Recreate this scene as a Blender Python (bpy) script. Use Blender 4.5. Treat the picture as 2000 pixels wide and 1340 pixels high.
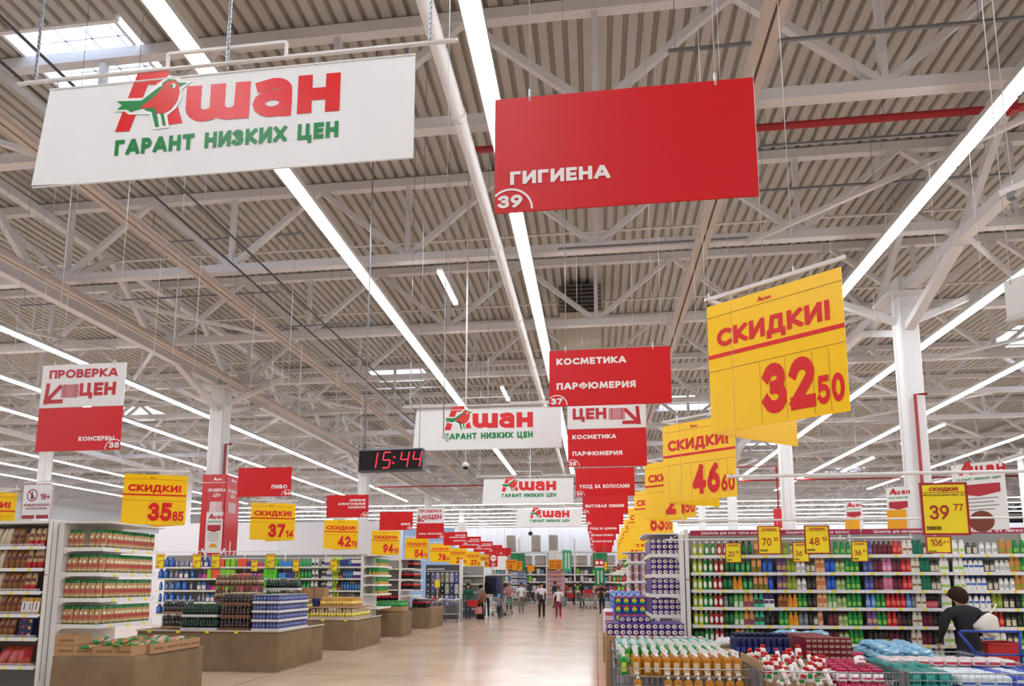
import bpy, math, random
from mathutils import Vector, Matrix, Euler
random.seed(7)
for _o in list(bpy.data.objects): bpy.data.objects.remove(_o)
SC = bpy.context.scene
COL = SC.collection
PI = math.pi
# ---------------------------------------------------------------- camera
F, CX, CY, VX, VY, CAMH = 1280.0, 1010.0, 970.0, 1165.0, 1137.0, 1.7
_th = math.atan((VY - CY) / F)
_ph = math.atan((VX - CX) / F * math.cos(_th))
cam = bpy.data.cameras.new('camera')
cam.sensor_width = 36; cam.lens = F / 2000 * 36
cam.shift_x = (1000 - CX) / 2000; cam.shift_y = (CY - 670) / 2000
cam.clip_start = .05; cam.clip_end = 300
camo = bpy.data.objects.new('camera', cam); COL.objects.link(camo)
camo.location = (0, 0, CAMH); camo.rotation_euler = (PI / 2 + _th, 0, _ph)
SC.camera = camo
RC = Euler((PI / 2 + _th, 0, _ph)).to_matrix()
CAM = Vector((0, 0, CAMH))
def ray(px, py): return RC @ Vector(((px - CX) / F, -(py - CY) / F, -1))
def P(px, py, Y):
    d = ray(px, py); return CAM + d * (Y / d.y)
def PZ(px, py, Z):
    d = ray(px, py); return CAM + d * ((Z - CAMH) / d.z)
# ---------------------------------------------------------------- world, view
SC.view_settings.view_transform = 'Standard'
SC.view_settings.look = 'None'
SC.view_settings.gamma = 1
SC.view_settings.exposure = 0.29
SC.view_settings.use_curve_mapping = False
wd = bpy.data.worlds.new('sky'); SC.world = wd; wd.use_nodes = True
wd.node_tree.nodes['Background'].inputs[0].default_value = (.72, .82, 1, 1)
wd.node_tree.nodes['Background'].inputs[1].default_value = 5.0
SC.cycles.max_bounces = 6; SC.cycles.diffuse_bounces = 4; SC.cycles.glossy_bounces = 3
SC.cycles.transmission_bounces = 4; SC.cycles.use_denoising = True
SC.cycles.sample_clamp_indirect = 6
LIGHT = 21.0            # tube emission strength
# ---------------------------------------------------------------- materials
def lin(h):
    h = h.lstrip('#'); out = []
    for i in (0, 2, 4):
        c = int(h[i:i + 2], 16) / 255
        out.append(c / 12.92 if c <= .04045 else ((c + .055) / 1.055) ** 2.4)
    return (*out, 1)
_M = {}
def M(hexc, rough=.5, metal=0, spec=.5, emit=0, noise=0, scale=6, bump=0, trans=0, alpha=1, coat=0):
    key = (hexc, rough, metal, spec, emit, noise, scale, bump, trans, alpha, coat)
    if key in _M: return _M[key]
    m = bpy.data.materials.new('m_' + hexc.lstrip('#')); m.use_nodes = True
    nt = m.node_tree; b = nt.nodes['Principled BSDF']
    b.inputs['Base Color'].default_value = lin(hexc)
    b.inputs['Roughness'].default_value = rough
    b.inputs['Metallic'].default_value = metal
    b.inputs['Specular IOR Level'].default_value = spec
    b.inputs['Transmission Weight'].default_value = trans
    b.inputs['Alpha'].default_value = alpha
    b.inputs['Coat Weight'].default_value = coat
    if emit:
        b.inputs['Emission Color'].default_value = lin(hexc)
        b.inputs['Emission Strength'].default_value = emit
    if noise or bump:
        tc = nt.nodes.new('ShaderNodeTexCoord'); n = nt.nodes.new('ShaderNodeTexNoise')
        n.inputs['Scale'].default_value = scale; n.inputs['Detail'].default_value = 5
        nt.links.new(tc.outputs['Object'], n.inputs['Vector'])
        if noise:
            r = nt.nodes.new('ShaderNodeMixRGB'); r.blend_type = 'MULTIPLY'
            r.inputs[1].default_value = lin(hexc); r.inputs[0].default_value = 1
            cr = nt.nodes.new('ShaderNodeValToRGB')
            cr.color_ramp.elements[0].position = .3; cr.color_ramp.elements[1].position = .7
            cr.color_ramp.elements[0].color = (1 - noise,) * 3 + (1,); cr.color_ramp.elements[1].color = (1, 1, 1, 1)
            nt.links.new(n.outputs['Fac'], cr.inputs[0]); nt.links.new(cr.outputs[0], r.inputs[2])
            nt.links.new(r.outputs[0], b.inputs['Base Color'])
        if bump:
            bp = nt.nodes.new('ShaderNodeBump'); bp.inputs['Strength'].default_value = bump
            bp.inputs['Distance'].default_value = .01
            nt.links.new(n.outputs['Fac'], bp.inputs['Height']); nt.links.new(bp.outputs[0], b.inputs['Normal'])
    _M[key] = m; return m
WHITE = M('E9E9EA', .45); STEEL = M('D9D6D4', .5); GALV = M('9A9EA4', .35, .8)
RED = M('D2101C', .42, 0, .4); YEL = M('FFCE00', .28, 0, .5); TXW = M('F4F0F0', .5); TXR = M('DC0F14', .4)
GRN = M('00843F', .4); DARK = M('1A1A1C', .5); CARD = M('B08A62', .85, noise=.12, scale=9); TAPE = M('8A6238', .4)
TAG = M('F2E21A', .5); CHROME = M('B9BCC0', .25, 1); RAIL = M('E4E5E8', .3)
# ---------------------------------------------------------------- mesh builder
class MB:
    def __init__(s): s.v = []; s.f = []; s.m = []; s.mi = 0; s.xf = None; s.smooth = []; s.sm = False
    def pt(s, p):
        p = Vector(p)
        if s.xf is not None: p = s.xf @ p
        s.v.append(tuple(p)); return len(s.v) - 1
    def face(s, idx): s.f.append(tuple(idx)); s.m.append(s.mi); s.smooth.append(s.sm)
    def poly(s, pts): s.face([s.pt(p) for p in pts]); return s
    def box(s, x0, x1, y0, y1, z0, z1):
        b = [s.pt(p) for p in ((x0, y0, z0), (x1, y0, z0), (x1, y1, z0), (x0, y1, z0), (x0, y0, z1), (x1, y0, z1), (x1, y1, z1), (x0, y1, z1))]
        for q in ((0, 3, 2, 1), (4, 5, 6, 7), (0, 1, 5, 4), (1, 2, 6, 5), (2, 3, 7, 6), (3, 0, 4, 7)): s.face([b[i] for i in q])
        return s
    def cbox(s, x0, x1, y0, y1, z0, z1, c=.01):     # box with chamfered vertical and top edges
        r = [(x0 + c, y0), (x1 - c, y0), (x1, y0 + c), (x1, y1 - c), (x1 - c, y1), (x0 + c, y1), (x0, y1 - c), (x0, y0 + c)]
        cx, cy = (x0 + x1) / 2, (y0 + y1) / 2
        kx, ky = 1 - 2 * c / max(x1 - x0, 1e-6), 1 - 2 * c / max(y1 - y0, 1e-6)
        t = [(cx + (x - cx) * kx, cy + (y - cy) * ky) for x, y in r]
        a = [s.pt((x, y, z0)) for x, y in r]; b = [s.pt((x, y, z1 - c)) for x, y in r]; d = [s.pt((x, y, z1)) for x, y in t]
        for i in range(8):
            j = (i + 1) % 8; s.face((a[i], a[j], b[j], b[i])); s.face((b[i], b[j], d[j], d[i]))
        s.face(d); s.face(a[::-1]); return s
    def prism(s, poly, y0, y1):                     # polygon in XZ extruded along Y
        a = [s.pt((x, y0, z)) for x, z in poly]; b = [s.pt((x, y1, z)) for x, z in poly]; n = len(poly)
        s.face(a); s.face(b[::-1])
        for i in range(n): j = (i + 1) % n; s.face((a[j], a[i], b[i], b[j]))
        return s
    def bar(s, p, q, w, h=None, up=(0, 0, 1)):      # rectangular bar p->q
        p, q = Vector(p), Vector(q); h = h or w; d = (q - p).normalized()
        sd = d.cross(Vector(up))
        if sd.length < 1e-4: sd = d.cross(Vector((0, 1, 0)))
        sd.normalize(); u = sd.cross(d) * h / 2; sd = sd * w / 2
        a = [s.pt(p + x) for x in (-sd - u, sd - u, sd + u, -sd + u)]; b = [s.pt(q + x) for x in (-sd - u, sd - u, sd + u, -sd + u)]
        s.face(a); s.face(b[::-1])
        for i in range(4): j = (i + 1) % 4; s.face((a[j], a[i], b[i], b[j]))
        return s
    def tube(s, pts, r, n=8, caps=True):
        pts = [Vector(p) for p in pts]; rings = []; sm = s.sm; s.sm = True
        rs = r if isinstance(r, (list, tuple)) else [r] * len(pts)
        for i, p in enumerate(pts):
            d = (pts[min(i + 1, len(pts) - 1)] - pts[max(i - 1, 0)]).normalized()
            a = d.orthogonal() if abs(d.z) > .99 else d.cross(Vector((0, 0, 1)))
            a.normalize(); b = d.cross(a)
            rings.append([s.pt(p + (a * math.cos(2 * PI * k / n) + b * math.sin(2 * PI * k / n)) * rs[i]) for k in range(n)])
        for A, B in zip(rings, rings[1:]):
            for k in range(n): j = (k + 1) % n; s.face((A[k], A[j], B[j], B[k]))
        s.sm = False
        if caps: s.face(rings[0][::-1]); s.face(rings[-1])
        s.sm = sm; return s
    def lathe(s, prof, n=12, c=(0, 0), sx=1, sy=1, sq=0):    # profile [(r,z)], sq squares the section
        rings = []; sm = s.sm
        for r, z in prof:
            ring = []
            for k in range(n):
                a = 2 * PI * (k + .5) / n; ca, sa = math.cos(a), math.sin(a)
                g = 1 / max(abs(ca), abs(sa)) if sq else 1
                g = 1 + (g - 1) * sq
                ring.append(s.pt((c[0] + r * ca * g * sx, c[1] + r * sa * g * sy, z)))
            rings.append(ring)
        s.sm = True
        for A, B in zip(rings, rings[1:]):
            for k in range(n): j = (k + 1) % n; s.face((A[k], A[j], B[j], B[k]))
        s.sm = False
        s.face(rings[0][::-1]); s.face(rings[-1]); s.sm = sm; return s
    def loft(s, secs, n=12, sq=.5, c=(0, 0)):            # sections (z, half width, half depth)
        rings = []; s.sm = True
        for z, hx, hy in secs:
            ring = []
            for k in range(n):
                a = 2 * PI * (k + .5) / n; ca, sa = math.cos(a), math.sin(a); g = 1 + (1 / max(abs(ca), abs(sa)) - 1) * sq
                ring.append(s.pt((c[0] + hx * ca * g, c[1] + hy * sa * g, z)))
            rings.append(ring)
        for A, B in zip(rings, rings[1:]):
            for k in range(n): j = (k + 1) % n; s.face((A[k], A[j], B[j], B[k]))
        s.sm = False; s.face(rings[0][::-1]); s.face(rings[-1]); return s
    def ball(s, c, rx, ry, rz, n=12, m=8):
        c = Vector(c); rings = []; s.sm = True
        for i in range(1, m):
            t = PI * i / m
            rings.append([s.pt(c + Vector((rx * math.sin(t) * math.cos(2 * PI * k / n), ry * math.sin(t) * math.sin(2 * PI * k / n), -rz * math.cos(t)))) for k in range(n)])
        b, t = s.pt(c - Vector((0, 0, rz))), s.pt(c + Vector((0, 0, rz)))
        for k in range(n):
            j = (k + 1) % n; s.face((b, rings[0][j], rings[0][k])); s.face((t, rings[-1][k], rings[-1][j]))
        for A, B in zip(rings, rings[1:]):
            for k in range(n): j = (k + 1) % n; s.face((A[k], A[j], B[j], B[k]))
        s.sm = False; return s
    def mesh(s, name, mats):
        me = bpy.data.meshes.new(name); me.from_pydata(s.v, [], s.f)
        mats = mats if isinstance(mats, (list, tuple)) else [mats]
        for m in mats: me.materials.append(m)
        me.polygons.foreach_set('material_index', s.m); me.polygons.foreach_set('use_smooth', s.smooth)
        me.update(); return me
# ---------------------------------------------------------------- objects
def put(name, me, parent=None, loc=None, rz=0):
    o = bpy.data.objects.new(name, me); COL.objects.link(o)
    if parent: o.parent = parent
    if loc is not None: o.location = loc
    if rz: o.rotation_euler = (0, 0, rz)
    return o
def tag(o, label=None, cat=None, group=None, kind=None):
    if label: o['label'] = label
    if cat: o['category'] = cat
    if group: o['group'] = group
    if kind: o['kind'] = kind
    return o
def thing(name, label, cat, loc=(0, 0, 0), rz=0, group=None):
    return tag(put(name, None, None, loc, rz), label, cat, group)
def part(name, mb, mats, parent, label=None):
    o = put(name, mb.mesh(name, mats) if isinstance(mb, MB) else mb, parent)
    if label: o['label'] = label
    return o
def lines_part(name, items, mat, parent):       # one object per line of lettering
    for it in items:
        l = MB(); it(l); part(name, l, mat, parent)
def solo(name, mb, mats, label, cat, loc=(0, 0, 0), rz=0, group=None):
    return tag(put(name, mb.mesh(name, mats) if isinstance(mb, MB) else mb, None, loc, rz), label, cat, group)
def struct(name, mb, mats, parent=None, loc=None):
    o = put(name, mb.mesh(name, mats) if isinstance(mb, MB) else mb, parent, loc)
    if not parent: o['kind'] = 'structure'
    return o
def dup(root, loc=None, rz=None, label=None, group=None):
    def cp(o, par):
        c = o.copy(); COL.objects.link(c); c.parent = par
        for ch in KIDS.get(o.name) or [x for x in o.children]: cp(ch, c)
        return c
    c = cp(root, None)
    if loc is not None: c.location = loc
    if rz is not None: c.rotation_euler = (c.rotation_euler[0], c.rotation_euler[1], rz)
    if label: c['label'] = label
    if group: c['group'] = group
    return c
KIDS = {}
class Proto:                       # first use moves the original, later uses copy it
    def __init__(s, root):
        s.root = root; s.used = False
        def walk(o):
            k = [x for x in bpy.data.objects if x.parent == o]; KIDS[o.name] = k
            for x in k: walk(x)
        walk(root)
    def at(s, loc, rz=0, label=None, group=None, rot=None):
        if s.used: o = dup(s.root, loc, None, label, group)
        else:
            o = s.root; s.used = True; o.location = loc; tag(o, label, None, group)
        o.rotation_euler = rot if rot else (0, 0, rz)
        return o
ORD = ['first', 'second', 'third', 'fourth', 'fifth', 'sixth', 'seventh', 'eighth', 'ninth', 'tenth', 'eleventh', 'twelfth', 'thirteenth',
       'fourteenth', 'fifteenth', 'sixteenth', 'seventeenth', 'eighteenth', 'nineteenth', 'twentieth']
def ordn(i):
    if i < 20: return ORD[i]
    t = (i + 1) // 10; u = (i + 1) % 10
    tens = ['', '', 'twenty', 'thirty', 'forty', 'fifty', 'sixty', 'seventy', 'eighty', 'ninety'][t]
    return (tens + '-' + ORD[u - 1]) if u else tens[:-1] + 'ieth'
# ---------------------------------------------------------------- stroke lettering
def _arc(cx, cy, rx, ry, a0, a1, n=10): return [(cx + rx * math.cos(math.radians(a0 + (a1 - a0) * i / n)), cy + ry * math.sin(math.radians(a0 + (a1 - a0) * i / n))) for i in range(n + 1)]
def _bowl(y0, y1, xr):
    r = (y1 - y0) / 2; rx = min(r * .75, xr); return [(0, y1)] + _arc(xr - rx, (y0 + y1) / 2, rx, r, 90, -90, 8) + [(0, y0)]
_S = [(0, 0), (0, 1)]
def _v(x): return [(x, 0), (x, 1)]
def _h(y, a, b): return [(a, y), (b, y)]
G = {
 'А': (.72, [[(0, 0), (.31, 1)], [(.41, 1), (.72, 0)], _h(.27, .14, .58)]), 'Б': (.5, [_S, _h(1, 0, .46), _bowl(0, .58, .5)]),
 'В': (.5, [_S, _bowl(.53, 1, .44), _bowl(0, .53, .5)]), 'Г': (.42, [_S, _h(1, 0, .42)]),
 'Д': (.74, [[(.1, 0), (.2, 1), (.62, 1), (.62, 0)], _h(0, 0, .74), [(0, 0), (0, -.22)], [(.74, 0), (.74, -.22)]]),
 'Е': (.42, [_S, _h(1, 0, .42), _h(.5, 0, .38), _h(0, 0, .42)]), 'Ж': (1.0, [_v(.5), [(0, 1), (.3, .5), (0, 0)], [(1, 1), (.7, .5), (1, 0)], _h(.5, .3, .7)]),
 'З': (.48, [_arc(.2, .76, .24, .24, 150, -90, 9), _arc(.2, .26, .28, .26, 90, -150, 9)]), 'И': (.6, [_S, _v(.6), [(.02, 0), (.58, 1)]]),
 'Й': (.6, [_S, _v(.6), [(.02, 0), (.58, 1)], [(.15, 1.22), (.3, 1.15), (.45, 1.22)]]), 'К': (.56, [_S, [(.08, .5), (.54, 1)], [(.08, .5), (.56, 0)]]),
 'Л': (.62, [[(0, 0), (.16, 1), (.62, 1), (.62, 0)]]), 'М': (.84, [[(0, 0), (.1, 1)], [(.1, 1), (.42, .15)], [(.42, .15), (.74, 1)], [(.74, 1), (.84, 0)]]),
 'Н': (.58, [_S, _v(.58), _h(.5, 0, .58)]), 'О': (.78, [_arc(.39, .5, .39, .5, 0, 360, 20)]), 'П': (.56, [[(0, 0), (0, 1), (.56, 1), (.56, 0)]]),
 'Р': (.46, [_S, _bowl(.42, 1, .46)]), 'С': (.62, [_arc(.39, .5, .39, .5, 50, 310, 14)]), 'Т': (.56, [_v(.28), _h(1, 0, .56)]),
 'У': (.6, [[(0, 1), (.31, .4)], [(.6, 1), (.17, 0)]]), 'Ф': (.84, [_v(.42), _arc(.42, .52, .42, .34, 0, 360, 16)]),
 'Х': (.62, [[(0, 0), (.62, 1)], [(.62, 0), (0, 1)]]), 'Ц': (.7, [[(0, 1), (0, 0), (.7, 0), (.7, -.22)], _v(.55)]), 'Ч': (.54, [_v(.54), [(0, 1), (0, .58), (.1, .42), (.54, .42)]]),
 'Ш': (.9, [[(0, 1), (0, 0), (.9, 0), (.9, 1)], _v(.45)]), 'Щ': (1.02, [[(0, 1), (0, 0), (1.02, 0), (1.02, -.22)], _v(.44), _v(.88)]),
 'Ь': (.46, [_S, _bowl(0, .58, .46)]), 'Ы': (.8, [_S, _bowl(0, .58, .44), _v(.8)]), 'Э': (.6, [_arc(.22, .5, .38, .5, 130, -130, 14), _h(.5, .2, .58)]),
 'Ю': (1.02, [_S, _h(.5, 0, .3), _arc(.66, .5, .36, .5, 0, 360, 18)]), 'Я': (.5, [_v(.5), [(.5, 1)] + _arc(.24, .72, .24, .28, 90, 270, 8) + [(.5, .44)], [(.24, .44), (0, 0)]]),
 '0': (.52, [_arc(.26, .5, .26, .5, 0, 360, 20)]), '1': (.3, [_v(.3), [(.3, 1), (0, .74)]]),
 '2': (.5, [_arc(.25, .73, .25, .27, 165, -30, 9) + [(0, 0)], _h(0, 0, .5)]), '3': (.48, [_arc(.22, .76, .23, .24, 160, -90, 9), _arc(.22, .26, .26, .26, 90, -160, 9)]),
 '4': (.56, [[(.4, 0), (.4, 1)], [(.4, 1), (0, .28)], _h(.28, 0, .56)]), '5': (.5, [[(.46, 1), (.06, 1), (.04, .56)] + _arc(.22, .31, .28, .31, 110, -150, 10)]),
 '6': (.52, [_arc(.26, .3, .26, .3, 0, 360, 16), [(.4, 1), (.15, .72), (.02, .4)]]), '7': (.5, [_h(1, 0, .5), [(.5, 1), (.14, 0)]]),
 '8': (.52, [_arc(.26, .76, .23, .24, 0, 360, 14), _arc(.26, .26, .26, .26, 0, 360, 14)]), '9': (.52, [_arc(.26, .7, .26, .3, 0, 360, 16), [(.12, 0), (.37, .28), (.5, .6)]]),
 '!': (.06, [[(.03, .36), (.03, 1)], [(.03, -.02), (.03, .03)]]), '.': (.04, [[(.02, -.02), (.02, .03)]]), ',': (.04, [[(.03, .02), (-.02, -.2)]]), '-': (.3, [_h(.45, 0, .3)]),
 '+': (.5, [_h(.45, 0, .5), [(.25, .15), (.25, .75)]]), ':': (.04, [[(.02, .1), (.02, .15)], [(.02, .65), (.02, .7)]]), ' ': (.22, []), '*': (.3, [[(.15, .5), (.15, 1)], [(0, .62), (.3, .9)], [(.3, .62), (0, .9)]]),
 'ш_': (1.05, [[(0, 1), (0, .4)] + _arc(.26, .34, .26, .34, 180, 360, 9) + [(.52, 1)], [(.52, .4)] + _arc(.78, .34, .26, .34, 180, 360, 9) + [(1.05, 1)], [(1.05, 1), (1.05, 0)]]),
 'а_': (.6, [[(.06, .92), (.3, 1)] + _arc(.36, .74, .24, .26, 90, 0, 5) + [(.6, 0)], _arc(.3, .3, .3, .3, 0, 360, 14)]), 'н_': (.62, [_S, _v(.62), _h(.48, 0, .62)]),
}
def _clip(poly, lo, hi):
    for sgn, lim in ((1, lo), (-1, -hi)):
        out = []
        for i, a in enumerate(poly):
            b = poly[(i + 1) % len(poly)]; da, db = sgn * a[1] - lim, sgn * b[1] - lim
            if da >= 0: out.append(a)
            if (da >= 0) != (db >= 0):
                t = da / (da - db); out.append((a[0] + (b[0] - a[0]) * t, a[1] + (b[1] - a[1]) * t))
        poly = out
        if len(poly) < 3: return None
    return poly
def _stroke(pts, w):
    n = len(pts); closed = n > 2 and math.hypot(pts[0][0] - pts[-1][0], pts[0][1] - pts[-1][1]) < 1e-6
    L = []; R = []; V = [Vector((x, y)) for x, y in pts]
    for i in range(n):
        if closed: a, b = V[i - 1] if i else V[-2], V[i + 1] if i < n - 1 else V[1]
        else: a, b = V[max(i - 1, 0)], V[min(i + 1, n - 1)]
        d1 = (V[i] - a); d2 = (b - V[i])
        d1 = d1.normalized() if d1.length > 1e-9 else d2.normalized(); d2 = d2.normalized() if d2.length > 1e-9 else d1
        n1, n2 = Vector((-d1.y, d1.x)), Vector((-d2.y, d2.x)); m = (n1 + n2)
        m = m.normalized() if m.length > .2 else n1
        k = w / 2 / max(m.dot(n1), .45); p = V[i].copy()
        if not closed and i == 0: p = p - d2 * w / 2
        if not closed and i == n - 1: p = p + d1 * w / 2
        L.append(p + m * k); R.append(p - m * k)
    return [[R[i], R[i + 1], L[i + 1], L[i]] for i in range(n - 1)]
_LAY = {}
def layout(text, weight, gap):
    key = (text, weight, gap)
    if key in _LAY: return _LAY[key]
    x = 0; polys = []; toks = []; i = 0
    while i < len(text):
        if i + 1 < len(text) and text[i + 1] == '_': toks.append((text[i:i + 2], 1)); i += 2
        else:
            c = text[i]; toks.append((c.upper(), .74 if c.islower() else 1)); i += 1
    for c, sc in toks:
        g = G.get(c)
        if not g: x += .4; continue
        w = weight
        for st in g[1]:
            pts = [(w / 2 / sc + px, w / 2 / sc + py * (1 - w / sc) if py >= 0 else w / 2 / sc + py) for px, py in st]
            desc = min(p[1] for p in st) < -.01 or max(p[1] for p in st) > 1.01
            for q in _stroke(pts, w / sc):
                q = _clip([(p[0], p[1]) for p in q], -.4 if desc else 0, 1.4 if desc else 1)
                if q: polys.append([(x + px * sc, py * sc) for px, py in q])
        x += g[0] * sc + w + gap
    _LAY[key] = (polys, x - gap); return _LAY[key]
def text(mb, s, x, z, size, weight=.2, xs=1.0, align='l', gap=.1, y=0, slant=0, width=None):
    polys, w = layout(s, weight, gap)
    if width: xs = width / (w * size)
    W = w * size * xs; x0 = x - (W if align == 'r' else W / 2 if align == 'c' else 0)
    for i, q in enumerate(polys):
        yy = y - (i % 6) * .00025
        q = [(x0 + (px + slant * pz) * size * xs, yy, z + pz * size) for px, pz in q]
        ar = sum(a[0] * b[2] - b[0] * a[2] for a, b in zip(q, q[1:] + q[:1]))
        mb.poly(q if ar > 0 else q[::-1])
    return W
def ring(mb, cx, cz, r0, r1, a0, a1, y, n=24):
    for i in range(n):
        a, b = math.radians(a0 + (a1 - a0) * i / n), math.radians(a0 + (a1 - a0) * (i + 1) / n)
        mb.poly([(cx + r * math.cos(t), y, cz + r * math.sin(t)) for r, t in ((r1, a), (r1, b), (r0, b), (r0, a))])
# ================================================================ the hall
XL, XR, YB, YF, ZD = -44.0, 46.0, -8.0, 84.0, 10.5
m = bpy.data.materials.new('floor'); m.use_nodes = True; nt = m.node_tree; b = nt.nodes['Principled BSDF']
tc = nt.nodes.new('ShaderNodeTexCoord'); n1 = nt.nodes.new('ShaderNodeTexNoise'); n1.inputs['Scale'].default_value = .8; n1.inputs['Detail'].default_value = 5
n1.inputs['Roughness'].default_value = .55
cr = nt.nodes.new('ShaderNodeValToRGB'); cr.color_ramp.elements[0].position = .2; cr.color_ramp.elements[1].position = .82
cr.color_ramp.elements[0].color = lin('C0A48C'); cr.color_ramp.elements[1].color = lin('DAC3AE')
nt.links.new(tc.outputs['Object'], n1.inputs['Vector']); nt.links.new(n1.outputs['Fac'], cr.inputs[0])
br = nt.nodes.new('ShaderNodeTexBrick'); br.offset = 0; br.inputs['Scale'].default_value = 1
br.inputs['Brick Width'].default_value = 6; br.inputs['Row Height'].default_value = 6; br.inputs['Mortar Size'].default_value = .012
nt.links.new(tc.outputs['Object'], br.inputs['Vector'])
mx = nt.nodes.new('ShaderNodeMixRGB'); nt.links.new(br.outputs['Fac'], mx.inputs[0]); nt.links.new(cr.outputs[0], mx.inputs[1]); mx.inputs[2].default_value = lin('8A6F5C')
nt.links.new(mx.outputs[0], b.inputs['Base Color'])
n2 = nt.nodes.new('ShaderNodeTexNoise'); n2.inputs['Scale'].default_value = .7; n2.inputs['Detail'].default_value = 2
nt.links.new(tc.outputs['Object'], n2.inputs['Vector'])
mr = nt.nodes.new('ShaderNodeMapRange'); mr.inputs[3].default_value = .13; mr.inputs[4].default_value = .24
nt.links.new(n2.outputs['Fac'], mr.inputs[0]); nt.links.new(mr.outputs[0], b.inputs['Roughness'])
FLOOR = m
struct('floor', MB().poly([(XL, YB, 0), (XR, YB, 0), (XR, YF, 0), (XL, YF, 0)]), FLOOR)
WALLM = M('D9DCE2', .6, noise=.05, scale=.6)
struct('wall_left', MB().box(XL - .2, XL, YB, YF, 0, ZD + .3), WALLM)
struct('wall_right', MB().box(XR, XR + .2, YB, YF, 0, ZD + .3), WALLM)
struct('wall_back', MB().box(XL, XR, YF, YF + .2, 0, ZD + .3), WALLM)
struct('wall_front', MB().box(XL, XR, YB - .2, YB, 0, ZD + .3), WALLM)
# corrugated deck with rooflight openings
SKY = [(-9.4, -7.45, 8.5, 10.5), (-9.4, -7.2, 25.3, 27.2), (3.3, 5.7, 31.0, 33.2), (14.6, 17.0, 23.6, 25.8), (-24.6, -22.4, 29.5, 31.7), (9.4, 11.6, 41, 43.2),
       (-16.6, -14.4, 40.5, 42.7), (24.4, 26.6, 33.5, 35.7), (-30.6, -28.4, 46, 48.2), (3.4, 5.6, 50.6, 52.8), (18.4, 20.6, 52.6, 54.8)]
DECKM = M('BDB9B2', .55, .0, .4, noise=.06, scale=1.5)
mb = MB(); pitch = .24; x = XL
while x < XR:
    cuts = [(y0, y1) for x0, x1, y0, y1 in SKY if x + pitch > x0 and x < x1]
    segs = []; a = YB
    for y0, y1 in sorted(cuts): segs.append((a, y0)); a = y1
    segs.append((a, YF))
    pr = [(x, 0), (x + .145, 0), (x + .165, .09), (x + .22, .09), (x + pitch, 0)]
    for y0, y1 in segs:
        for (xa, za), (xb, zb) in zip(pr, pr[1:]): mb.poly([(xa, y0, ZD + za), (xa, y1, ZD + za), (xb, y1, ZD + zb), (xb, y0, ZD + zb)])
    x += pitch
struct('ceiling', mb, DECKM)
gl = bpy.data.materials.new('rooflight'); gl.use_nodes = True; nt = gl.node_tree; nt.nodes.clear()
o_ = nt.nodes.new('ShaderNodeOutputMaterial'); t_ = nt.nodes.new('ShaderNodeBsdfTransparent'); l_ = nt.nodes.new('ShaderNodeBsdfTranslucent'); x_ = nt.nodes.new('ShaderNodeMixShader')
x_.inputs[0].default_value = .45; l_.inputs[0].default_value = (.9, .95, 1, 1); t_.inputs[0].default_value = (.93, .97, 1, 1)
nt.links.new(t_.outputs[0], x_.inputs[1]); nt.links.new(l_.outputs[0], x_.inputs[2]); nt.links.new(x_.outputs[0], o_.inputs[0])
for i, (x0, x1, y0, y1) in enumerate(SKY):
    f = MB(); t = .06
    f.box(x0 - t, x0, y0 - t, y1 + t, ZD - .02, ZD + .6).box(x1, x1 + t, y0 - t, y1 + t, ZD - .02, ZD + .6)
    f.box(x0, x1, y0 - t, y0, ZD - .02, ZD + .6).box(x0, x1, y1, y1 + t, ZD - .02, ZD + .6)
    for k in range(1, 4): xx = x0 + (x1 - x0) * k / 4; f.box(xx - .015, xx + .015, y0, y1, ZD + .42, ZD + .46)
    for k in range(1, 3): yy = y0 + (y1 - y0) * k / 3; f.box(x0, x1, yy - .015, yy + .015, ZD + .42, ZD + .46)
    w = struct('window_%d' % (i + 1), f, WHITE)
    part('pane', MB().box(x0, x1, y0, y1, ZD + .5, ZD + .51), gl, w)
# ---------------------------------------------------------------- trusses across the hall
ZC = 8.62
TS = M('DDDBDD', .5, noise=.05, scale=2)
chb = MB().box(XL, XR, -.09, .09, ZC - .09, ZC + .09).mesh('bottom_chord', TS)
cht = MB().box(XL, XR, -.08, .08, ZD - .22, ZD - .03).mesh('top_chord', TS)
PW = 4.05
vb = MB().box(-.05, .05, -.05, .05, ZC + .09, ZD - .2).mesh('brace', TS)
dl = MB().bar((0, 0, ZC + .05), (-PW / 2, 0, ZD - .15), .11).mesh('brace', TS)
dr = MB().bar((0, 0, ZC + .05), (PW / 2, 0, ZD - .15), .11).mesh('brace', TS)
gp = MB().box(-.3, .3, -.012, .012, ZC - .02, ZC + .28).mesh('gusset_plate', TS)
for k in range(-1, 21):
    Y = 1 + 4 * k
    t = put('roof_truss', None, None, (0, Y, 0)); t['kind'] = 'structure'
    put('bottom_chord', chb, t); put('top_chord', cht, t)
    web = MB(); i = -11
    while i * PW < XR - 2:
        nx = i * PW + .1; i += 1
        if nx < XL + 2: continue
        near = 1 <= k <= 6 and -.98 * Y - 2 < nx < .72 * Y + 2
        if near:
            for me in (vb, dl, dr): put('brace', me, t, (nx, 0, 0))
            put('gusset_plate', gp, t, (nx, 0, 0))
        else:
            web.box(nx - .05, nx + .05, -.05, .05, ZC + .09, ZD - .2)
            web.bar((nx, 0, ZC + .05), (nx - PW / 2, 0, ZD - .15), .11); web.bar((nx, 0, ZC + .05), (nx + PW / 2, 0, ZD - .15), .11)
    if web.f: part('web_bracing', web, TS, t)
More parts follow.
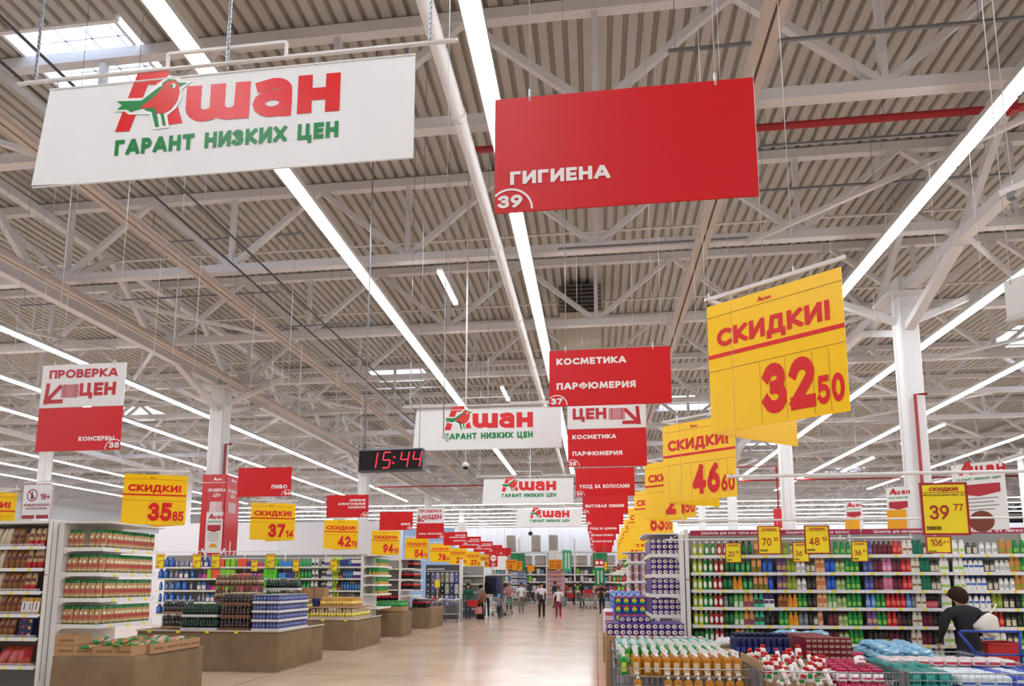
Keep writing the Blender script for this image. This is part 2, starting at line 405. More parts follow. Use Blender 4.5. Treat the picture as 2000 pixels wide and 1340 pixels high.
# girders along the column rows
COLX = [-26.1, -12.62, 7.18, 22.5]
for cx in COLX:
    g = MB().box(cx - .11, cx + .11, YB, YF, ZC - .34, ZC - .12).box(cx - .1, cx + .1, YB, YF, ZD - .42, ZD - .24)
    y = -3
    while y < YF - 4:
        g.bar((cx, y, ZC - .2), (cx, y + 2, ZD - .35), .14); g.bar((cx, y + 4, ZC - .2), (cx, y + 2, ZD - .35), .14); y += 4
    struct('roof_girder', g, TS)
# plan bracing and knee braces next to the columns
for cx, ys in ((-12.62, (20.4, 34.4)), (7.18, (15.5, 25.5, 35.5))):
    for cy in ys:
        kb = MB()
        for sx in (-1, 1): kb.bar((cx, cy, 7.6), (cx + sx * 2.2, cy, ZC - .1), .14, .14)
        for sy in (-1, 1): kb.bar((cx, cy, 7.4), (cx, cy + sy * 2.4, ZC - .3), .2, .16)
        kb.box(cx - .5, cx + .5, cy - .45, cy + .45, ZC - .42, ZC - .36)
        struct('knee_brace', kb, TS)
for k in range(0, 9):
    Y = 1 + 4 * k; pb = MB()
    for cx in (-18, -12.62, 7.18, 14.4):
        pb.bar((cx, Y, ZC - .1), (cx + 4.05 * (1 if k % 2 else -1), Y + 4, ZC - .1), .08)
    struct('plan_bracing', pb, TS)
# columns
CONC = M('E3E3E4', .6, noise=.04, scale=1.5)
def column(cx, cy, w=.44):
    struct('column', MB().cbox(cx - w / 2, cx + w / 2, cy - w / 2, cy + w / 2, 0, ZC + .1, .03), CONC)
for cy in (20.4, 34.4, 48.4): column(-12.62, cy, .5)
for cy in (15.5, 25.5, 35.5, 45.5): column(7.188, cy, .42)
for cy in (13, 21, 29, 37, 45): column(22.5, cy)
for cy in (17, 28, 39, 50): column(-26.1, cy)
for cx in COLX[1:3]:
    for cy in (61, 72): column(cx, cy)
# partition and coloured wall boards
struct('wall_partition', MB().box(-40, 42, 57.2, 57.4, 0, 6.45), M('E2E5EE', .55))
struct('wall_blue', MB().box(-13.5, -8.3, 38.0, 38.15, 0, 4.85), M('9CC0EA', .6))
struct('wall_screen', MB().box(-17.6, -7.45, 24.62, 24.72, 0, 4.05), M('EEEEF3', .4))
struct('wall_screen_far', MB().box(-40, -17.7, 27.6, 27.7, 0, 3.9), M('E9EAEE', .5))
struct('window_12', MB().box(XR - .06, XR, 68, 83.5, 6.8, 10.2), M('1A2640', .15))
# ---------------------------------------------------------------- light lines
TUBE = bpy.data.materials.new('lit_tube'); TUBE.use_nodes = True; nt = TUBE.node_tree; nt.nodes.clear()
o_ = nt.nodes.new('ShaderNodeOutputMaterial'); e_ = nt.nodes.new('ShaderNodeEmission'); e_.inputs[0].default_value = (.94, .965, 1, 1); e_.inputs[1].default_value = LIGHT
nt.links.new(e_.outputs[0], o_.inputs[0])
ZL = 8.0; SEG = 1.47
tubey = MB().box(-.10, .10, .025, SEG - .025, -.035, 0).mesh('lamp', TUBE)
tubex = MB().box(.025, SEG - .025, -.10, .10, -.035, 0).mesh('lamp', TUBE)
HOUS = M('C9C8C6', .5)
def yline(X, Y0, Y1, label):
    n = int((Y1 - Y0) / SEG)
    t = thing('light_line', label, 'ceiling light', (X, Y0, ZL), 0, 'light lines along the aisle')
    h = MB().box(-.12, .12, 0, n * SEG, .001, .09)
    k = 2.0
    while k < n * SEG: h.tube([(0, k, .09), (0, k, ZC - ZL - .1)], .006, 4); k += 4
    part('housing', h, HOUS, t)
    for i in range(n): put('lamp', tubey, t, (0, i * SEG, 0))
yl = [(-.747, 38.3, 'through the white shop banners'), (-.203, 39, 'over the red aisle signs near the middle'), (.865, 48, 'behind the nearest yellow sale sign on the right'),
      (1.397, 48, 'running right of the nearest yellow sale sign'), (1.967, 48, 'crossing behind the big right-hand column'), (2.93, 48, 'outer right, beyond the big column'),
      (3.42, 48, 'outermost on the right'), (-2.33, 51, 'left of the white column, innermost left of it'), (-2.888, 50, 'behind the price check sign, upper one'),
      (-3.41, 50, 'behind the price check sign, lower one'), (-4.44, 50, 'below the price check sign, far left'), (-4.98, 50, 'second lowest at the far left'), (-5.5, 50, 'lowest at the far left')]
for r, y1, s in yl: yline(r * 6.3, -6.2, y1, 'long white fluorescent light line ' + s)
for k in range(8):
    Y = 52.6 + 3.5 * k; n = 52
    t = thing('light_line', 'white cross light line at the far end of the hall, %s from the front' % ordn(k), 'ceiling light', (-38, Y, ZL), 0, 'cross light lines at the far end')
    h = MB().box(0, n * SEG, -.12, .12, .001, .09)
    for j in range(8): h.tube([(4 + j * 9, 0, .09), (4 + j * 9, 0, ZD - ZL - .005)], .006, 4)
    part('housing', h, HOUS, t)
    for i in range(n): put('lamp', tubex, t, (i * SEG, 0, 0))
# short single fittings between the lines
def fitting(px, py, Y, label, ln=1.5):
    p = P(px, py, Y)
    t = thing('batten_light', label, 'ceiling light', p, 0, 'short single light fittings')
    part('housing', MB().box(-.05, .05, 0, ln, .001, .05).tube([(0, ln / 2, .05), (0, ln / 2, ZD - p.z + .025)], .008, 5), HOUS, t)
    part('lamp', MB().box(-.045, .045, .02, ln - .02, -.04, 0), TUBE, t)
fitting(858, 528, 11.5, 'short white light fitting hanging alone left of the aisle 39 board')
fitting(980, 755, 19.5, 'short white light fitting hanging above the second white banner')
fitting(1112, 990, 60, 'tiny short light fitting far off between the fourth banner and red boards', 3)
fitting(1845, 828, 22, 'short white light fitting hanging right of the big right-hand column', 3)
fitting(1706, 893, 24.5, 'short white light fitting just left of the big right-hand column', 3)
# unlit trunking rails, cables, pipes
TAN = M('CABFB8', .5)
for r, s in ((.325, 'right of the aisle signs'), (-1.265, 'left, above the clock'), (-1.79, 'far left, above the price check sign')):
    X = r * 6.5
    solo('cable_trunking', MB().box(X - .13, X - .02, YB, 50, ZL + .1, ZL + .22).box(X + .02, X + .13, YB, 50, ZL + .1, ZL + .22).box(X - .1, X + .1, YB, 50, ZL + .2, ZL + .24), TAN,
         'long unlit tan trunking rail under the trusses ' + s, 'cable trunking', group='unlit trunking rails')
mb = MB().tube([(-1.82, YB, 8.2), (-1.82, 50, 8.2)], .1, 12)
for k in range(0, 14): mb.tube([(-1.82, 1 + 3.6 * k, 8.2), (-1.82, 1.12 + 3.6 * k, 8.2)], .115, 12)
solo('drain_pipe', mb, M('DAD8D8', .5), 'thick round white pipe running under the trusses beside the middle light line', 'pipe')
for X, s in ((-7.18, 'left'), (-6.6, 'right')):
    solo('cable_rod', MB().tube([(X, YB, 8.05), (X, 48, 8.05)], .02, 6), M('4A494B', .5), 'thin dark rod running under the trusses above the clock, %s one of two' % s, 'cable')
PIPEW = M('D8D2CC', .5)
for k in range(1, 12):
    Y = 3 + 4 * k
    pm = MB().tube([(XL, Y, 10.1), (XR, Y, 10.1)], .032, 6)
    for j in range(-8, 9): pm.tube([(j * 3.1 + .7, Y, 10.1), (j * 3.1 + .7, Y, 10.48)], .01, 4)
    struct('trim_%d' % k, pm, PIPEW)
RP = M('9E1B22', .4)
mb = MB().tube([(-1.9, 9.35, 8.42), (XR, 9.35, 8.42)], .055, 10)
for xx in (1.6, 6, 11): mb.box(xx - .04, xx + .04, 9.28, 9.42, 8.34, 8.8)
solo('fire_pipe', mb, RP, 'red sprinkler pipe running right from behind the big red hygiene board', 'pipe')
p = P(1787, 770, 15.2)
solo('fire_riser', MB().tube([(p.x + .25, 15.2, p.z), (p.x, 15.2, p.z), (p.x, 15.2, 0)], .035, 8), RP, 'red pipe with a hooked top on the big right-hand column', 'pipe')
solo('fire_riser', MB().tube([(-12.1, 20.3, 6.3), (-12.3, 20.3, 6.3), (-12.3, 20.3, 0)], .04, 8), RP, 'red pipe down the right side of the left white column', 'pipe')
solo('fire_riser', MB().tube([(4.8, 25.15, 6.0), (6.75, 25.15, 6.0), (6.75, 25.15, 0)], .035, 8), RP, 'red pipe down the slim white column beyond the shampoo shelves', 'pipe')
solo('fire_pipe', MB().tube([(-14, 40, 7.7), (26, 40, 7.7)], .05, 8), RP, 'red sprinkler pipe crossing the hall far off behind the clock', 'pipe')
# strut channels under the trusses
for px0, py0, px1, py1, Y, s in ((1305, 102, 2000, 32, 8.6, 'at the top right above the red pipe'), (1485, 283, 1900, 258, 11.2, 'right of the big red board, upper'), (1480, 376, 2000, 335, 12.2, 'right of the big red board, lower'),
        (290, 462, 592, 470, 13.6, 'left, near the white truss chord'), (40, 598, 540, 570, 15.0, 'left, below the white truss chord'), (1090, 485, 1460, 466, 12.4, 'under the big red board'), (500, 638, 735, 633, 16.2, 'left of the long middle light')):
    a, c = P(px0, py0, Y), P(px1, py1, Y); c.z = a.z = (a.z + c.z) / 2
    b_ = MB().box(0, c.x - a.x, -.02, .02, -.02, .02)
    for k in range(int((c.x - a.x) / 2) + 1): b_.tube([(k * 2 + .1, 0, .02), (k * 2 + .1, 0, ZD + .025 - a.z)], .006, 4)
    solo('strut_channel', b_, GALV, 'thin galvanised strut channel ' + s, 'strut channel', a, 0, 'galvanised strut channels')
# air handling box behind the boards
t = thing('air_unit', 'beige air unit with dark louvred top hanging above the boards', 'air unit', (-.35, 18.9, 8.35))
part('casing', MB().cbox(-.6, .6, -.6, .6, 0, 1.15, .02), M('CFC6B6', .6), t)
lv = MB().box(-.5, .5, -.5, .5, 1.15, 2.05)
for k in range(7): lv.box(-.62, .62, -.62, -.5, 1.2 + k * .12, 1.25 + k * .12)
part('louvre', lv, M('6F6A66', .5, .3), t)
# ================================================================ hanging signs
WIRE = M('C9C9C9', .4, .5)
TXRW = M('C01E2E', .45)
def wires(parent, xs, z0, top, r=.004, y=0, name='suspension_wire'):
    for x in xs:
        w = MB().tube([(x, y, z0 - .03), (x, y, z0 + .05)], .009, 6); w.tube([(x, y, z0), (x, y, top)], r, 4)
        part(name, w, WIRE, parent)
def onplane(px, py, loc, rz=0):
    n = Vector((math.sin(rz), -math.cos(rz), 0)); d = ray(px, py)
    p = CAM + d * ((Vector(loc) - CAM).dot(n) / d.dot(n)) - Vector(loc)
    return (p.x * math.cos(rz) + p.y * math.sin(rz), p.z)
def price_check(root, W, z0, H, mirror, short=False):
    part('check_board', MB().box(-W / 2, W / 2, -.006, .006, z0, z0 + H), WHITE, root)
    t = MB(); s = -1 if mirror else 1
    text(t, 'ПРОВЕРКА', 0, z0 + H * .68, H * .2, .22, width=W * .82, align='c', y=-.009)
    cx = -.03 * W if not mirror else -.42 * W
    text(t, 'ЦЕН', cx if not mirror else -.43 * W, z0 + H * .25, H * .3, .25, width=W * .43, y=-.009)
    bx = -.25 * W if not mirror else .03 * W
    rnd = random.Random(3); x = bx
    while x < bx + .2 * W:
        ww = rnd.choice((.004, .007, .011)) * W
        t.poly([(x, -.009, z0 + H * .22), (x + ww, -.009, z0 + H * .22), (x + ww, -.009, z0 + H * .53), (x, -.009, z0 + H * .53)]); x += ww + rnd.choice((.005, .008)) * W
    part('lettering', t, TXRW, root)
    a = MB(); ax = -.38 * W if not mirror else .36 * W; az = z0 + H * .14; q = .17 * W * (1 if not mirror else -1)
    for p0, p1 in (((ax - q * .3, az), (ax + q * .8, az)), ((ax - q * .28, az - .01), (ax - q * .2, az + abs(q) * 1.1)), ((ax - q * .25, az), (ax + q * .65, az + abs(q) * .95))):
        for pq in _stroke([p0, p1], .045 * W): a.poly([(x_, -.0095 - .0004 * len(a.f), z_) for x_, z_ in pq])
    part('arrow', a, TXRW, root)
def red_sign(xc, Y, zb, W, H, lines, num, right, label, check=False):
    t = thing('aisle_sign', label, 'aisle sign', (xc, Y, zb), 0, 'red aisle boards over the right-hand shelves' if right else 'red aisle boards over the left-hand shelves')
    part('board', MB().box(-W / 2, W / 2, -.006, .006, 0, H), RED, t)
    if lines:
        for s, z, size in lines:
            l = MB(); tw = layout(s, .25, .12)[1] * size * 1.12; text(l, s, (-W / 2 + .062 * W) if right else (W / 2 - .07 * W), z, size, .25, 1.12, 'l' if right else 'r', .12, y=-.009, width=min(tw, .85 * W))
            part('lettering', l, TXW, t)
    k = W / 1.4 if right else W / 1.15
    n = MB(); R = .125 * k; cx = (-W / 2 + .088 * k) if right else (W / 2 - .075 * k)
    e = math.degrees(math.acos(min(1, abs((-W / 2 if right else W / 2) - cx) / R)))
    ring(n, cx, .012, R - .012 * k, R, 0 if right else e, 180 - e if right else 180, -.009)
    text(n, str(num), cx, .022 * k, .075 * k, .24, 1.15, 'c', .08, y=-.009)
    part('number', n, TXW, t)
    top = H
    if check:
        price_check(t, W, H + .008, H, right); top = 2 * H + .008
    wires(t, (-.36 * W, .36 * W), top, ZD - zb + .05)
    return t
RSIGN = [(39, [('ГИГИЕНА', .165, .082)], 'biggest nearest red hygiene board, number 39'), (37, [('КОСМЕТИКА', .5, .082), ('ПАРФЮМЕРИЯ', .2, .082)], 'second red board on the right, cosmetics and perfume lettering, number 37'),
         (35, [('КОСМЕТИКА', .5, .078), ('ПАРФЮМЕРИЯ', .2, .078)], 'red cosmetics board number 35 under a white price panel with barcode and arrow'), (33, [('УХОД ЗА ВОЛОСАМИ', .19, .092)], 'red hair care board, number 33, fourth of the right row'),
         (31, [('БЫТОВАЯ ХИМИЯ', .19, .092)], 'red household chemicals board, number 31, fifth of the right row'), (29, [], 'red board with number 29 just behind board 31'), (27, [('УХОД ЗА ДОМОМ', .19, .092)], 'red home care board, number 27, seventh of the right row'),
         (25, [('ДЕТСКАЯ ГИГИЕНА', .19, .09)], 'red baby hygiene board, number 25, eighth of the right row'), (23, [('ДЕТСКОЕ ПИТАНИЕ', .19, .09)], 'red baby food board, number 23, ninth of the right row'),
         (21, [], 'small far red board with number 21'), (19, [], 'smallest farthest red board of the right row, number 19')]
RPX = [(966, 1482, 418, 382), (1073, 1312, 795, 787), (1109, 1264, 913, 909), (1125, 1240, 970, 968), (1138, 1227, 1004, 1003), (1144.5, 1218, 1026, 1025), (1148, 1210, 1043.5, 1043), (1151, 1203, 1055, 1055), (1153, 1199, 1066, 1066), (1153.5, 1196, 1073, 1073), (1157, 1195, 1079, 1079)]
for k, (num, ln, lab) in enumerate(RSIGN):
    Y = 3.5 + 4 * k; x0, x1, ya, yb = RPX[k]; p, q = P(x0, ya, Y), P(x1, yb, Y)
    red_sign((p.x + q.x) / 2, Y, (p.z + q.z) / 2, q.x - p.x, .715 if k == 0 else .68, ln, num, True, lab, num == 35)
LSIGN = [(38, [('КОНСЕРВЫ', .13, .062)], 'red canned food board 38 under a white price check panel, leftmost'), (36, [('ПИВО', .15, .075)], 'red beer board, number 36, above the 37.14 sale sign'),
         (34, [('КРЕПКИЕ', .40, .06), ('АЛКОГОЛЬНЫЕ', .31, .06), ('НАПИТКИ', .22, .06)], 'red strong spirits board with three text lines, number 34'), (32, [('ВИНО', .15, .07)], 'red wine board, number 32, above the 94.10 sale sign'),
         (30, [('СОКИ, ЛИМОНАДЫ', .15, .062)], 'red juices and lemonades board 30 under a small white price check panel'), (28, [('ЖЕНСКОЕ', .4, .06), ('НИЖНЕЕ БЕЛЬЕ', .31, .06), ('КОЛГОТКИ', .16, .06)], 'red women underwear and tights board, number 28'),
         (26, [('ЖЕНСКОЕ', .4, .06), ('НИЖНЕЕ БЕЛЬЕ', .31, .06), ('ЖЕНСКАЯ ОДЕЖДА', .14, .06)], 'red women underwear board, number 26, seventh of the left row'), (24, [('МУЖСКОЕ', .4, .06), ('НИЖНЕЕ БЕЛЬЕ', .31, .06), ('МУЖСКАЯ ОДЕЖДА', .14, .06)], 'red men underwear board, number 24, eighth of the left row'),
         (22, [], 'small far red board with number 22 of the left row'), (20, [], 'smallest farthest red board of the left row, number 20')]
LPX = [(69, 234, 882, 879), (463, 568, 971, 969), (637, 719, 1011, 1010), (741, 806, 1036, 1035), (813, 867, 1052, 1052), (866, 912.6, 1065, 1065), (897, 939, 1071, 1071), (925, 962, 1078, 1078), (946, 981, 1083, 1083), (964, 998, 1087, 1087)]
for k, (num, ln, lab) in enumerate(LSIGN):
    Y = 7.9 + 3.97 * k; x0, x1, ya, yb = LPX[k]; p, q = P(x0, ya, Y), P(x1, yb, Y)
    red_sign((p.x + q.x) / 2, Y, (p.z + q.z) / 2, q.x - p.x, .60 if k == 0 else .57, ln, num, False, lab, num in (38, 30))
# ---------------------------------------------------------------- white banners with the bird logo
BY = 4.0
_tl, _tr, _bl = P(103, 122, BY), P(813, 50, BY), P(96, 365, BY)
BW = (_tr - _tl).x; BH = .775; BZ = (P(88, 366, BY).z + P(812, 306, BY).z) / 2; BX = (_tl.x + _tr.x) / 2
def U(x, y): # crop pixels (twice the photo scale) -> banner plane
    return onplane(x / 2, y / 2, (BX, BY, BZ))
LOGO = {
 'red': [[(540, 284), (600, 280), (505, 514), (450, 516)], [(598, 280), (657, 275), (713, 481), (652, 489)], [(585, 281), (620, 278), (630, 335), (575, 330)]],
 'halo': [[(448, 388), (560, 384), (615, 330), (660, 298), (700, 300), (718, 318), (752, 318), (712, 352), (710, 385), (690, 425), (655, 452), (662, 500), (600, 508), (585, 448), (505, 450), (490, 438), (448, 438), (470, 414)]],
 'green': [[(458, 398), (555, 395), (610, 352), (628, 340), (650, 345), (640, 400), (555, 428), (512, 441), (500, 431), (458, 431), (478, 414)], [(590, 422), (610, 424), (624, 497), (608, 499)], [(628, 445), (641, 445), (650, 492), (638, 494)],
           [(630, 350), (638, 325), (660, 311), (685, 312), (700, 325), (735, 326), (704, 342), (680, 350), (650, 360)], [(560, 427), (612, 424), (608, 442), (575, 436)]],
 'body': [[(548, 424), (600, 385), (632, 352), (648, 326), (668, 316), (690, 320), (702, 335), (704, 362), (694, 398), (668, 432), (640, 446), (614, 446), (608, 425)]],
 'eye': [[(668, 336), (676, 328), (687, 330), (690, 340), (682, 348), (671, 346)]], 'pupil': [[(666, 340), (676, 330), (680, 340), (672, 349)]],
}
def flat(polys, y, fn=U):
    mb = MB()
    for q in polys: mb.poly([(fn(*p)[0], y, fn(*p)[1]) for p in q])
    return mb
def logo_parts(root, y0, only=None):
    r = flat(LOGO['red'], y0)
    for ch, xa, xb, ya, yb, h, w in (('ш_', 722, 972, 481, 467, 141, .32), ('а_', 985, 1137, 463, 459, 150, .27), ('н_', 1160, 1326, 446, 438, 148, .32)):
        a, b = U(xa, ya), U(xb, yb); t = MB(); size = U(xa, ya - h)[1] - a[1]
        text(t, ch, 0, 0, size, w, width=b[0] - a[0], y=0); sl = (b[1] - a[1]) / (b[0] - a[0])
        t.v = [(x + a[0], y0, z + a[1] + x * sl * .3) for x, y, z in t.v]
        n = len(r.v); r.v += t.v; r.f += [tuple(i + n for i in f) for f in t.f]; r.m += t.m; r.smooth += t.smooth
    part('logo_lettering', r, M('E0141C', .35), root)
    part('logo_bird', _bird(y0), [M('F2F3F2', .45), GRN, M('DC2A24', .35), M('F4F4F2', .5), GRN], root)
def _bird(y0):
    mb = MB()
    for i, (k, d) in enumerate((('halo', .002), ('green', .003), ('body', .004), ('eye', .005), ('pupil', .006))):
        mb.mi = i
        for q in LOGO[k]: mb.poly([(U(*p)[0], y0 - d, U(*p)[1]) for p in q])
    return mb
FAB = M('EEF0F1', .6, noise=.04, scale=2.5)
t = thing('hanging_banner', 'largest nearest white banner with a red bird logo and green slogan', 'banner', (BX, BY, BZ), 0, 'white shop banners down the main aisle')
mb = MB(); N = 40; mb.sm = True
def _fy(x, z): return - .06 * max(0, (-x - BW * .36)) * (1 - z / BH)
g = [[mb.pt((-BW / 2 + BW * i / N - (.05 * (1 - j / 8) if i == 0 else 0), _fy(-BW / 2 + BW * i / N, BH * j / 8), BH * j / 8)) for i in range(N + 1)] for j in range(9)]
for j in range(8):
    for i in range(N): mb.face((g[j][i], g[j][i + 1], g[j + 1][i + 1], g[j + 1][i]))
part('fabric', mb, FAB, t)
mb = MB().tube([(-BW / 2, 0, BH), (BW / 2, 0, BH)], .008, 6); part('top_hem', mb, M('E8EAEA', .5), t)
mb = MB().tube([(-BW / 2 - .06, 0, 0), (BW / 2, 0, 0)], .006, 6); part('bottom_hem', mb, M('E2E4E4', .5), t)
logo_parts(t, -.003)
a, b_ = U(447, 610), U(1321, 535); _h = U(447, 552)[1] - U(447, 610)[1] + .004; _tot = layout('ГАРАНТ НИЗКИХ ЦЕН', .27, .13)[1]; _k = (b_[0] - a[0]) / (_tot * _h)
for w_, pre in (('ГАРАНТ', ''), ('НИЗКИХ', 'ГАРАНТ '), ('ЦЕН', 'ГАРАНТ НИЗКИХ ')):
    mb = MB(); off = (layout(pre, .27, .13)[1] + .13) * _h * _k if pre else 0
    text(mb, w_, off, 0, _h, .27, xs=_k, y=0, gap=.13)
    mb.v = [(x + a[0], y - .003, z + a[1] + x * (b_[1] - a[1]) / (b_[0] - a[0]) * .6) for x, y, z in mb.v]
    part('slogan', mb, GRN, t)
rz = BH + .075
part('hanging_rod', MB().tube([(-BW / 2 - .27, 0, rz), (BW / 2 + .28, 0, rz)], .013, 8), STEEL, t)
fr = [(-BW / 2 - .27, .05, rz + .05), (-.5, .05, rz + .05), (-.5, .05, rz + .17), (.42, .05, rz + .17), (.42, .05, rz + .05), (BW / 2 + .29, .05, rz + .05)]
mb = MB()
for p, q in zip(fr, fr[1:]): mb.bar(p, q, .018, .022)
part('step_frame', mb, STEEL, t)
mb = MB()
for i in range(5):
    x = -BW / 2 + .05 + (BW - .1) * i / 4; mb.tube([(x, 0, BH - .01), (x + .01, 0, BH + .05), (x, 0, rz + .015)], .005, 5)
part('hook', mb, GALV, t)
for x in (-BW / 2 - .13, 0, BW / 2 + .1):
    c = MB(); z = rz
    while z < rz + .9: c.box(x - .011, x + .011, -.004, .004, z, z + .03); c.box(x - .004, x + .004, -.011, .011, z + .02, z + .05); z += .04
    c.tube([(x, 0, z), (x, 0, ZD - BZ + .088)], .005, 5)
    part('chain', c, GALV, t)
BAN = Proto(t); BAN.at((BX, BY, BZ))
for px, py0, Y, s in ((952.5, 877, 12.0, 'second white bird logo banner from the front, beside the clock'), (1032, 983.5, 20.0, 'third white bird logo banner from the front'), (1073, 1029, 28.0, 'fourth and smallest white bird logo banner, farthest along the aisle')):
    p = P(px, py0, Y); bc = BAN.at((p.x, Y, p.z), 0, s, 'white shop banners down the main aisle')
    for x in (-BW / 2 - .13, 0, BW / 2 + .1): part('suspension_wire', MB().tube([(x, 0, ZD - BZ), (x, 0, ZD - p.z + .06)], .006, 5), GALV, bc)
# ---------------------------------------------------------------- yellow V-shaped sale signs
SEAM = M('B98A00', .4)
def brand_small(mb, x, z, s, y):
    text(mb, 'А', x - 1.55 * s, z, 1.25 * s, .3, .9, y=y, slant=.15)
    for ch, dx in (('ш_', -.6), ('а_', .6), ('н_', 1.42)): text(mb, ch, x + dx * s, z, .8 * s, .3, .9, y=y)
def sale_panel(W, H, price, cents, plain=False):
    out = {}
    b = MB(); b.box(0, W, -.004, .004, 0, H); out['panel'] = (b, YEL)
    s = MB()
    for z in (H * .905, H * .475): s.box(0, W, -.0065, -.004, z - .003, z + .003)
    for k in range(4): x = W * (.4, .585, .775, .885)[k]; s.box(x - .0015, x + .0015, -.006, -.004, .02 * H, H * .46)
    out['seam'] = (s, SEAM)
    if not plain:
        l = MB(); text(l, 'СКИДКИ!', W * .075, H * .655, H * .14, .24, width=W * .84, y=-.008, gap=.1)
        l.box(0, W, -.0085, -.005, H * .575, H * .605); brand_small(l, W * .45, H * .925, H * .028, -.008)
        out['lettering'] = (l, TXR)
    d = MB(); text(d, price, W * .785, H * .07, H * .37, .25, width=W * .365, align='r', y=-.008, gap=.1)
    text(d, cents, W * .975, H * .075, H * .2, .22, width=W * .175, align='r', y=-.008, gap=.12)
    out['price'] = (d, TXR)
    return out
def sale_sign(apex, W, H, alpha, right, price, cents, label, group, front=True):
    t = thing('sale_sign', label, 'sale sign', apex, 0, group)
    c, s_ = math.cos(alpha), math.sin(alpha)
    for nm, sg in (('front', -1), ('back', 1)):
        if right: xf = Matrix.Rotation(sg * alpha, 4, 'Z')
        else: xf = Matrix.Rotation(-sg * alpha, 4, 'Z') @ Matrix.Translation((-W, 0, 0))
        pn = sale_panel(W, H, price, cents) if sg < 0 else {'panel': (MB().box(0, W, -.004, .004, 0, H), YEL)}
        par = None
        for k, (mb, mt) in pn.items():
            mb.v = [tuple(xf @ Vector(v)) for v in mb.v]
            o = part(k, mb, mt, t if par is None else par)
            if par is None: par = o
        r = MB().box(-.02, W + .04, -.012, .012, H + .055, H + .09)
        for x in (W * .2, W * .8): r.tube([(x, 0, H - .02), (x, 0, H + .06)], .004, 5)
        r.v = [tuple(xf @ Vector(v)) for v in r.v]; part('hanging_rail', r, STEEL, t)
    sx = 1 if right else -1
    wires(t, (sx * .02,), H + .09, ZD - apex[2] + .05)
    wires(t, (sx * W * c * .68,), H + .09, ZD - apex[2] + .05, y=-W * s_ * .68)
    wires(t, (sx * W * c * .68,), H + .09, ZD - apex[2] + .05, y=W * s_ * .68)
    return t
YR = [('32', '50'), ('46', '60'), ('21', '50'), ('63', '00'), ('20', '00'), ('40', '50'), ('35', '80'), ('28', '10'), ('19', '90')]
for k, (p, c) in enumerate(YR):
    Y = 6.1 + 4.1 * k + (0.2 if k == 1 else 0)
    z = [3.06, 2.93, 3.02, 2.98][min(k, 3)]
    lab = ('biggest nearest yellow sale sign priced 32.50', 'second yellow sale sign on the right, priced 46.60', 'third yellow sale sign on the right, priced 21.50', 'fourth yellow sale sign on the right, priced 63.00')[k] if k < 4 else '%s yellow sale sign from the front in the right-hand row' % ordn(k)
    sale_sign((1.08 + (.0 if k < 4 else .03 * (k - 3)), Y, z), 1.19, 1.22, math.radians(36), True, p, c, lab, 'yellow sale signs of the right row')
YLS = [('35', '85'), ('37', '14'), ('42', '70'), ('94', '10'), ('54', '70'), ('78', '90'), ('26', '08'), ('27', '00'), ('99', '00')]
for k, (p, c) in enumerate(YLS):
    Y = 10.15 + 4.02 * k
    sale_sign((-6.8, Y, 2.64), .95, .83, math.radians(22), False, p, c, 'yellow sale sign priced %s.%s hanging over the left-hand row' % (p, c), 'yellow sale signs of the left row')
p = P(27, 1030, 10.8); sale_sign((p.x, 10.8, 2.5), .95, .83, math.radians(22), False, '48', '00', 'yellow sale sign cut off at the left picture edge, above the pouch shelves', 'yellow sale signs of the left row')
for i, (x0, x1, y0, y1, Y) in enumerate(((983, 1010, 1093, 1112, 45), (1001, 1020, 1096, 1114, 47), (1071, 1085, 1093, 1112, 44), (1084, 1098, 1093, 1112, 44.6), (1030, 1044, 1104, 1116, 46))):
    a, b_ = P(x0, y0, Y), P(x1, y1, Y); W_, H_ = b_.x - a.x, a.z - b_.z
    t = thing('price_board', ('orange price board left of the pink shelves, left one of two', 'orange price board left of the pink shelves, right one of two', 'orange price board above the pink shelves, left one of two', 'orange price board above the pink shelves, right one of two', 'small plain yellow board between the orange price boards')[i], 'price board', (a.x, Y, b_.z), 0, 'far orange price boards')
    part('board', MB().box(0, W_, -.01, .01, 0, H_), M('F5A800', .4), t)
    if i < 4:
        l = MB(); text(l, ('28', '29', '27', '27')[i], W_ / 2, .1 * H_, .42 * H_, .2, .7, 'c', y=-.013); text(l, 'СКИДКИ', W_ / 2, .68 * H_, .16 * H_, .2, width=W_ * .8, align='c', y=-.013); part('lettering', l, TXR, t)
    wires(t, (.1 * W_, .9 * W_), H_, ZD - b_.z + .05, .006)
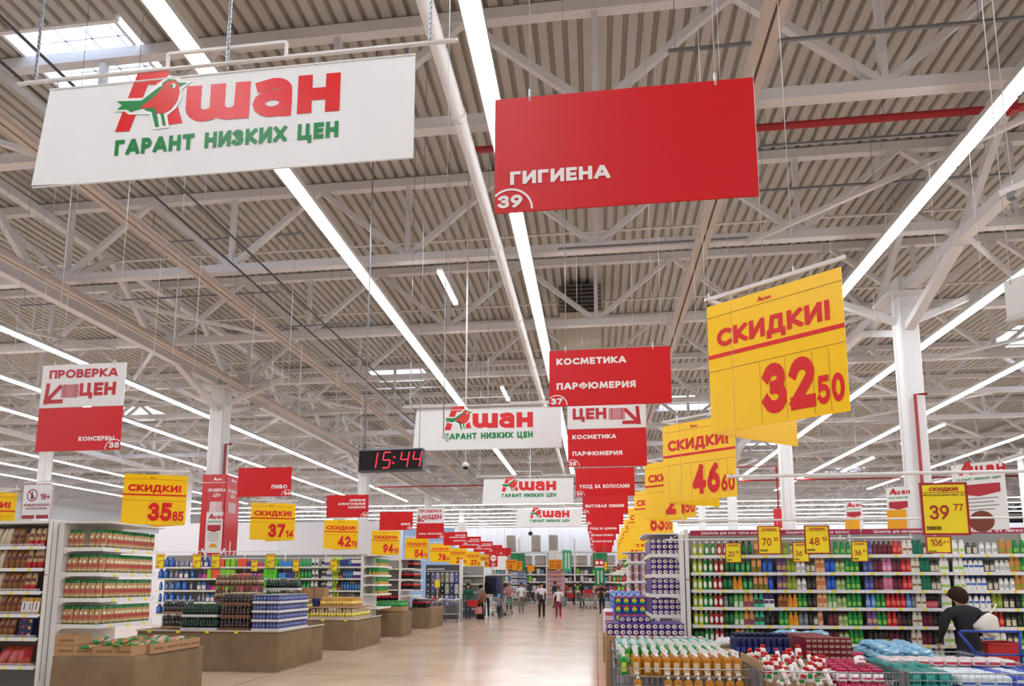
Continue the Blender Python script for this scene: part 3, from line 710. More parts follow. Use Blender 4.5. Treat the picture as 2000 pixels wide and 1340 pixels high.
# ---------------------------------------------------------------- clock
p0, p1 = P(697, 921, 9.5), P(827, 875, 9.5)
W_, H_ = p1.x - p0.x, p1.z - p0.z
t = thing('wall_clock', 'black digital clock showing 15:44 in red digits', 'clock', ((p0.x + p1.x) / 2, 9.5, p0.z), math.radians(-3))
part('case', MB().cbox(-W_ / 2, W_ / 2, 0, .14, 0, H_, .012), M('4A4D55', .4, .4), t)
part('screen', MB().box(-W_ / 2 + .025, W_ / 2 - .025, -.006, .001, .025, H_ - .025), M('14060A', .25), t)
seg = MB(); S7 = {'1': 'bc', '5': 'afgcd', '4': 'fgbc'}
dh = H_ * .7; dw = dh * .48; z0 = H_ * .14; sl = .14
for ch, xc in (('1', -.325), ('5', -.12), ('4', .15), ('4', .335)):
    x0 = xc * W_ * 1.02; th = dh * .075
    E_ = {'a': ((0, 1), (1, 1)), 'b': ((1, .5), (1, 1)), 'c': ((1, 0), (1, .5)), 'd': ((0, 0), (1, 0)), 'e': ((0, 0), (0, .5)), 'f': ((0, .5), (0, 1)), 'g': ((0, .5), (1, .5))}
    for sgm in S7[ch]:
        (ax, az), (bx, bz) = E_[sgm]; n = 5
        for q in _stroke([(x0 + ax * dw + az * dh * sl + (bx - ax) * dw * .14, z0 + az * dh + (bz - az) * dh * .1), (x0 + bx * dw + bz * dh * sl - (bx - ax) * dw * .14, z0 + bz * dh - (bz - az) * dh * .1)], th): seg.poly([(x_, -.008, z_) for x_, z_ in q])
for zz in (.3, .68):
    x0 = .045 * W_ + zz * dh * sl; zc = z0 + zz * dh; r = dh * .05
    for k in range(4): xx, zq = x0 + r * math.cos(k * PI / 2), zc + r * math.sin(k * PI / 2); seg.box(xx - .006, xx + .006, -.009, -.007, zq - .006, zq + .006)
part('digits', seg, M('FF2A3C', .5, emit=1.3), t)
part('hanging_rod', MB().tube([(-W_ / 2 + .07, .07, H_), (-W_ / 2 + .07, .07, ZD - p0.z + .05)], .012, 6), GALV, t)
part('suspension_wire', MB().tube([(W_ / 2 - .08, .07, H_), (W_ / 2 - .08, .07, ZD - p0.z + .05)], .005, 5), GALV, t)
part('cable', MB().tube([(-W_ / 2 + .05, .07, H_), (-W_ / 2 + .02, .07, H_ + .05), (-W_ / 2 + .1, .07, H_ + .06), (-W_ / 2 + .07, .07, H_ + .12)], .008, 5), DARK, t)
# ---------------------------------------------------------------- small hanging devices
p = P(909, 912, 12.6)
t = thing('dome_camera', 'white dome camera hanging on a pole below the second banner', 'camera', p)
part('pole', MB().tube([(0, 0, .06), (0, 0, ZD - p.z + .05)], .016, 8), WHITE, t); part('mount', MB().lathe([(.07, 0), (.075, .05), (.03, .09)], 14), WHITE, t)
mb = MB(); mb.ball((0, 0, 0), .06, .06, .06); part('dome', mb, M('22242A', .1), t)
p = P(1036, 1042, 29)
t = thing('dome_camera', 'tiny dark dome camera hanging before the far white partition', 'camera', p)
part('pole', MB().tube([(0, 0, .06), (0, 0, ZD - p.z + .05)], .016, 8), WHITE, t); mb = MB(); mb.ball((0, 0, 0), .1, .1, .1); part('dome', mb, M('22242A', .1), t)
p = P(870, 856, 6.0)
t = thing('card_holder', 'small clear card holder on a long thin rod over the second banner', 'card holder', p)
part('rod', MB().tube([(-.02, 0, .0), (-.02, 0, P(868, 545, 6.0).z - p.z)], .006, 6).tube([(-.02, 0, P(868, 545, 6.0).z - p.z), (-.02, 0, ZD - p.z + .05)], .003, 4), GALV, t)
part('holder', MB().bar((-.02, 0, .03), (.03, .0, -.02), .02, .05), M('BFD0D6', .2), t)
p = P(696, 905, 20)
# ---------------------------------------------------------------- framed price cards on rods
CARDF = M('A3121C', .4); CARDY = M('F7E018', .45)
RODY = {4.3: 931, 7.2: 1018, 10.0: 1053, 16: 1078, 18: 1091}
def card(x0, y0, x1, y1, Y, price, cents, label, group, desc=None, title=True):
    a, b_ = P(x0, y1, Y), P(x1, y0, Y); W_, H_ = b_.x - a.x, b_.z - a.z
    t = thing('price_card', label, 'price card', (a.x, Y, a.z), 0, group); e = W_ * .045
    f = MB().box(0, e, -.006, .006, 0, H_).box(W_ - e, W_, -.006, .006, 0, H_).box(e, W_ - e, -.006, .006, 0, e).box(e, W_ - e, -.006, .006, H_ - e, H_)
    part('frame', f, CARDF, t); part('card', MB().box(e, W_ - e, -.003, .003, e, H_ - e), CARDY, t)
    l = MB()
    if title:
        text(l, 'СКИДКИ!', W_ / 2, H_ * .84, H_ * .07, .25, width=W_ * .62, align='c', y=-.005)
        l.box(e, W_ - e, -.0055, -.004, H_ * .805, H_ * .815)
    zc = H_ * .3 if title else H_ * .42
    text(l, price, W_ * .18, zc, H_ * (.27 if title else .42), .15, width=W_ * .4 * (1 if len(price) < 3 else 1.15), y=-.005); text(l, cents, W_ * .68, zc + H_ * .16, H_ * .13, .15, width=W_ * .2, y=-.005)
    part('lettering', l, M('B01420', .45), t)
    k = MB(); rn = random.Random(x0); x = e * 2
    while x < W_ * .4: w = rn.choice((.006, .01, .016)) * W_; k.box(x, x + w, -.005, -.003, H_ * .1, H_ * .17); x += w + .01 * W_
    if desc: text(k, desc, W_ / 2, H_ * .745, H_ * .035, .18, width=W_ * .86, align='c', y=-.005)
    part('barcode', k, M('4A3A18', .5), t)
    h = MB()
    for x in (W_ * .12, W_ * .88): h.tube([(x, 0, H_ - .01), (x, 0, max(H_ + .02, P(x0, RODY[Y], Y).z - a.z))], .004, 5)
    part('hook', h, WHITE, t); return t
def rod(x0, y, x1, Y, label, hang=(.03, .97)):
    a, b_ = P(x0, y, Y), P(x1, y, Y); L = b_.x - a.x
    t = thing('hanging_rod', label, 'rod', (a.x, Y + .0, a.z), 0, 'white rods carrying price cards')
    part('tube', MB().tube([(0, 0, 0), (L, 0, 0)], .011, 8), WHITE, t)
    wires(t, [L * h for h in hang], .0, ZD - a.z + .05, .0016)
    return t
rod(1420, 931, 2150, 4.3, 'long white rod nearest, carrying the 39.77 price card')
rod(1310, 1018, 2150, 7.2, 'long white rod carrying the 70.35 and 48.12 price cards')
rod(1300, 1054.5, 1652, 10.0, 'white rod at shelf top carrying the 20.82 price card'); rod(1655, 1050.5, 1782, 10.0, 'short white rod at shelf top carrying the rightmost 36.93 card')
rod(300, 1078, 553, 16.0, 'white rod carrying the 47.81, 49.90 and 43.70 price cards'); rod(432, 1091, 706, 18.0, 'white rod carrying the small price cards at the household shelf')
g = 'framed yellow price cards'
card(1803, 942, 1887, 1046, 4.3, '39', '77', 'largest yellow price card, 39.77, in a dark red frame', g, 'ПРОФ.СМОРОДИНА+ЛИПА 100')
card(1810, 1047, 1857, 1081, 7.2, '106', '51', 'yellow price card 106.51 right under the 39.77 card', g, None, False)
card(1481, 1027, 1524, 1083, 7.2, '70', '35', 'yellow price card 70.35 over the shampoo shelves', g); card(1573, 1026, 1619, 1082, 7.2, '48', '12', 'yellow price card 48.12 over the shampoo shelves', g)
card(1417, 1060, 1447, 1099, 10.0, '20', '82', 'small yellow price card 20.82 before the top shampoo shelf', g); card(1549, 1059, 1579, 1098, 10.0, '36', '93', 'small yellow price card 36.93 just left under the 48.12 card', g)
card(1664, 1057, 1694, 1097, 10.0, '36', '93', 'small yellow price card 36.93 hanging alone right of the 48.12 card', g)
card(304, 1082, 322, 1110, 16, '47', '81', 'small yellow price card 47.81 right of the bread shelves', g); card(375, 1082, 394, 1110, 16, '49', '90', 'small yellow price card 49.90 at the left water shelves', g)
card(412, 1082, 431, 1110, 16, '43', '70', 'small yellow price card 43.70 under the red kiosk column', g); card(490, 1094, 504, 1116, 18, '48', '90', 'tiny yellow price card 48.90 at the household shelf', g)
card(519, 1082, 538, 1110, 16, '40', '60', 'small yellow price card 40.60 at the household shelf', g); card(571, 1094, 585, 1116, 18, '51', '00', 'tiny yellow price card 51 at the household shelf', g)
card(644, 1094, 659, 1115, 18, '23', '90', 'tiny yellow price card 23 at the right end of the household shelf', g)
# ---------------------------------------------------------------- red price check wrap on the left column, leaflets, other boards
KR = M('C8141F', .35)
t = thing('column_wrap', 'red price check wrap around the left white column', 'sign', (-12.24, 20.4, 2.0))
w = .6; zt = P(420, 926, 19.9).z - 2.0
part('casing', MB().box(-w, w * .35, -.42, -.38, 0, zt).box(w * .35 - .02, w * .35 + .02, -.4, .42, 0, zt).box(-w - .02, -w + .02, -.4, .42, 0, zt), KR, t)
l = MB(); l.box(-w, w * .35, -.424, -.42, zt - .28, zt - .26); brand_small(l, -.1, zt - .2, .08, -.425)
text(l, 'ПРОВЕРКА', -.08, zt - .58, .11, .2, width=.62, align='c', y=-.425); text(l, 'ЦЕН', -.08, zt - .74, .11, .2, width=.26, align='c', y=-.425)
x = -.3
rn = random.Random(5)
while x < .12: q = rn.choice((.008, .014, .02)); l.box(x, x + q, -.425, -.42, zt - 1.25, zt - .9); x += q + .012
for p0, p1 in (((-.47, .75), (-.08, .25)), ((.3, .75), (-.08, .25))):
    for q in _stroke([p0, p1], .07): l.poly([(x_, -.425, z_) for x_, z_ in q])
part('lettering', l, TXW, t)
l2 = MB(); l2.xf = Matrix.Translation((w * .35 + .024, 0, 0)) @ Matrix.Rotation(PI / 2, 4, 'Z')
brand_small(l2, 0, zt - .2, .08, 0); text(l2, 'ПРОВЕРКА', 0, zt - .58, .11, .2, width=.6, align='c'); text(l2, 'ЦЕН', 0, zt - .74, .11, .2, width=.26, align='c')
x = -.22
while x < .2: q = rn.choice((.008, .014, .02)); l2.box(x, x + q, 0, .002, zt - 1.25, zt - .9); x += q + .012
for p0, p1 in (((0, 1.0), (0, .3)), ((-.3, .7), (0, .3)), ((.3, .7), (0, .3))):
    for q in _stroke([p0, p1], .06): l2.poly([(x_, 0, z_) for x_, z_ in q])
part('lettering', l2, TXW, t)
def leaflet(x0, y0, x1, y1, Y, rz, label, yellow=False, kind=0):
    a, b_ = P(x0, y1, Y), P(x1, y0, Y); W_ = (b_.x - a.x) / math.cos(rz); H_ = b_.z - a.z
    t = thing('hanging_leaflet', label, 'poster', (a.x, Y, a.z), rz, 'white hanging shop leaflets')
    part('sheet', MB().box(0, W_, -.004, .004, 0, H_), M('EDEDEB', .5), t)
    l = MB(); brand_small(l, W_ * .52, H_ * .83, W_ * .24, -.006); part('logo', l, M('C8202A', .4), t)
    l = MB(); text(l, 'ГАРАНТ НИЗКИХ ЦЕН', W_ / 2, H_ * .745, H_ * .035, .24, width=W_ * .84, align='c', y=-.006); part('slogan', l, M('3C8A68', .4), t)
    l = MB(); l.poly([(W_ * .1, -.006, H_ * .68), (W_ * .1, -.006, H_ * .55), (W_ * .5, -.006, H_ * .5), (W_ * .9, -.006, H_ * .55), (W_ * .9, -.006, H_ * .68)]); part('ribbon', l, M('B8283A', .5), t)
    if yellow: part('price_slip', MB().box(-.03 * W_, W_ * .8, -.012, -.008, 0, H_ * .5), M('F2A90F', .5), t)
    else:
        l = MB()
        for k in range(4): l.box(W_ * .15, W_ * (.85 - .08 * (k % 2)), -.006, -.004, H_ * (.46 - k * .055), H_ * (.475 - k * .055))
        part('text_lines', l, M('8A8A88', .5), t)
        l = MB(); ring(l, W_ * .5, H_ * .13, 0, W_ * .24, 0, 180 if kind else 360, -.006); part('picture', l, M('E8A81E' if kind else '7A3A22', .5), t)
    wires(t, (.08 * W_, .92 * W_), H_, ZD - a.z + .05, .003); return t
leaflet(399, 1000, 436, 1080, 14.2, 0, 'white hanging leaflet in front of the red column wrap', kind=1)
leaflet(1868, 908, 1928, 1038, 9.6, math.radians(-38), 'largest white hanging leaflet at the far right, above the shampoo shelf')
leaflet(1736, 952, 1766, 1042, 14.2, math.radians(-30), 'white hanging leaflet with a yellow slip by the big right-hand column', True)
leaflet(1653, 981, 1677, 1042, 18.0, math.radians(-30), 'small white hanging leaflet with yellow slip, left of the big column', True)
a, b_ = P(40, 1015, 10.0), P(108, 945, 10.0); W_, H_ = b_.x - a.x, b_.z - a.z
t = thing('warning_poster', 'white poster with a crossed-out bottle and 18+ at the upper left', 'poster', (a.x, 10.0, a.z), math.radians(-3))
part('sheet', MB().box(0, W_, -.005, .005, 0, H_), M('EFEDEE', .5), t)
l = MB(); ring(l, W_ * .33, H_ * .68, W_ * .15, W_ * .18, 0, 360, -.007)
for q in _stroke([(W_ * .22, H_ * .8), (W_ * .44, H_ * .56)], W_ * .03): l.poly([(x_, -.0075, z_) for x_, z_ in q])
text(l, '18+', W_ * .6, H_ * .55, H_ * .17, .2, width=W_ * .32, y=-.007); text(l, 'ЗАПРЕЩЕНА ПРОДАЖА', W_ * .5, H_ * .37, H_ * .07, .2, width=W_ * .86, align='c', y=-.007)
text(l, 'АЛКОГОЛЬНОЙ ПРОДУКЦИИ', W_ * .5, H_ * .28, H_ * .05, .2, width=W_ * .7, align='c', y=-.007)
for x in (.05, .52): l.box(W_ * x, W_ * (x + .4), -.007, -.005, H_ * .02, H_ * .12)
l.box(0, W_, -.0065, -.005, H_ - .01, H_).box(0, .008, -.0065, -.005, 0, H_).box(W_ - .008, W_, -.0065, -.005, 0, H_)
part('lettering', l, M('A81E30', .5), t)
part('bottle_symbol', MB().prism([(W_ * .29, H_ * .57), (W_ * .36, H_ * .57), (W_ * .36, H_ * .69), (W_ * .34, H_ * .73), (W_ * .34, H_ * .79), (W_ * .31, H_ * .79), (W_ * .31, H_ * .73), (W_ * .29, H_ * .69)], -.0068, -.006), DARK, t)
part('hanging_rail', MB().tube([(0, 0, H_ + .04), (W_, 0, H_ + .04)], .008, 6), STEEL, t); wires(t, (.1 * W_, .9 * W_), H_, ZD - a.z + .088, .003)
# far coloured boards
def board(x0, y0, x1, y1, Y, hexc, label, rz=0, lett=None, name='hanging_board', cat='sign'):
    a, b_ = P(x0, y1, Y), P(x1, y0, Y); W_ = (b_.x - a.x) / max(.2, math.cos(rz)); H_ = b_.z - a.z
    t = thing(name, label, cat, (a.x, Y, a.z), rz)
    part('board', MB().box(0, W_, -.01, .01, 0, H_), M(hexc, .5), t)
    if lett: lett(t, W_, H_)
    wires(t, (.1 * W_, .9 * W_), H_, max(.2, ZD - a.z + .05), .005); return t
board(998, 1081, 1025, 1114, 49, '148A5C', 'green board hanging left of the pink shelves')
board(1018, 1096, 1026, 1116, 48, '1B9A66', 'small lower green board beside the orange price boards')
def vt(t, W_, H_):
    l = MB()
    for k in (.25, .6): 
        for j in range(9): l.box(W_ * k, W_ * (k + .18), -.013, -.01, H_ * (.12 + .085 * j), H_ * (.17 + .085 * j))
    part('lettering', l, TXW, t)
board(1099, 1074, 1115, 1115, 42.5, '22A070', 'green board turned sideways with pale letters, right of the pink shelves', math.radians(55), vt)
board(1071, 1075, 1092, 1093, 45, 'EEF2F2', 'white board hanging above the orange price boards')
board(1158, 1080, 1186, 1114, 41.5, '0F7E50', 'broad green board under the farthest red boards of the right row')
board(1162, 1110, 1181, 1144, 35.6, '0E8A54', 'long green banner hanging under the small red picture board', 0, vt)
def rb(t, W_, H_):
    l = MB()
    for k in (.28, .72): ring(l, W_ * k, H_ * .62, 0, W_ * .17, 0, 360, -.013)
    l.box(W_ * .05, W_ * .95, -.013, -.01, .02 * H_, H_ * .2); part('lettering', l, TXW, t)
board(1161, 1093, 1180, 1109, 35.7, 'C41420', 'small red picture board above the long green banner', 0, rb)
board(1181, 1098, 1185, 1114, 35.2, 'F5B400', 'narrow yellow board beside the small red picture board')
def r9(t, W_, H_):
    l = MB(); ring(l, W_ * .5, H_ * .7, 0, W_ * .36, 0, 360, -.013); part('disc', l, TXW, t)
    l = MB(); text(l, '899', W_ * .5, H_ * .62, H_ * .16, .2, width=W_ * .55, align='c', y=-.015); part('lettering', l, TXR, t)
    l = MB()
    for p0, p1 in (((.5, .4), (.5, .08)), ((.25, .25), (.5, .06)), ((.75, .25), (.5, .06))):
        for q in _stroke([(p0[0] * W_, p0[1] * H_), (p1[0] * W_, p1[1] * H_)], .07 * W_): l.poly([(x_, -.014, z_) for x_, z_ in q])
    part('arrow', l, TXW, t)
board(955, 1083, 972, 1107, 36, 'C8141F', 'red board with a white 899 disc and down arrow', 0, r9)
board(962, 1086, 988, 1113, 37.5, 'F1F2F0', 'white board behind the red 899 board')
board(893, 1020, 911, 1042, 33, 'F0EFEE', 'small white sheet hanging above the red boards of the left row')

# objects cut off by the right picture edge
p = P(1954, 386, 5.2)
t = thing('hanging_rail', 'white hanging rail end at the right picture edge, upper', 'rail', p, math.radians(-50))
part('profile', MB().box(0, .7, -.02, .02, 0, .05), STEEL, t); part('clip', MB().box(.05, .1, -.03, .03, -.05, 0).box(.3, .35, -.03, .03, -.05, 0), M('77777A', .5), t); wires(t, (.08, .6), .05, ZD - p.z + .05)
p = P(1968, 628, 5.6)
t = thing('hanging_sleeve', 'clear plastic hanging sleeve cut off by the right picture edge', 'sleeve', p, math.radians(-60))
part('sheet', MB().box(0, .5, -.004, .004, 0, .34), M('D8DCE0', .15), t); part('roll', MB().tube([(0, 0, 0), (.5, 0, 0)], .03, 10), M('C4C8CE', .15), t); wires(t, (.05, .45), .33, ZD - p.z + .05)

board(1512, 994, 1526, 1032, 24.6, 'D2202C', 'small red board left of the slim white column beyond the shampoo shelves')
board(1533, 1018, 1548, 1041, 22.5, 'E8E6E6', 'small white sheet beside the slim white column beyond the shampoo shelves')
# ================================================================ shelving
SHW = M('E4E3E0', .45); BACKP = M('8F8D8A', .6); BASEP = M('8F8D8A', .6)
LEV = ['top', 'second', 'third', 'fourth', 'fifth', 'sixth', 'bottom']
_shelf = {}
def shelf_part(parent, w, d, x, y, z, tags=4, lip=.045, wire=False):
    key = (round(w, 3), round(d, 3), tags)
    if key not in _shelf:
        rn = random.Random(int(w * 1000)); s = MB().box(.003, w - .003, .012, d, -.03, 0)
        r = MB(); r.box(.003, w - .003, 0, .012, -lip, .006); r.mi = 1
        for k in range(tags):
            xx = w * (k + .35 + .3 * rn.random()) / tags; r.box(xx - .025, xx + .025, -.003, 0, -lip + .006, -.002)
        if wire:
            pass
        _shelf[key] = (s.mesh('shelf', SHW), r.mesh('price_rail', [RAIL, TAG]))
    s = put('shelf', _shelf[key][0], parent, (x, y, z)); put('price_rail', _shelf[key][1], s); return s
def shelf_wire(parent, w, x, y, z, h=.035):
    m = MB().tube([(0, 0, h), (w, 0, h)], .004, 5).tube([(0, 0, h * .5), (w, 0, h * .5)], .003, 5)
    k = 0.0
    while k <= w: m.tube([(k, 0, 0), (k, 0, h)], .003, 4); k += .15
    o = part('wire_guard', m, WHITE, parent); o.location = (x, y, z)
def gondola(label, X0, nb, bw, Y, depth, top, levels, cat='shelving', double=0, side_post=True):
    t = thing('shelf_unit', label, cat, (X0, Y, 0))
    L = nb * bw
    part('back_panel', MB().box(0, L, depth, depth + .03, .1, top), BACKP, t)
    part('base', MB().box(0, L, .03, depth, 0, .12), BASEP, t)
    for i in range(nb + 1):
        part('upright', MB().cbox(i * bw - .02, i * bw + .02, depth - .035, depth, 0, top, .004), SHW, t)
    for z in levels:
        for i in range(nb): shelf_part(t, bw, depth - .04, i * bw, 0, z)
    return t
# ---------------------------------------------------------------- bottle kinds
def bottle_kind(name, body, cap, lab=None, w=.068, h=.2, d=.045, style='oval', labh=(.25, .68), sq=.35):
    hw, hd = w / 2, d / 2; b = MB(); c = MB(); l = MB(); name = name or SHN[style]
    if style == 'oval':
        b.loft([(0, hw * .86, hd * .86), (.012, hw, hd), (h * .62, hw, hd), (h * .76, hw * .8, hd * .85), (h * .85, hw * .4, hd * .6)], 14, sq)
        c.loft([(h * .85, hw * .44, hd * .66), (h * .99, hw * .42, hd * .62), (h, hw * .36, hd * .55)], 12, .1)
    elif style == 'tall':
        b.loft([(0, hw * .9, hd * .9), (.01, hw, hd), (h * .72, hw * .94, hd), (h * .83, hw * .7, hd * .8)], 14, sq)
        c.loft([(h * .83, hw * .72, hd * .82), (h * .98, hw * .66, hd * .78), (h, hw * .6, hd * .7)], 14, .2)
    elif style == 'curve':
        b.loft([(0, hw * .8, hd * .85), (.012, hw * .92, hd), (h * .3, hw, hd), (h * .6, hw * .84, hd * .9), (h * .84, hw * .55, hd * .7)], 14, .2)
        c.loft([(h * .84, hw * .57, hd * .72), (h * .97, hw * .5, hd * .6), (h, hw * .4, hd * .5)], 12, .1)
    elif style == 'tube':
        c.loft([(0, hw * .8, hd * .9), (h * .16, hw * .84, hd * .94)], 12, .3)
        b.loft([(h * .16, hw * .86, hd), (h * .5, hw * .95, hd * .7), (h * .97, hw, hd * .12), (h, hw, hd * .1)], 14, .3)
    elif style == 'jar':
        b.loft([(0, hw * .95, hd * .95), (.01, hw, hd), (h * .65, hw, hd)], 14, .2); c.loft([(h * .65, hw * 1.02, hd * 1.02), (h * .97, hw * 1.02, hd * 1.02), (h, hw * .96, hd * .96)], 14, .1)
    elif style == 'pump':
        b.loft([(0, hw * .93, hd * .93), (.012, hw, hd), (h * .6, hw, hd), (h * .68, hw * .75, hd * .8), (h * .72, hw * .34, hd * .45)], 12, .6)
        c.loft([(h * .72, hw * .4, hd * .55), (h * .8, hw * .38, hd * .52), (h * .81, hw * .16, hd * .22), (h * .9, hw * .15, hd * .2)], 10, .0)
        c.box(-hw * .75, hw * .32, -hd * .3, hd * .3, h * .9, h * .985); c.box(-hw * .8, -hw * .55, -hd * .2, hd * .2, h * .86, h * .92)
    root = put(name, b.mesh(name, body)); part('cap' if style != 'pump' else 'pump', c, cap, root)
    if lab:
        z0, z1 = h * labh[0], h * labh[1]
        if labh[0] < 0: pass
        if style == 'oval' and sq < .3: ring(l, 0, 0, 0, 1, 0, 360, 0, 18)
        if l.v: l.v = [(x * hw * .62, -hd * 1.03, (z0 + z1) / 2 + z * (z1 - z0) / 2) for x, y, z in l.v]
        else:
            n = 6; e = .74
            A = [(hw * e * (2 * i / n - 1), -hd * (1.03 - .16 * abs(2 * i / n - 1) ** 3)) for i in range(n + 1)]
            for (xa, ya), (xb, yb) in zip(A, A[1:]): l.poly([(xa, ya, z0), (xb, yb, z0), (xb, yb, z1), (xa, ya, z1)])
        part('label', l, lab, root)
    root['_w'] = w
    return Proto(root)
def PL(h, r=.28, **k): return M(h, r, 0, .5, **k)
WHT = PL('EFEFEC')
SHN = {'oval': 'shampoo_bottle', 'tall': 'shower_gel_bottle', 'curve': 'balm_bottle', 'jar': 'cream_jar'}
SH = None
BK = {
 'y': ('yellow-green bottle, white oval label', lambda: bottle_kind(SH, PL('A8B81C'), WHT, WHT, .074, .215, .05, 'oval', (.14, .6), .25)),
 'g': ('green bottle, white oval label', lambda: bottle_kind(SH, PL('1F8A2E'), WHT, WHT, .074, .215, .05, 'oval', (.14, .6), .25)),
 'r': ('red bottle, white oval label', lambda: bottle_kind(SH, PL('A81C1E'), WHT, WHT, .076, .215, .05, 'oval', (.14, .6), .25)),
 'd': ('dark green bottle', lambda: bottle_kind(SH, PL('0F4A22'), PL('12381C'), PL('1F7A3A'), .08, .22, .05, 'curve')),
 's': ('short green bottle', lambda: bottle_kind(SH, PL('1D8440'), PL('2A9A50'), PL('4FB56A'), .066, .17, .045, 'tall')),
 'o': ('orange-brown bottle, peach label', lambda: bottle_kind(SH, PL('8A7A2C'), PL('E0904A'), PL('E7A068'), .075, .225, .05, 'tall', (.4, .8))),
 'b': ('blue tapered bottle', lambda: bottle_kind(SH, PL('1B56C4'), PL('1B56C4'), PL('2B6BD8'), .074, .21, .045, 'curve')),
 'Y': ('yellow bottle, orange label', lambda: bottle_kind(SH, PL('F0A818'), PL('F2B52C'), PL('E88E2A'), .076, .2, .045, 'curve')),
 'G': ('bright green bottle', lambda: bottle_kind(SH, PL('148A3A'), PL('1FA24A'), PL('7FC04A'), .07, .205, .045, 'tall', (.15, .42))),
 't': ('green and white bottle', lambda: bottle_kind(SH, PL('66AC60'), PL('2BB04A'), PL('C8DCC0'), .072, .21, .045, 'tall', (.05, .4))),
 'p': ('orange bottle with purple base', lambda: bottle_kind(SH, PL('D9974F'), PL('E3A25A'), PL('8A3A6A'), .074, .215, .05, 'tall', (.05, .4))),
 'T': ('mint green bottle, dark label', lambda: bottle_kind(SH, PL('3CBE98'), PL('3CBE98'), PL('4A4436'), .08, .21, .045, 'curve', (.25, .55))),
 'w': ('white bottle, purple cap', lambda: bottle_kind(SH, WHT, PL('4A2A7A'), PL('5A3A86'), .085, .19, .06, 'jar', (.3, .55))),
 'k': ('black bottle', lambda: bottle_kind(SH, PL('1C1A1C'), PL('101012'), PL('4A443E'), .07, .19, .045, 'tall', (.2, .5))),
 'u': ('purple bottle, peach label', lambda: bottle_kind(SH, PL('6A4A80'), PL('7A5A90'), PL('C99A6A'), .08, .21, .05, 'tall', (.2, .5))),
 'l': ('olive bottle', lambda: bottle_kind(SH, PL('7A8A1E'), PL('9AA43A'), PL('9AB03A'), .08, .21, .05, 'tall', (.15, .5))),
 'W': ('small white bottle', lambda: bottle_kind(SH, WHT, PL('DCDCDA'), PL('B9BCC0'), .068, .17, .045, 'tall', (.2, .5))),
 'c': ('peach bottle, tan cap', lambda: bottle_kind(SH, PL('E8B48A'), PL('D9A06C'), PL('C97A4A'), .08, .23, .05, 'tall', (.3, .6))),
 'i': ('pale lime bottle', lambda: bottle_kind(SH, PL('B4C88A'), PL('6A7A3A'), PL('8AA45A'), .068, .17, .045, 'tall', (.2, .5))),
 'v': ('violet-blue bottle', lambda: bottle_kind(SH, PL('3F4C9A'), PL('4A58A8'), PL('6A78B8'), .07, .2, .045, 'tall', (.2, .5))),
 'm': ('maroon bottle', lambda: bottle_kind(SH, PL('5A1226'), PL('4A0E20'), PL('7A2A3A'), .076, .2, .045, 'oval', (.2, .5))),
 'P': ('pink bottle', lambda: bottle_kind(SH, PL('D070A0'), PL('E8A0C0'), PL('E8B0C8'), .078, .2, .045, 'tall', (.2, .5))),
 'q': ('pink bottle with mint cap', lambda: bottle_kind(SH, PL('E0809A'), PL('3CC8A0'), PL('C06A90'), .085, .225, .05, 'tall', (.1, .3))),
 'R': ('bright red bottle', lambda: bottle_kind(SH, PL('C8202A'), PL('D83A34'), PL('E86A5A'), .074, .21, .045, 'curve', (.2, .5))),
 'h': ('cream bottle, brown mark', lambda: bottle_kind(SH, PL('E8E2D2'), PL('EFEAE0'), PL('9A6A4A'), .074, .21, .045, 'tall', (.3, .45))),
 'e': ('teal bottle', lambda: bottle_kind(SH, PL('0E6A50'), PL('128A66'), PL('0F7A5A'), .085, .22, .05, 'tall', (.2, .5))),
 'n': ('smoky bottle, cream label', lambda: bottle_kind(SH, PL('4A463C'), PL('2A2822'), PL('CFC8B0'), .074, .17, .045, 'oval', (.1, .6), .4)),
 'a': ('white bottle, green mark', lambda: bottle_kind(SH, WHT, PL('E6E8E2'), PL('A4C85A'), .078, .21, .045, 'tall', (.2, .4))),
 'H': ('white bottle with blue cap', lambda: bottle_kind(SH, WHT, PL('1E4AA0'), PL('3A6AC0'), .08, .205, .045, 'curve', (.35, .5))),
 'O': ('golden orange bottle', lambda: bottle_kind(SH, PL('C9883A'), PL('D8A04A'), PL('8AA03A'), .082, .215, .05, 'tall', (.15, .4))),
 'N': ('dark brown bottle', lambda: bottle_kind(SH, PL('2E1E18'), PL('2A1A14'), PL('B09A70'), .09, .21, .05, 'oval', (.15, .35), .4)),
 'f': ('white bottle, dark red mark', lambda: bottle_kind(SH, WHT, WHT, PL('A03A4A'), .085, .21, .045, 'curve', (.25, .42))),
 'x': ('grey bottle', lambda: bottle_kind(SH, PL('6A7078'), PL('4A5058'), PL('8A929A'), .066, .2, .04, 'tall', (.2, .5))),
 'A': ('amber bottle', lambda: bottle_kind(SH, PL('A8642A'), PL('B8742E'), PL('7A4420'), .082, .2, .05, 'oval', (.15, .5), .4)),
 'L': ('light blue bottle', lambda: bottle_kind(SH, PL('5A8AD0'), PL('6A9AE0'), PL('8AB0E8'), .07, .21, .045, 'curve', (.2, .5))),
 'j': ('wide red jar with black lid', lambda: bottle_kind('hair_mask_jar', PL('B82A4A'), PL('1A1416'), PL('D06A7A'), .11, .16, .09, 'jar', (.15, .5))),
}
_bp = {}
def bk(k):
    if k not in _bp: _bp[k] = BK[k][1]()
    return _bp[k]
SHX0, SHY, BW_ = 1.515, 10.9, 1.32
SHLEV = [2.126, 1.85, 1.574, 1.30, 1.02, .745, .47]
t = gondola('long white wall of shelving full of shampoo bottles, at the right', SHX0, 5, BW_, SHY, .52, 2.53, SHLEV)
part('end_panel', MB().cbox(-.085, -.025, -.02, .57, 0, 2.55, .006), SHW, t)
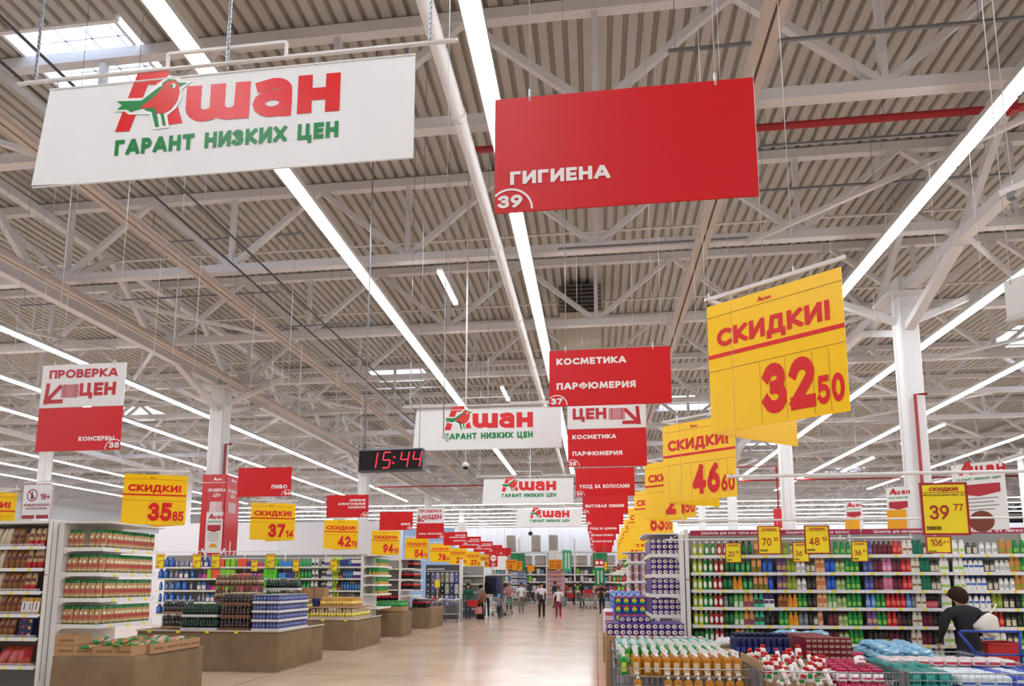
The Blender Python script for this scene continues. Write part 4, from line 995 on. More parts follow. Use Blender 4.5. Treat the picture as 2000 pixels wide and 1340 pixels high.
part('red_stripe', MB().box(-.086, -.004, -.023, -.019, 1.735, 1.75), M('C05048', .5), t)
HD = M('A51E4A', .4)
for i, s in enumerate(('Шампунь для всех типов волос', 'Шампунь для жирных волос', 'Шампунь для окрашенных волос', 'Шампунь от перхоти', 'Для сухих волос')):
    h = part('header_board', MB().box(i * BW_ + .01, (i + 1) * BW_ - .01, -.01, .01, 2.445, 2.53), HD, t)
    l = MB(); text(l, s, (i + .5) * BW_, 2.465, .05, .17, width=BW_ * .72, align='c', y=-.014); part('lettering', l, TXW, h)
ROWS = [
 ['yyggrrddddoob', 'lliWWkGGGGGGv', 'vvmmmmRRhheennaaW', 'aannWWWOOGGNN', 'ffffOO'],
 ['yyggrrddsssoobb', 'uullWWnnccbbiiGGG', 'vvmmPPmmRRhheennaa', 'aaHHHHnnWWWOOGGNN', 'ffffOO'],
 ['yyggrrddYYssooob', 'uullWWkkccbbiiGGG', 'vvmmqqmmRRhheennaa', 'aaHHHHnnWWWOOONN', 'ffffOO'],
 ['yyggrrxdttppTTww', 'AAYYGGkkccttiiGGG', 'LLGGRRRRLxhhjjkaa', 'aaHHHHllnnkGGqq', 'aabbqq'],
 ['yygrrrddttppTTkk', 'GGYYxxknc.mmiiGGG', 'uuGGRRmkkhhmmkkaa', 'aaHHeHRRnnkGGqq', 'aabbqq'],
 ['ddggrrkkoottNNkk', 'GGAAxxkkcmmmiiGGG', 'kkNNmmkkhhmmkkaa', 'aaffHHaannGGqqa', 'aaaabb'],
 ['xxggkkkkoottNNkk', 'GGAAxxkk..mmiiGG', 'aakkNNaakkhhaakk', 'aaffHHaannGGqqa', 'aaaabb'],
]
BAYN = ['leftmost', 'second', 'middle', 'fourth', 'rightmost']
for r, row in enumerate(ROWS):
    z = SHLEV[r]
    for bi, s in enumerate(row):
        n = len(s); span = BW_ if bi < 4 else BW_ * .5; cnt = {}
        for j, ch in enumerate(s):
            if ch == '.': continue
            cnt[ch] = cnt.get(ch, 0) + 1
            x = SHX0 + bi * BW_ + .03 + (span - .06) * (j + .5) / n
            lab = '%s, %s from left, %s shelf, %s shampoo bay' % (BK[ch][0], ordn(j), LEV[r], BAYN[bi])
            o = bk(ch).at((x, SHY + .075 + random.uniform(0, .02), z + .001), random.uniform(-.08, .08), lab, 'bottles on the shampoo shelves'); o.scale = (1.06, 1, 1.07)
# ---------------------------------------------------------------- end-of-aisle shelf with brackets
def endcap(label, loc, w, d, levels, top, mirror, cat='end shelf', canopy=True):
    """shelves project towards -X (mirror) or +X from a post; d along X, w along Y; origin at the near post corner"""
    t = thing('end_shelf', label, cat, loc); s = -1 if mirror else 1
    part('upright', MB().box(-.03, .03, 0, w, .1, top), SHW, t)
    part('post', MB().cbox(-.04, .04, -.04, .0, 0, top, .006), SHW, t)
    br = [(0, -.035), (s * d, -.035), (s * d, -.005), (s * d * .55, .0), (s * .1, .015), (s * .04, .05), (s * .0, .1)]
    br2 = [(0, -.17), (s * .03, -.11), (s * .1, -.06), (s * .3, -.036), (0, -.034)]
    brm = MB().prism(br2, .0, .02).mesh('bracket', SHW)
    for z in levels:
        sh = part('shelf', MB().box(min(0, s * (d - .012)), max(0, s * (d - .012)), 0, w, -.03, 0).box(min(0, s * d), max(0, s * d), -.012, -.0005, -.045, .012), SHW, t); sh.location = (0, 0, z)
        rl = MB().box(min(s * (d - .011), s * d), max(s * (d - .011), s * d), 0, w, -.05, .012); rl.mi = 1
        for k in range(3): yy = w * (.2 + .3 * k); rl.box(min(s * d, s * (d + .003)), max(s * d, s * (d + .003)), yy, yy + .06, -.045, -.005)
        part('price_rail', rl, [RAIL, TAG], sh)
        b = put('bracket', brm, sh, (0, 0, 0))
    if canopy: part('canopy', MB().box(min(-.04, s * (d + .1)), max(-.04, s * (d + .1)), -.03, w, top, top + .02), SHW, t)
    return t
def boxy(name, w, d, h, m, lab=None, labm=None, c=.003):
    r = put(name, MB().cbox(-w / 2, w / 2, -d / 2, d / 2, 0, h, c).mesh(name, m))
    if lab: part('label', lab, labm, r)
    return Proto(r)
# purple tissue boxes
PURP = M('3E1C78', .4)
TWd, TDd, THt = .09, .235, .085
l = MB(); ring(l, 0, THt * .52, 0, 1, 0, 360, 0, 18); l.v = [(x * TWd * .4, -TDd / 2 - .0015, THt * .5 + (z - THt * .52) * THt * .36) for x, y, z in l.v]
l2 = MB()
TIS = boxy('tissue_box', TWd, TDd, THt, PURP, l, M('E2DCCB', .5))
d_ = MB(); text(d_, 'З', 0, THt * .38, THt * .22, .3, 1.2, 'c', y=-TDd / 2 - .003); ring(d_, .012, THt * .5, 0, .012, 0, 360, -TDd / 2 - .0028, 8); part('print', d_, M('6A5A4A', .5), TIS.root); TIS = Proto(TIS.root)
EX, EY, ED, EW_ = 1.375, 10.93, .50, 1.3
ELEV = [2.147, 1.82, 1.50, 1.17]
endcap('white end shelf packed with purple tissue boxes beside the shampoo shelving', (EX, EY, 0), EW_, ED, ELEV, 2.47, True)
for li, z in enumerate(ELEV):
    for col in range(5):
        for r in range(5):
            if r > 0 and col > 0: continue
            for k in range(3):
                x = EX - ED + .015 + col * .092 + TWd / 2; y = EY + TDd / 2 + .03 + r * .24
                where = '%s column, %s layer up, %s tissue shelf' % (ordn(col), ordn(k), LEV[li])
                lab = 'purple tissue box, ' + where if r == 0 else 'purple tissue box on the aisle side, %s behind front, %s layer up, %s tissue shelf' % (ordn(r - 1), ordn(k), LEV[li])
                TIS.at((x, y, z + .001 + k * (THt + .002)), 0, lab, 'tissue boxes on the end shelf')
BURL = bpy.data.materials.new('burlap'); BURL.use_nodes = True; nt = BURL.node_tree; b = nt.nodes['Principled BSDF']; b.inputs['Roughness'].default_value = .95; b.inputs['Specular IOR Level'].default_value = .1
tc = nt.nodes.new('ShaderNodeTexCoord'); n1 = nt.nodes.new('ShaderNodeTexNoise'); n1.inputs['Scale'].default_value = 3; n1.inputs['Detail'].default_value = 8
w1 = nt.nodes.new('ShaderNodeTexWave'); w1.inputs['Scale'].default_value = 60; w1.bands_direction = 'Z'; w1.inputs['Distortion'].default_value = 2
cr = nt.nodes.new('ShaderNodeValToRGB'); cr.color_ramp.elements[0].color = lin('6C5A45'); cr.color_ramp.elements[1].color = lin('937D63')
ad = nt.nodes.new('ShaderNodeMath'); ad.operation = 'MULTIPLY_ADD'; ad.inputs[1].default_value = .25
nt.links.new(tc.outputs['Object'], n1.inputs['Vector']); nt.links.new(tc.outputs['Object'], w1.inputs['Vector'])
nt.links.new(w1.outputs['Fac'], ad.inputs[0]); nt.links.new(n1.outputs['Fac'], ad.inputs[2]); nt.links.new(ad.outputs[0], cr.inputs[0]); nt.links.new(cr.outputs[0], b.inputs['Base Color'])
def plinth(label, x0, x1, y0, y1, h, trim=True):
    cx, cy = (x0 + x1) / 2, (y0 + y1) / 2; t = thing('display_plinth', label, 'plinth', (cx, cy, 0), 0, 'burlap covered display plinths')
    mb = MB(); rn = random.Random(int(x0 * 10)); pts = []; N = 14
    for (ax, ay), (bx, by) in (((x0, y0), (x1, y0)), ((x1, y0), (x1, y1)), ((x1, y1), (x0, y1)), ((x0, y1), (x0, y0))):
        for i in range(N): pts.append((ax + (bx - ax) * i / N - cx, ay + (by - ay) * i / N - cy))
    zs = [0, .12, .35, .6, .9, 1]; rings = []; mb.sm = True
    ph = [rn.uniform(0, 6) for _ in pts]
    for z in zs:
        ring_ = []
        for i, (px, py) in enumerate(pts):
            k = 1 + .012 * math.sin(i * 1.1 + z * 3) * (1 - z) + .008 * math.sin(ph[i] + z * 5) * (1 - z * .8)
            ring_.append(mb.pt((px * k, py * k, h * z)))
        rings.append(ring_)
    for A, B in zip(rings, rings[1:]):
        for k in range(len(pts)): j = (k + 1) % len(pts); mb.face((A[k], A[j], B[j], B[k]))
    mb.sm = False; mb.face(rings[-1]); part('burlap_cover', mb, BURL, t)
    if trim:
        r = MB(); a, c = (x1 - x0) / 2 + .02, (y1 - y0) / 2 + .02
        r.box(-a, a, -c, -c + .02, h + .001, h + .03).box(a - .02, a, -c + .02, c, h + .001, h + .03).box(-a, -a + .02, -c + .02, c, h + .001, h + .03); r.mi = 1
        for k in range(4): r.box(-a + .25 + k * .6, -a + .33 + k * .6, -c - .004, -c, h - .03, h + .015)
        part('edge_rail', r, [M('C8BEB4', .5), TAG], t)
    return t
# ================================================================ left side: bread and pasta shelves, beverage stacks
def pouch(w, h, d, m, lab=None, labm=None, labz=(.3, .55), name='pouch', topm=None, topz=.8, botm=None, botz=.1):
    b = MB(); S = [(0, .88, .5), (.04, .96, .85), (.25, 1, 1), (.6, .98, .95), (.85, .93, .6), (.95, .9, .18), (1, .9, .06)]
    zs = sorted(set([s[0] for s in S] + ([topz] if topm else []) + ([botz] if botm else [])))
    def it(z):
        for (z0, a0, d0), (z1, a1, d1) in zip(S, S[1:]):
            if z0 <= z <= z1: t_ = (z - z0) / (z1 - z0); return a0 + (a1 - a0) * t_, d0 + (d1 - d0) * t_
    secs = [(z * h, w / 2 * it(z)[0], d / 2 * it(z)[1]) for z in zs]
    n = 12; b.loft(secs, n, .55)
    for i in range(len(zs) - 1):
        mi = 1 if topm and zs[i] >= topz - 1e-6 else 2 if botm and zs[i + 1] <= botz + 1e-6 else 0
        for k in range(n): b.m[i * n + k] = mi
    r = put(name, b.mesh(name, [m, topm or m, botm or m]))
    if lab:
        l = MB(); z0, z1 = labz; q = 5; A = [(w * .47 * (2 * i / q - 1), -d / 2 * (1.0 - .25 * abs(2 * i / q - 1) ** 2) - .004) for i in range(q + 1)]
        for (xa, ya), (xb, yb) in zip(A, A[1:]): l.poly([(xa, ya, z0 * h), (xb, yb, z0 * h), (xb, yb, z1 * h), (xa, ya, z1 * h)])
        part('label', l, labm, r)
    return r
PG = M('0E7A34', .25); PASTA = M('C79A5A', .3, 0, .6, noise=.15, scale=30)
pp = pouch(.082, .285, .05, PASTA, True, M('B8504A', .3), (.3, .48), 'pasta_pack', PG, .8, PG, .08)
em = MB(); ring(em, 0, .17, 0, .022, 0, 360, -.03, 12); part('emblem', em, M('EDE6D2', .4), pp)
PASTAP = Proto(pp)
GX, GY = -7.98, 8.9
PLEV = [2.20, 1.83, 1.455, 1.075]
t = gondola('white bread and pouch shelving at the left edge, facing the camera', -10.62, 2, 1.3, 8.72, .52, 2.6, [2.22, 1.90, 1.565, 1.235, .90, .50])
part('top_board', MB().box(0, 2.6, .0, .54, 2.56, 2.6), SHW, t)
part('end_panel', MB().cbox(2.605, 2.66, .03, 1.2, 0, 2.62, .005), SHW, t)
pf = MB()
for k in range(70): pf.box(2.6605, 2.662, .05, .065, .3 + k * .033, .318 + k * .033)
part('slot_strip', pf, M('3A3A3C', .6), t)
part('red_stripe', MB().box(2.604, 2.661, .026, .03, 1.80, 1.812), M('C22A30', .5), t)
for z in (2.22, 1.565, 1.235, .9, .5): shelf_wire(t, 1.28, 1.3, .01, z)
endcap('white end shelf of green-topped pasta packs over the nearest burlap plinth', (GX + .08, GY, 0), 1.2, .68, PLEV, 2.57, False)
for li, z in enumerate(PLEV):
    n1, n2 = (7, 13)
    for i in range(n1):
        if i == 3 and li == 0: continue
        x = GX + .13 + (.60) * (i + .5) / n1
        PASTAP.at((x, GY + .07, z + .001), random.uniform(-.2, .2), 'green-topped pasta pack on the camera side, %s from left, %s pasta shelf' % (ordn(i), LEV[li]), 'pasta packs on the end shelf', rot=(random.uniform(-.1, -.02), random.uniform(-.05, .05), random.uniform(-.25, .2)))
    for i in range(n2):
        y = GY + .14 + 1.02 * (i + .5) / n2
        PASTAP.at((GX + .70, y, z + .001), 0, 'green-topped pasta pack on the aisle side, %s from the corner, %s pasta shelf' % (ordn(i), LEV[li]), 'pasta packs on the end shelf', rot=(random.uniform(-.08, .0), random.uniform(-.05, .05), PI / 2 + random.uniform(-.2, .2) - .5))
    g_ = MB().tube([(.74, 0, .04), (.74, 1.2, .04)], .004, 5).tube([(.08, -.005, .04), (.74, -.005, .04)], .004, 5)
    for k in range(9): g_.tube([(.74, k * .15, 0), (.74, k * .15, .04)], .003, 4)
    solo('wire_guard', g_, WHITE, 'white wire guard along the %s pasta shelf' % LEV[li], 'wire guard', (GX, GY, z + .013), 0, 'wire guards on the pasta shelves')
plinth('nearest burlap display plinth, piled with pasta boxes', -7.02, -5.9, 7.92, 9.45, .75, False)
def carton(w, d, h, name='cardboard_tray'):
    b = MB(); t_ = .006
    b.box(-w / 2, w / 2, -d / 2, -d / 2 + t_, 0, h).box(-w / 2, w / 2, d / 2 - t_, d / 2, 0, h).box(-w / 2, -w / 2 + t_, -d / 2 + t_, d / 2 - t_, 0, h).box(w / 2 - t_, w / 2, -d / 2 + t_, d / 2 - t_, 0, h).box(-w / 2 + t_, w / 2 - t_, -d / 2 + t_, d / 2 - t_, 0, t_)
    r = put(name, b.mesh(name, CARD))
    tp = MB().box(-w * .28, w * .5 + .0008, -d / 2 - .001, -d / 2, h * .35, h * .6); part('tape', tp, TAPE, r)
    return Proto(r)
CT = carton(.268, .3, .13)
ci = 0
for i in range(4): CT.at((-6.88 + .272 * i, 8.075, .752), 0, 'cardboard pasta tray on the nearest plinth, front row, %s from left' % ordn(i), 'pasta trays on the plinth')
for i in range(4): CT.at((-6.03, 8.37 + .274 * i, .752), PI / 2, 'cardboard pasta tray along the aisle edge of the plinth, %s from the corner' % ordn(i), 'pasta trays on the plinth')
CT.at((-6.88, 8.075, .886), .03, 'cardboard pasta tray stacked on top at the left corner of the plinth', 'pasta trays on the plinth'); CT.at((-6.88, 8.40, .752), .0, 'cardboard pasta tray just behind the left corner stack', 'pasta trays on the plinth'); CT.at((-6.62, 8.75, .752), .1, 'cardboard tray left at the back of the pasta pile', 'pasta trays on the plinth')
lp = pouch(.082, .285, .05, PASTA, True, M('B8504A', .3), (.3, .48), 'pasta_pack', PG, .6, PG, .25); LPK = Proto(lp)
for j in range(10):
    for i in range(11):
        if i < 2 and j < 5: continue
        x = -6.83 + .082 * i + random.uniform(-.01, .01); y = 8.06 + j * .135
        z = (.845 if j == 0 else .80) + .035 * ((i + j) % 2) + random.uniform(0, .03)
        LPK.at((x, y, z), 0, 'pasta pack lying in the plinth pile, %s row from front, %s from left' % (ordn(j), ordn(i)), 'pasta packs lying on the plinth', rot=(-1.5 + random.uniform(-.12, .16), random.uniform(-.12, .12), random.uniform(-.4, .4) + (PI if (i * 7 + j * 3) % 4 == 0 else 0)))
# pouches on the left shelves
PC = {'w': ('pale bread pouch', pouch(.085, .265, .06, M('CFC2A4', .25, noise=.25, scale=25), None, None)), 'b': ('brown bread pouch', pouch(.085, .265, .065, M('9A6230', .22, noise=.5, scale=22), True, M('5A2018', .4), (.45, .62))),
      'r': ('red-based pasta pouch', pouch(.08, .26, .055, M('C8A878', .25, noise=.3, scale=30), True, M('6A2A24', .4), (.5, .7), 'pouch', None, .8, M('B81C22', .3), .32))}
PC = {k: (v[0], Proto(v[1])) for k, v in PC.items()}
sb = put('rusk_box', MB().cbox(-.045, .045, -.03, .03, 0, .23, .004).mesh('rusk_box', M('C8963E', .45))); part('label', MB().box(-.043, .043, -.0315, -.03, .03, .17), M('E4E2E0', .4), sb); l_ = MB(); l_.box(-.008, .008, -.0325, -.0316, .05, .15); part('print', l_, M('2E3A66', .5), sb)
PC['s'] = ('white and gold rusk box', Proto(sb))
nb = put('pasta_box', MB().cbox(-.11, .11, -.035, .035, 0, .095, .003).mesh('pasta_box', M('141E4E', .35))); l_ = MB(); ring(l_, -.03, .058, 0, .026, 0, 360, -.0365, 14); l_.v = [(x, y, .058 + (z - .058) * .6) for x, y, z in l_.v]; part('label', l_, M('C8202A', .4), nb)
l_ = MB(); ring(l_, .07, .04, 0, .024, 0, 360, -.0365, 10); part('picture', l_, M('D89A3A', .5), nb); NB = Proto(nb)
LROW = [('rrrbbwwrrwwwwwwbb.rrr', 2.22), ('rrbbbwwwrrwwwwbbbbrrr', 1.90), ('bbbrrrwwwwwwwwbbbbrr', 1.565), ('wwbbssswwwwwwwbbbbsss', 1.235), ('bbbwwwssbbwwwbbbb', .90)]
for li, (s, z) in enumerate(LROW):
    n = 21 if li < 4 else 21
    for i, ch in enumerate(s):
        if ch == '.': continue
        x = -8.05 - 1.99 + 1.96 * (i + .5) / n
        PC[ch][1].at((x, 8.80, z + .012), 0, '%s, %s from right, %s shelf at the left edge' % (PC[ch][0], ordn(n - 1 - i), LEV[li]), 'pouches on the left shelves', rot=(random.uniform(-.12, -.04), (.16 if ch in 'wb' else .04) + random.uniform(-.04, .04), random.uniform(-.15, .15)))
for k in range(3): NB.at((-8.26 + .01 * k, 8.80, .905 + k * .097), random.uniform(-.03, .03), 'dark blue pasta box, %s from bottom, at the left shelf end' % ordn(k), 'blue pasta boxes')
rb_ = pouch(.17, .3, .09, M('B84A28', .25, noise=.4, scale=14), True, M('B01820', .3), (.3, .7), 'snack_bag'); RB = Proto(rb_)
for i in range(9): RB.at((-9.76 + .19 * i, 8.79, .51 + .0), 0, 'large red and brown snack bag, %s from left on the bottom left shelf' % ordn(i), 'snack bags on the bottom shelf', rot=(-.5, random.uniform(-.2, .2), random.uniform(-.3, .3)))
solo('shelf_carton', MB().cbox(-.09, .09, -.1, .1, 0, .2, .003), CARD, 'brown carton standing between pouches on the top left shelf', 'box', (-8.38, 8.93, 2.222))
# ---------------------------------------------------------------- shrink packs
def pack(name, nx, ny, r, h, body, cap, lab, tray, trayh, kind='bottle', labz=(.2, .5)):
    W_, D_ = nx * 2 * r + .012, ny * 2 * r + .012
    t_ = MB().box(-W_ / 2, W_ / 2, -D_ / 2, -D_ / 2 + .004, 0, trayh).box(-W_ / 2, W_ / 2, D_ / 2 - .004, D_ / 2, 0, trayh).box(-W_ / 2, -W_ / 2 + .004, -D_ / 2, D_ / 2, 0, trayh).box(W_ / 2 - .004, W_ / 2, -D_ / 2, D_ / 2, 0, trayh).box(-W_ / 2, W_ / 2, -D_ / 2, D_ / 2, 0, .004)
    root = put(name, t_.mesh('tray', tray))
    b = MB()
    if kind == 'can':
        b.lathe([(r * .8, .005), (r * .97, .02), (r * .97, h * .88), (r * .8, h * .97)], 10); b.mi = 1; b.lathe([(r * .82, h * .965), (r * .8, h)], 10)
        b.mi = 2; b.lathe([(r * .985, h * labz[0]), (r * .985, h * labz[1])], 10)
    elif kind == 'carton':
        b.box(-r * .95, r * .95, -r * .95, r * .95, .005, h * .95); b.mi = 1; b.lathe([(r * .4, h * .95), (r * .4, h)], 8); b.mi = 2; b.box(-r * .8, r * .8, -r * .97, -r * .95, h * labz[0], h * labz[1])
    else:
        b.lathe([(r * .85, .005), (r * .97, .02), (r * .97, h * .55), (r * .75, h * .68), (r * .34, h * .84), (r * .32, h * .9)], 10); b.mi = 1; b.lathe([(r * .36, h * .89), (r * .36, h)], 8)
        b.mi = 2; b.lathe([(r * .99, h * labz[0]), (r * .99, h * labz[1])], 10)
    me = b.mesh(kind, [body, cap, lab])
    for i in range(nx):
        for j in range(ny):
            if j == 0 or i == nx - 1 or i == 0: put(kind, me, root, (-W_ / 2 + .006 + r + i * 2 * r, -D_ / 2 + .006 + r + j * 2 * r, .0045))
    root['_s'] = (W_, D_, h + .008)
    return Proto(root)
_lay = ['bottom layer', 'second layer', 'third layer', 'top layer']
def stack(pk, x, y, z, nx, ny, nz, label, group, only=True, gap=.006, rz=0):
    W_, D_, H_ = pk.root['_s']
    for k in range(nz):
        for j in range(ny):
            for i in range(nx):
                if only and j > 0 and i < nx - 1 and k < nz - 1: continue
                w = []
                if nx > 1: w.append('%s from left' % ordn(i))
                if ny > 1: w.append('%s from front' % ordn(j))
                if nz > 1: w.append(_lay[k])
                pk.at((x + (i + .5) * (W_ + gap), y + (j + .5) * (D_ + gap), z + k * H_), rz, label + (', ' + ', '.join(w) if w else ''), group)
def PB(h, r=.2): return M(h, r, 0, .6)
TRAYW = M('DEDCE0', .5); TRAYB = M('7A5240', .6); TRAYC = M('A98760', .8)
beer = pack('beer_pack', 6, 3, .03, .245, PB('123A26'), PB('1E6A3A'), PB('0E2A1E'), TRAYW, .05)
dark = pack('beer_pack', 4, 3, .036, .235, PB('2A1712'), PB('D8C49A'), PB('3A2A22'), TRAYB, .055)
cans = pack('can_pack', 4, 3, .033, .165, PB('36406E', .3), PB('B9BFCC', .3), PB('5C6AA4', .3), TRAYW, .045, 'can', (.25, .7))
whit = pack('bottle_pack', 4, 3, .035, .28, PB('1A1A1C'), PB('E6E4E0'), PB('5A5A58'), TRAYC, .05)
plas = pack('plastic_bottle_pack', 4, 3, .04, .27, PB('6A3E26'), PB('D8A89A'), PB('B89A80'), TRAYB, .03)
P1X, P1Y, PH = -8.95, 12.1, .77
plinth('wide burlap plinth stacked with drink packs, second from the camera', P1X, -6.05, P1Y, 14.2, .75)
stack(cans, -6.62, P1Y + .03, .77, 2, 6, 4, 'blue can pack', 'can packs')
stack(dark, -7.28, P1Y + .03, .77, 2, 1, 3, 'dark beer pack with cream caps', 'dark beer packs'); stack(beer, -8.08, P1Y + .03, .77, 2, 1, 2, 'green beer pack', 'green beer packs')
stack(dark, -7.28, P1Y + .30, .77, 2, 2, 3, 'rear dark beer pack', 'dark beer packs', True); stack(beer, -8.08, P1Y + .30, .77, 2, 2, 2, 'rear green beer pack', 'green beer packs')
stack(whit, -8.82, P1Y + .5, .77, 2, 1, 2, 'white-capped black bottle pack', 'white-capped bottle packs')
stack(plas, -8.05, P1Y + 1.05, .77, 3, 1, 4, 'brown plastic bottle pack', 'brown plastic bottle packs')
stack(beer, -7.05, P1Y + 1.3, .77, 2, 1, 4, 'tall-stack green beer pack', 'tall green beer packs')
P2 = (-8.35, -6.06, 16.13, 18.2)
plinth('burlap plinth with yellow-labelled bottles, third from the camera', *P2, .75)
yel = pack('bottle_pack', 3, 3, .036, .24, PB('6E5A2C'), PB('E6C97A'), PB('D8C81E'), TRAYC, .06, 'bottle', (.18, .5))
ora = pack('bottle_pack', 4, 3, .036, .24, PB('B8861E'), PB('F0B85A'), PB('F2D26A'), TRAYC, .05, 'bottle', (.2, .55))
crm = pack('bottle_pack', 3, 3, .036, .235, PB('B09A6A'), PB('F0D8B0'), PB('E2D45A'), M('C8B8A4', .5), .06, 'bottle', (.25, .6))
red = pack('drink_pack', 3, 2, .035, .24, PB('B8303C'), PB('D84A50'), PB('C8404A'), M('B83440', .4), .03)
stack(yel, -7.75, 16.2, .77, 2, 1, 2, 'yellow-label dark bottle pack', 'yellow-label packs'); stack(crm, -7.28, 16.2, .77, 5, 1, 1, 'cream bottle pack, lower tier', 'cream bottle packs')
stack(crm, -6.38, 16.45, .77, 1, 5, 1, 'cream bottle pack along the aisle edge', 'cream bottle packs'); stack(red, -8.1, 16.2, .77, 1, 1, 4, 'red drink pack in the tall left stack', 'red drink packs')
solo('display_board', MB().box(-.55, .55, -.8, .8, 0, .03), CARD, 'cardboard layer sheet under the orange bottle packs', 'sheet', (-6.75, 17.1, 1.03))
stack(ora, -7.2, 16.6, 1.062, 3, 3, 1, 'orange bottle pack on the upper tier', 'orange bottle packs')
bx = boxy('display_box', .28, .3, .26, CARD); bxb = boxy('display_box', .2, .3, .5, M('2A2A78', .4))
for k in range(3):
    for i in range(3): bx.at((-8.0 + .3 * i, 17.2, .77 + k * .262), 0, 'brown carton behind bottle packs, %s from left, %s layer up' % (ordn(i), ordn(k)), 'brown cartons on the bottle plinth')
bxb.at((-7.35, 16.75, .77), 0, 'dark blue display box standing among the bottle packs')
bro = pack('bottle_pack', 3, 2, .035, .3, PB('5A2A1E'), PB('8A5A4A'), PB('B8A89A'), TRAYB, .03)
stack(bro, -7.15, 17.75, .77, 2, 1, 2, 'brown bottle pack behind the orange ones', 'brown bottle packs')
plinth('burlap plinth with green bottles in cartons, fourth from the camera', -7.75, -6.08, 20.32, 21.45, .75, False)
grn = pack('green_bottle_pack', 3, 2, .045, .33, PB('0E7A2A'), PB('2A9A3A'), PB('2AA84A'), TRAYC, .16, 'bottle', (.5, .8))
stack(grn, -6.98, 20.36, .77, 3, 4, 1, 'green bottle pack in cardboard tray', 'green bottle packs')
plinth('burlap plinth with cola packs, farthest of the row', -7.0, -6.08, 24.0, 25.85, .75, False)
cola = pack('cola_pack', 3, 2, .045, .31, PB('1C0E0C'), PB('B8A8A4'), PB('C81E2E'), M('30201E', .4), .02, 'bottle', (.42, .66))
stack(cola, -6.85, 24.1, .77, 2, 3, 1, 'cola pack with red labels on the farthest plinth', 'cola packs on the plinth')
# ---------------------------------------------------------------- water and household shelving
WX0, WY, WB = -13.6, 19.0, 1.328
WLEV = [2.16, 1.81, 1.45, 1.09, .73, .37]
gondola('long household and water shelving behind the drinks plinth', WX0, 5, WB, WY, .5, 2.54, WLEV)
HK = {
 'B': ('big blue water bottle', lambda: bottle_kind('water_bottle', PB('2A5AA8'), PB('3A6AC0'), PB('4A7AC8'), .16, .3, .15, 'oval')), 'b': ('small blue water bottle', lambda: bottle_kind('water_bottle', PB('2E62B0'), PB('2A5AB8'), PB('6A9AD8'), .09, .26, .08, 'oval')),
 'C': ('clear bottle with orange cap', lambda: bottle_kind('drink_bottle', PB('6A7A9A'), PB('E08A2A'), PB('B8A0A0'), .085, .25, .08, 'oval')), 'J': ('blue jug with white label', lambda: bottle_kind('water_jug', PB('3A5A8A'), PB('2A4A7A'), PB('E8D8D8'), .16, .29, .14, 'oval', (.1, .5))),
 'O': ('orange box', lambda: boxy('product_box', .15, .12, .27, M('E8502A', .4))), 'G': ('lime green box', lambda: boxy('product_box', .17, .14, .14, M('5AC81E', .4))), 'L': ('light green box', lambda: boxy('product_box', .13, .12, .27, M('8AC82A', .4))),
 'U': ('purple pack', lambda: boxy('product_pack', .14, .1, .16, M('6A2A8A', .3), c=.015)), 'K': ('pink pack', lambda: boxy('product_pack', .17, .1, .13, M('D0387A', .3), c=.02)), 'R': ('coral red pack', lambda: boxy('product_pack', .14, .1, .17, M('E0482E', .3), c=.012)),
 'S': ('light blue pack', lambda: boxy('product_pack', .16, .12, .17, M('3A8AD0', .35), c=.01)), 'D': ('dark blue checked box', lambda: boxy('product_box', .16, .12, .2, M('2A3A8A', .4))),
 'y': ('yellow-green bottle', lambda: bottle_kind('cleaner_bottle', PB('9AB01E'), PB('E0D81E'), PB('7AA02A'), .09, .24, .06, 'oval')), 'g': ('green cleaner bottle', lambda: bottle_kind('cleaner_bottle', PB('129A4A'), PB('1EAA5A'), PB('3AB86A'), .1, .27, .07, 'curve')),
 'w': ('white bottle', lambda: bottle_kind('cleaner_bottle', PB('E4E4E8'), PB('E8E8E8'), PB('3A3A3E'), .1, .27, .07, 'tall', (.15, .45))), 'v': ('white bottle with violet label', lambda: bottle_kind('cleaner_bottle', PB('E6E4EA'), PB('E8E8E8'), PB('6A5AA8'), .12, .29, .08, 'curve', (.15, .45))),
 'l': ('lime cleaner bottle', lambda: bottle_kind('cleaner_bottle', PB('B8D82A'), PB('C8E03A'), PB('7A9A1E'), .12, .3, .08, 'curve')), 's': ('slim blue can', lambda: bottle_kind('spray_can', PB('2A6AB0'), PB('3A7AC0'), PB('6AA0D8'), .07, .25, .065, 'tall')),
 'Y': ('slim blue can with yellow top', lambda: bottle_kind('spray_can', PB('2A6AB0'), PB('E8D02A'), PB('3A8AC8'), .07, .25, .065, 'tall')), 'T': ('purple and white toilet roll pack', lambda: boxy('paper_pack', .26, .14, .22, M('3A2A8A', .4), MB().box(-.1, .1, -.072, -.07, .1, .2), M('E8E8EC', .5), c=.02)),
 'c': ('black and white bottle', lambda: bottle_kind('cleaner_bottle', PB('E0E0E0'), PB('2A2A2C'), PB('2A2A2E'), .1, .26, .07, 'oval')), 'n': ('dark orange box', lambda: boxy('product_box', .15, .1, .2, M('3A2A2A', .4), MB().box(-.06, .06, -.052, -.05, .03, .08), M('E0702A', .5))),
}
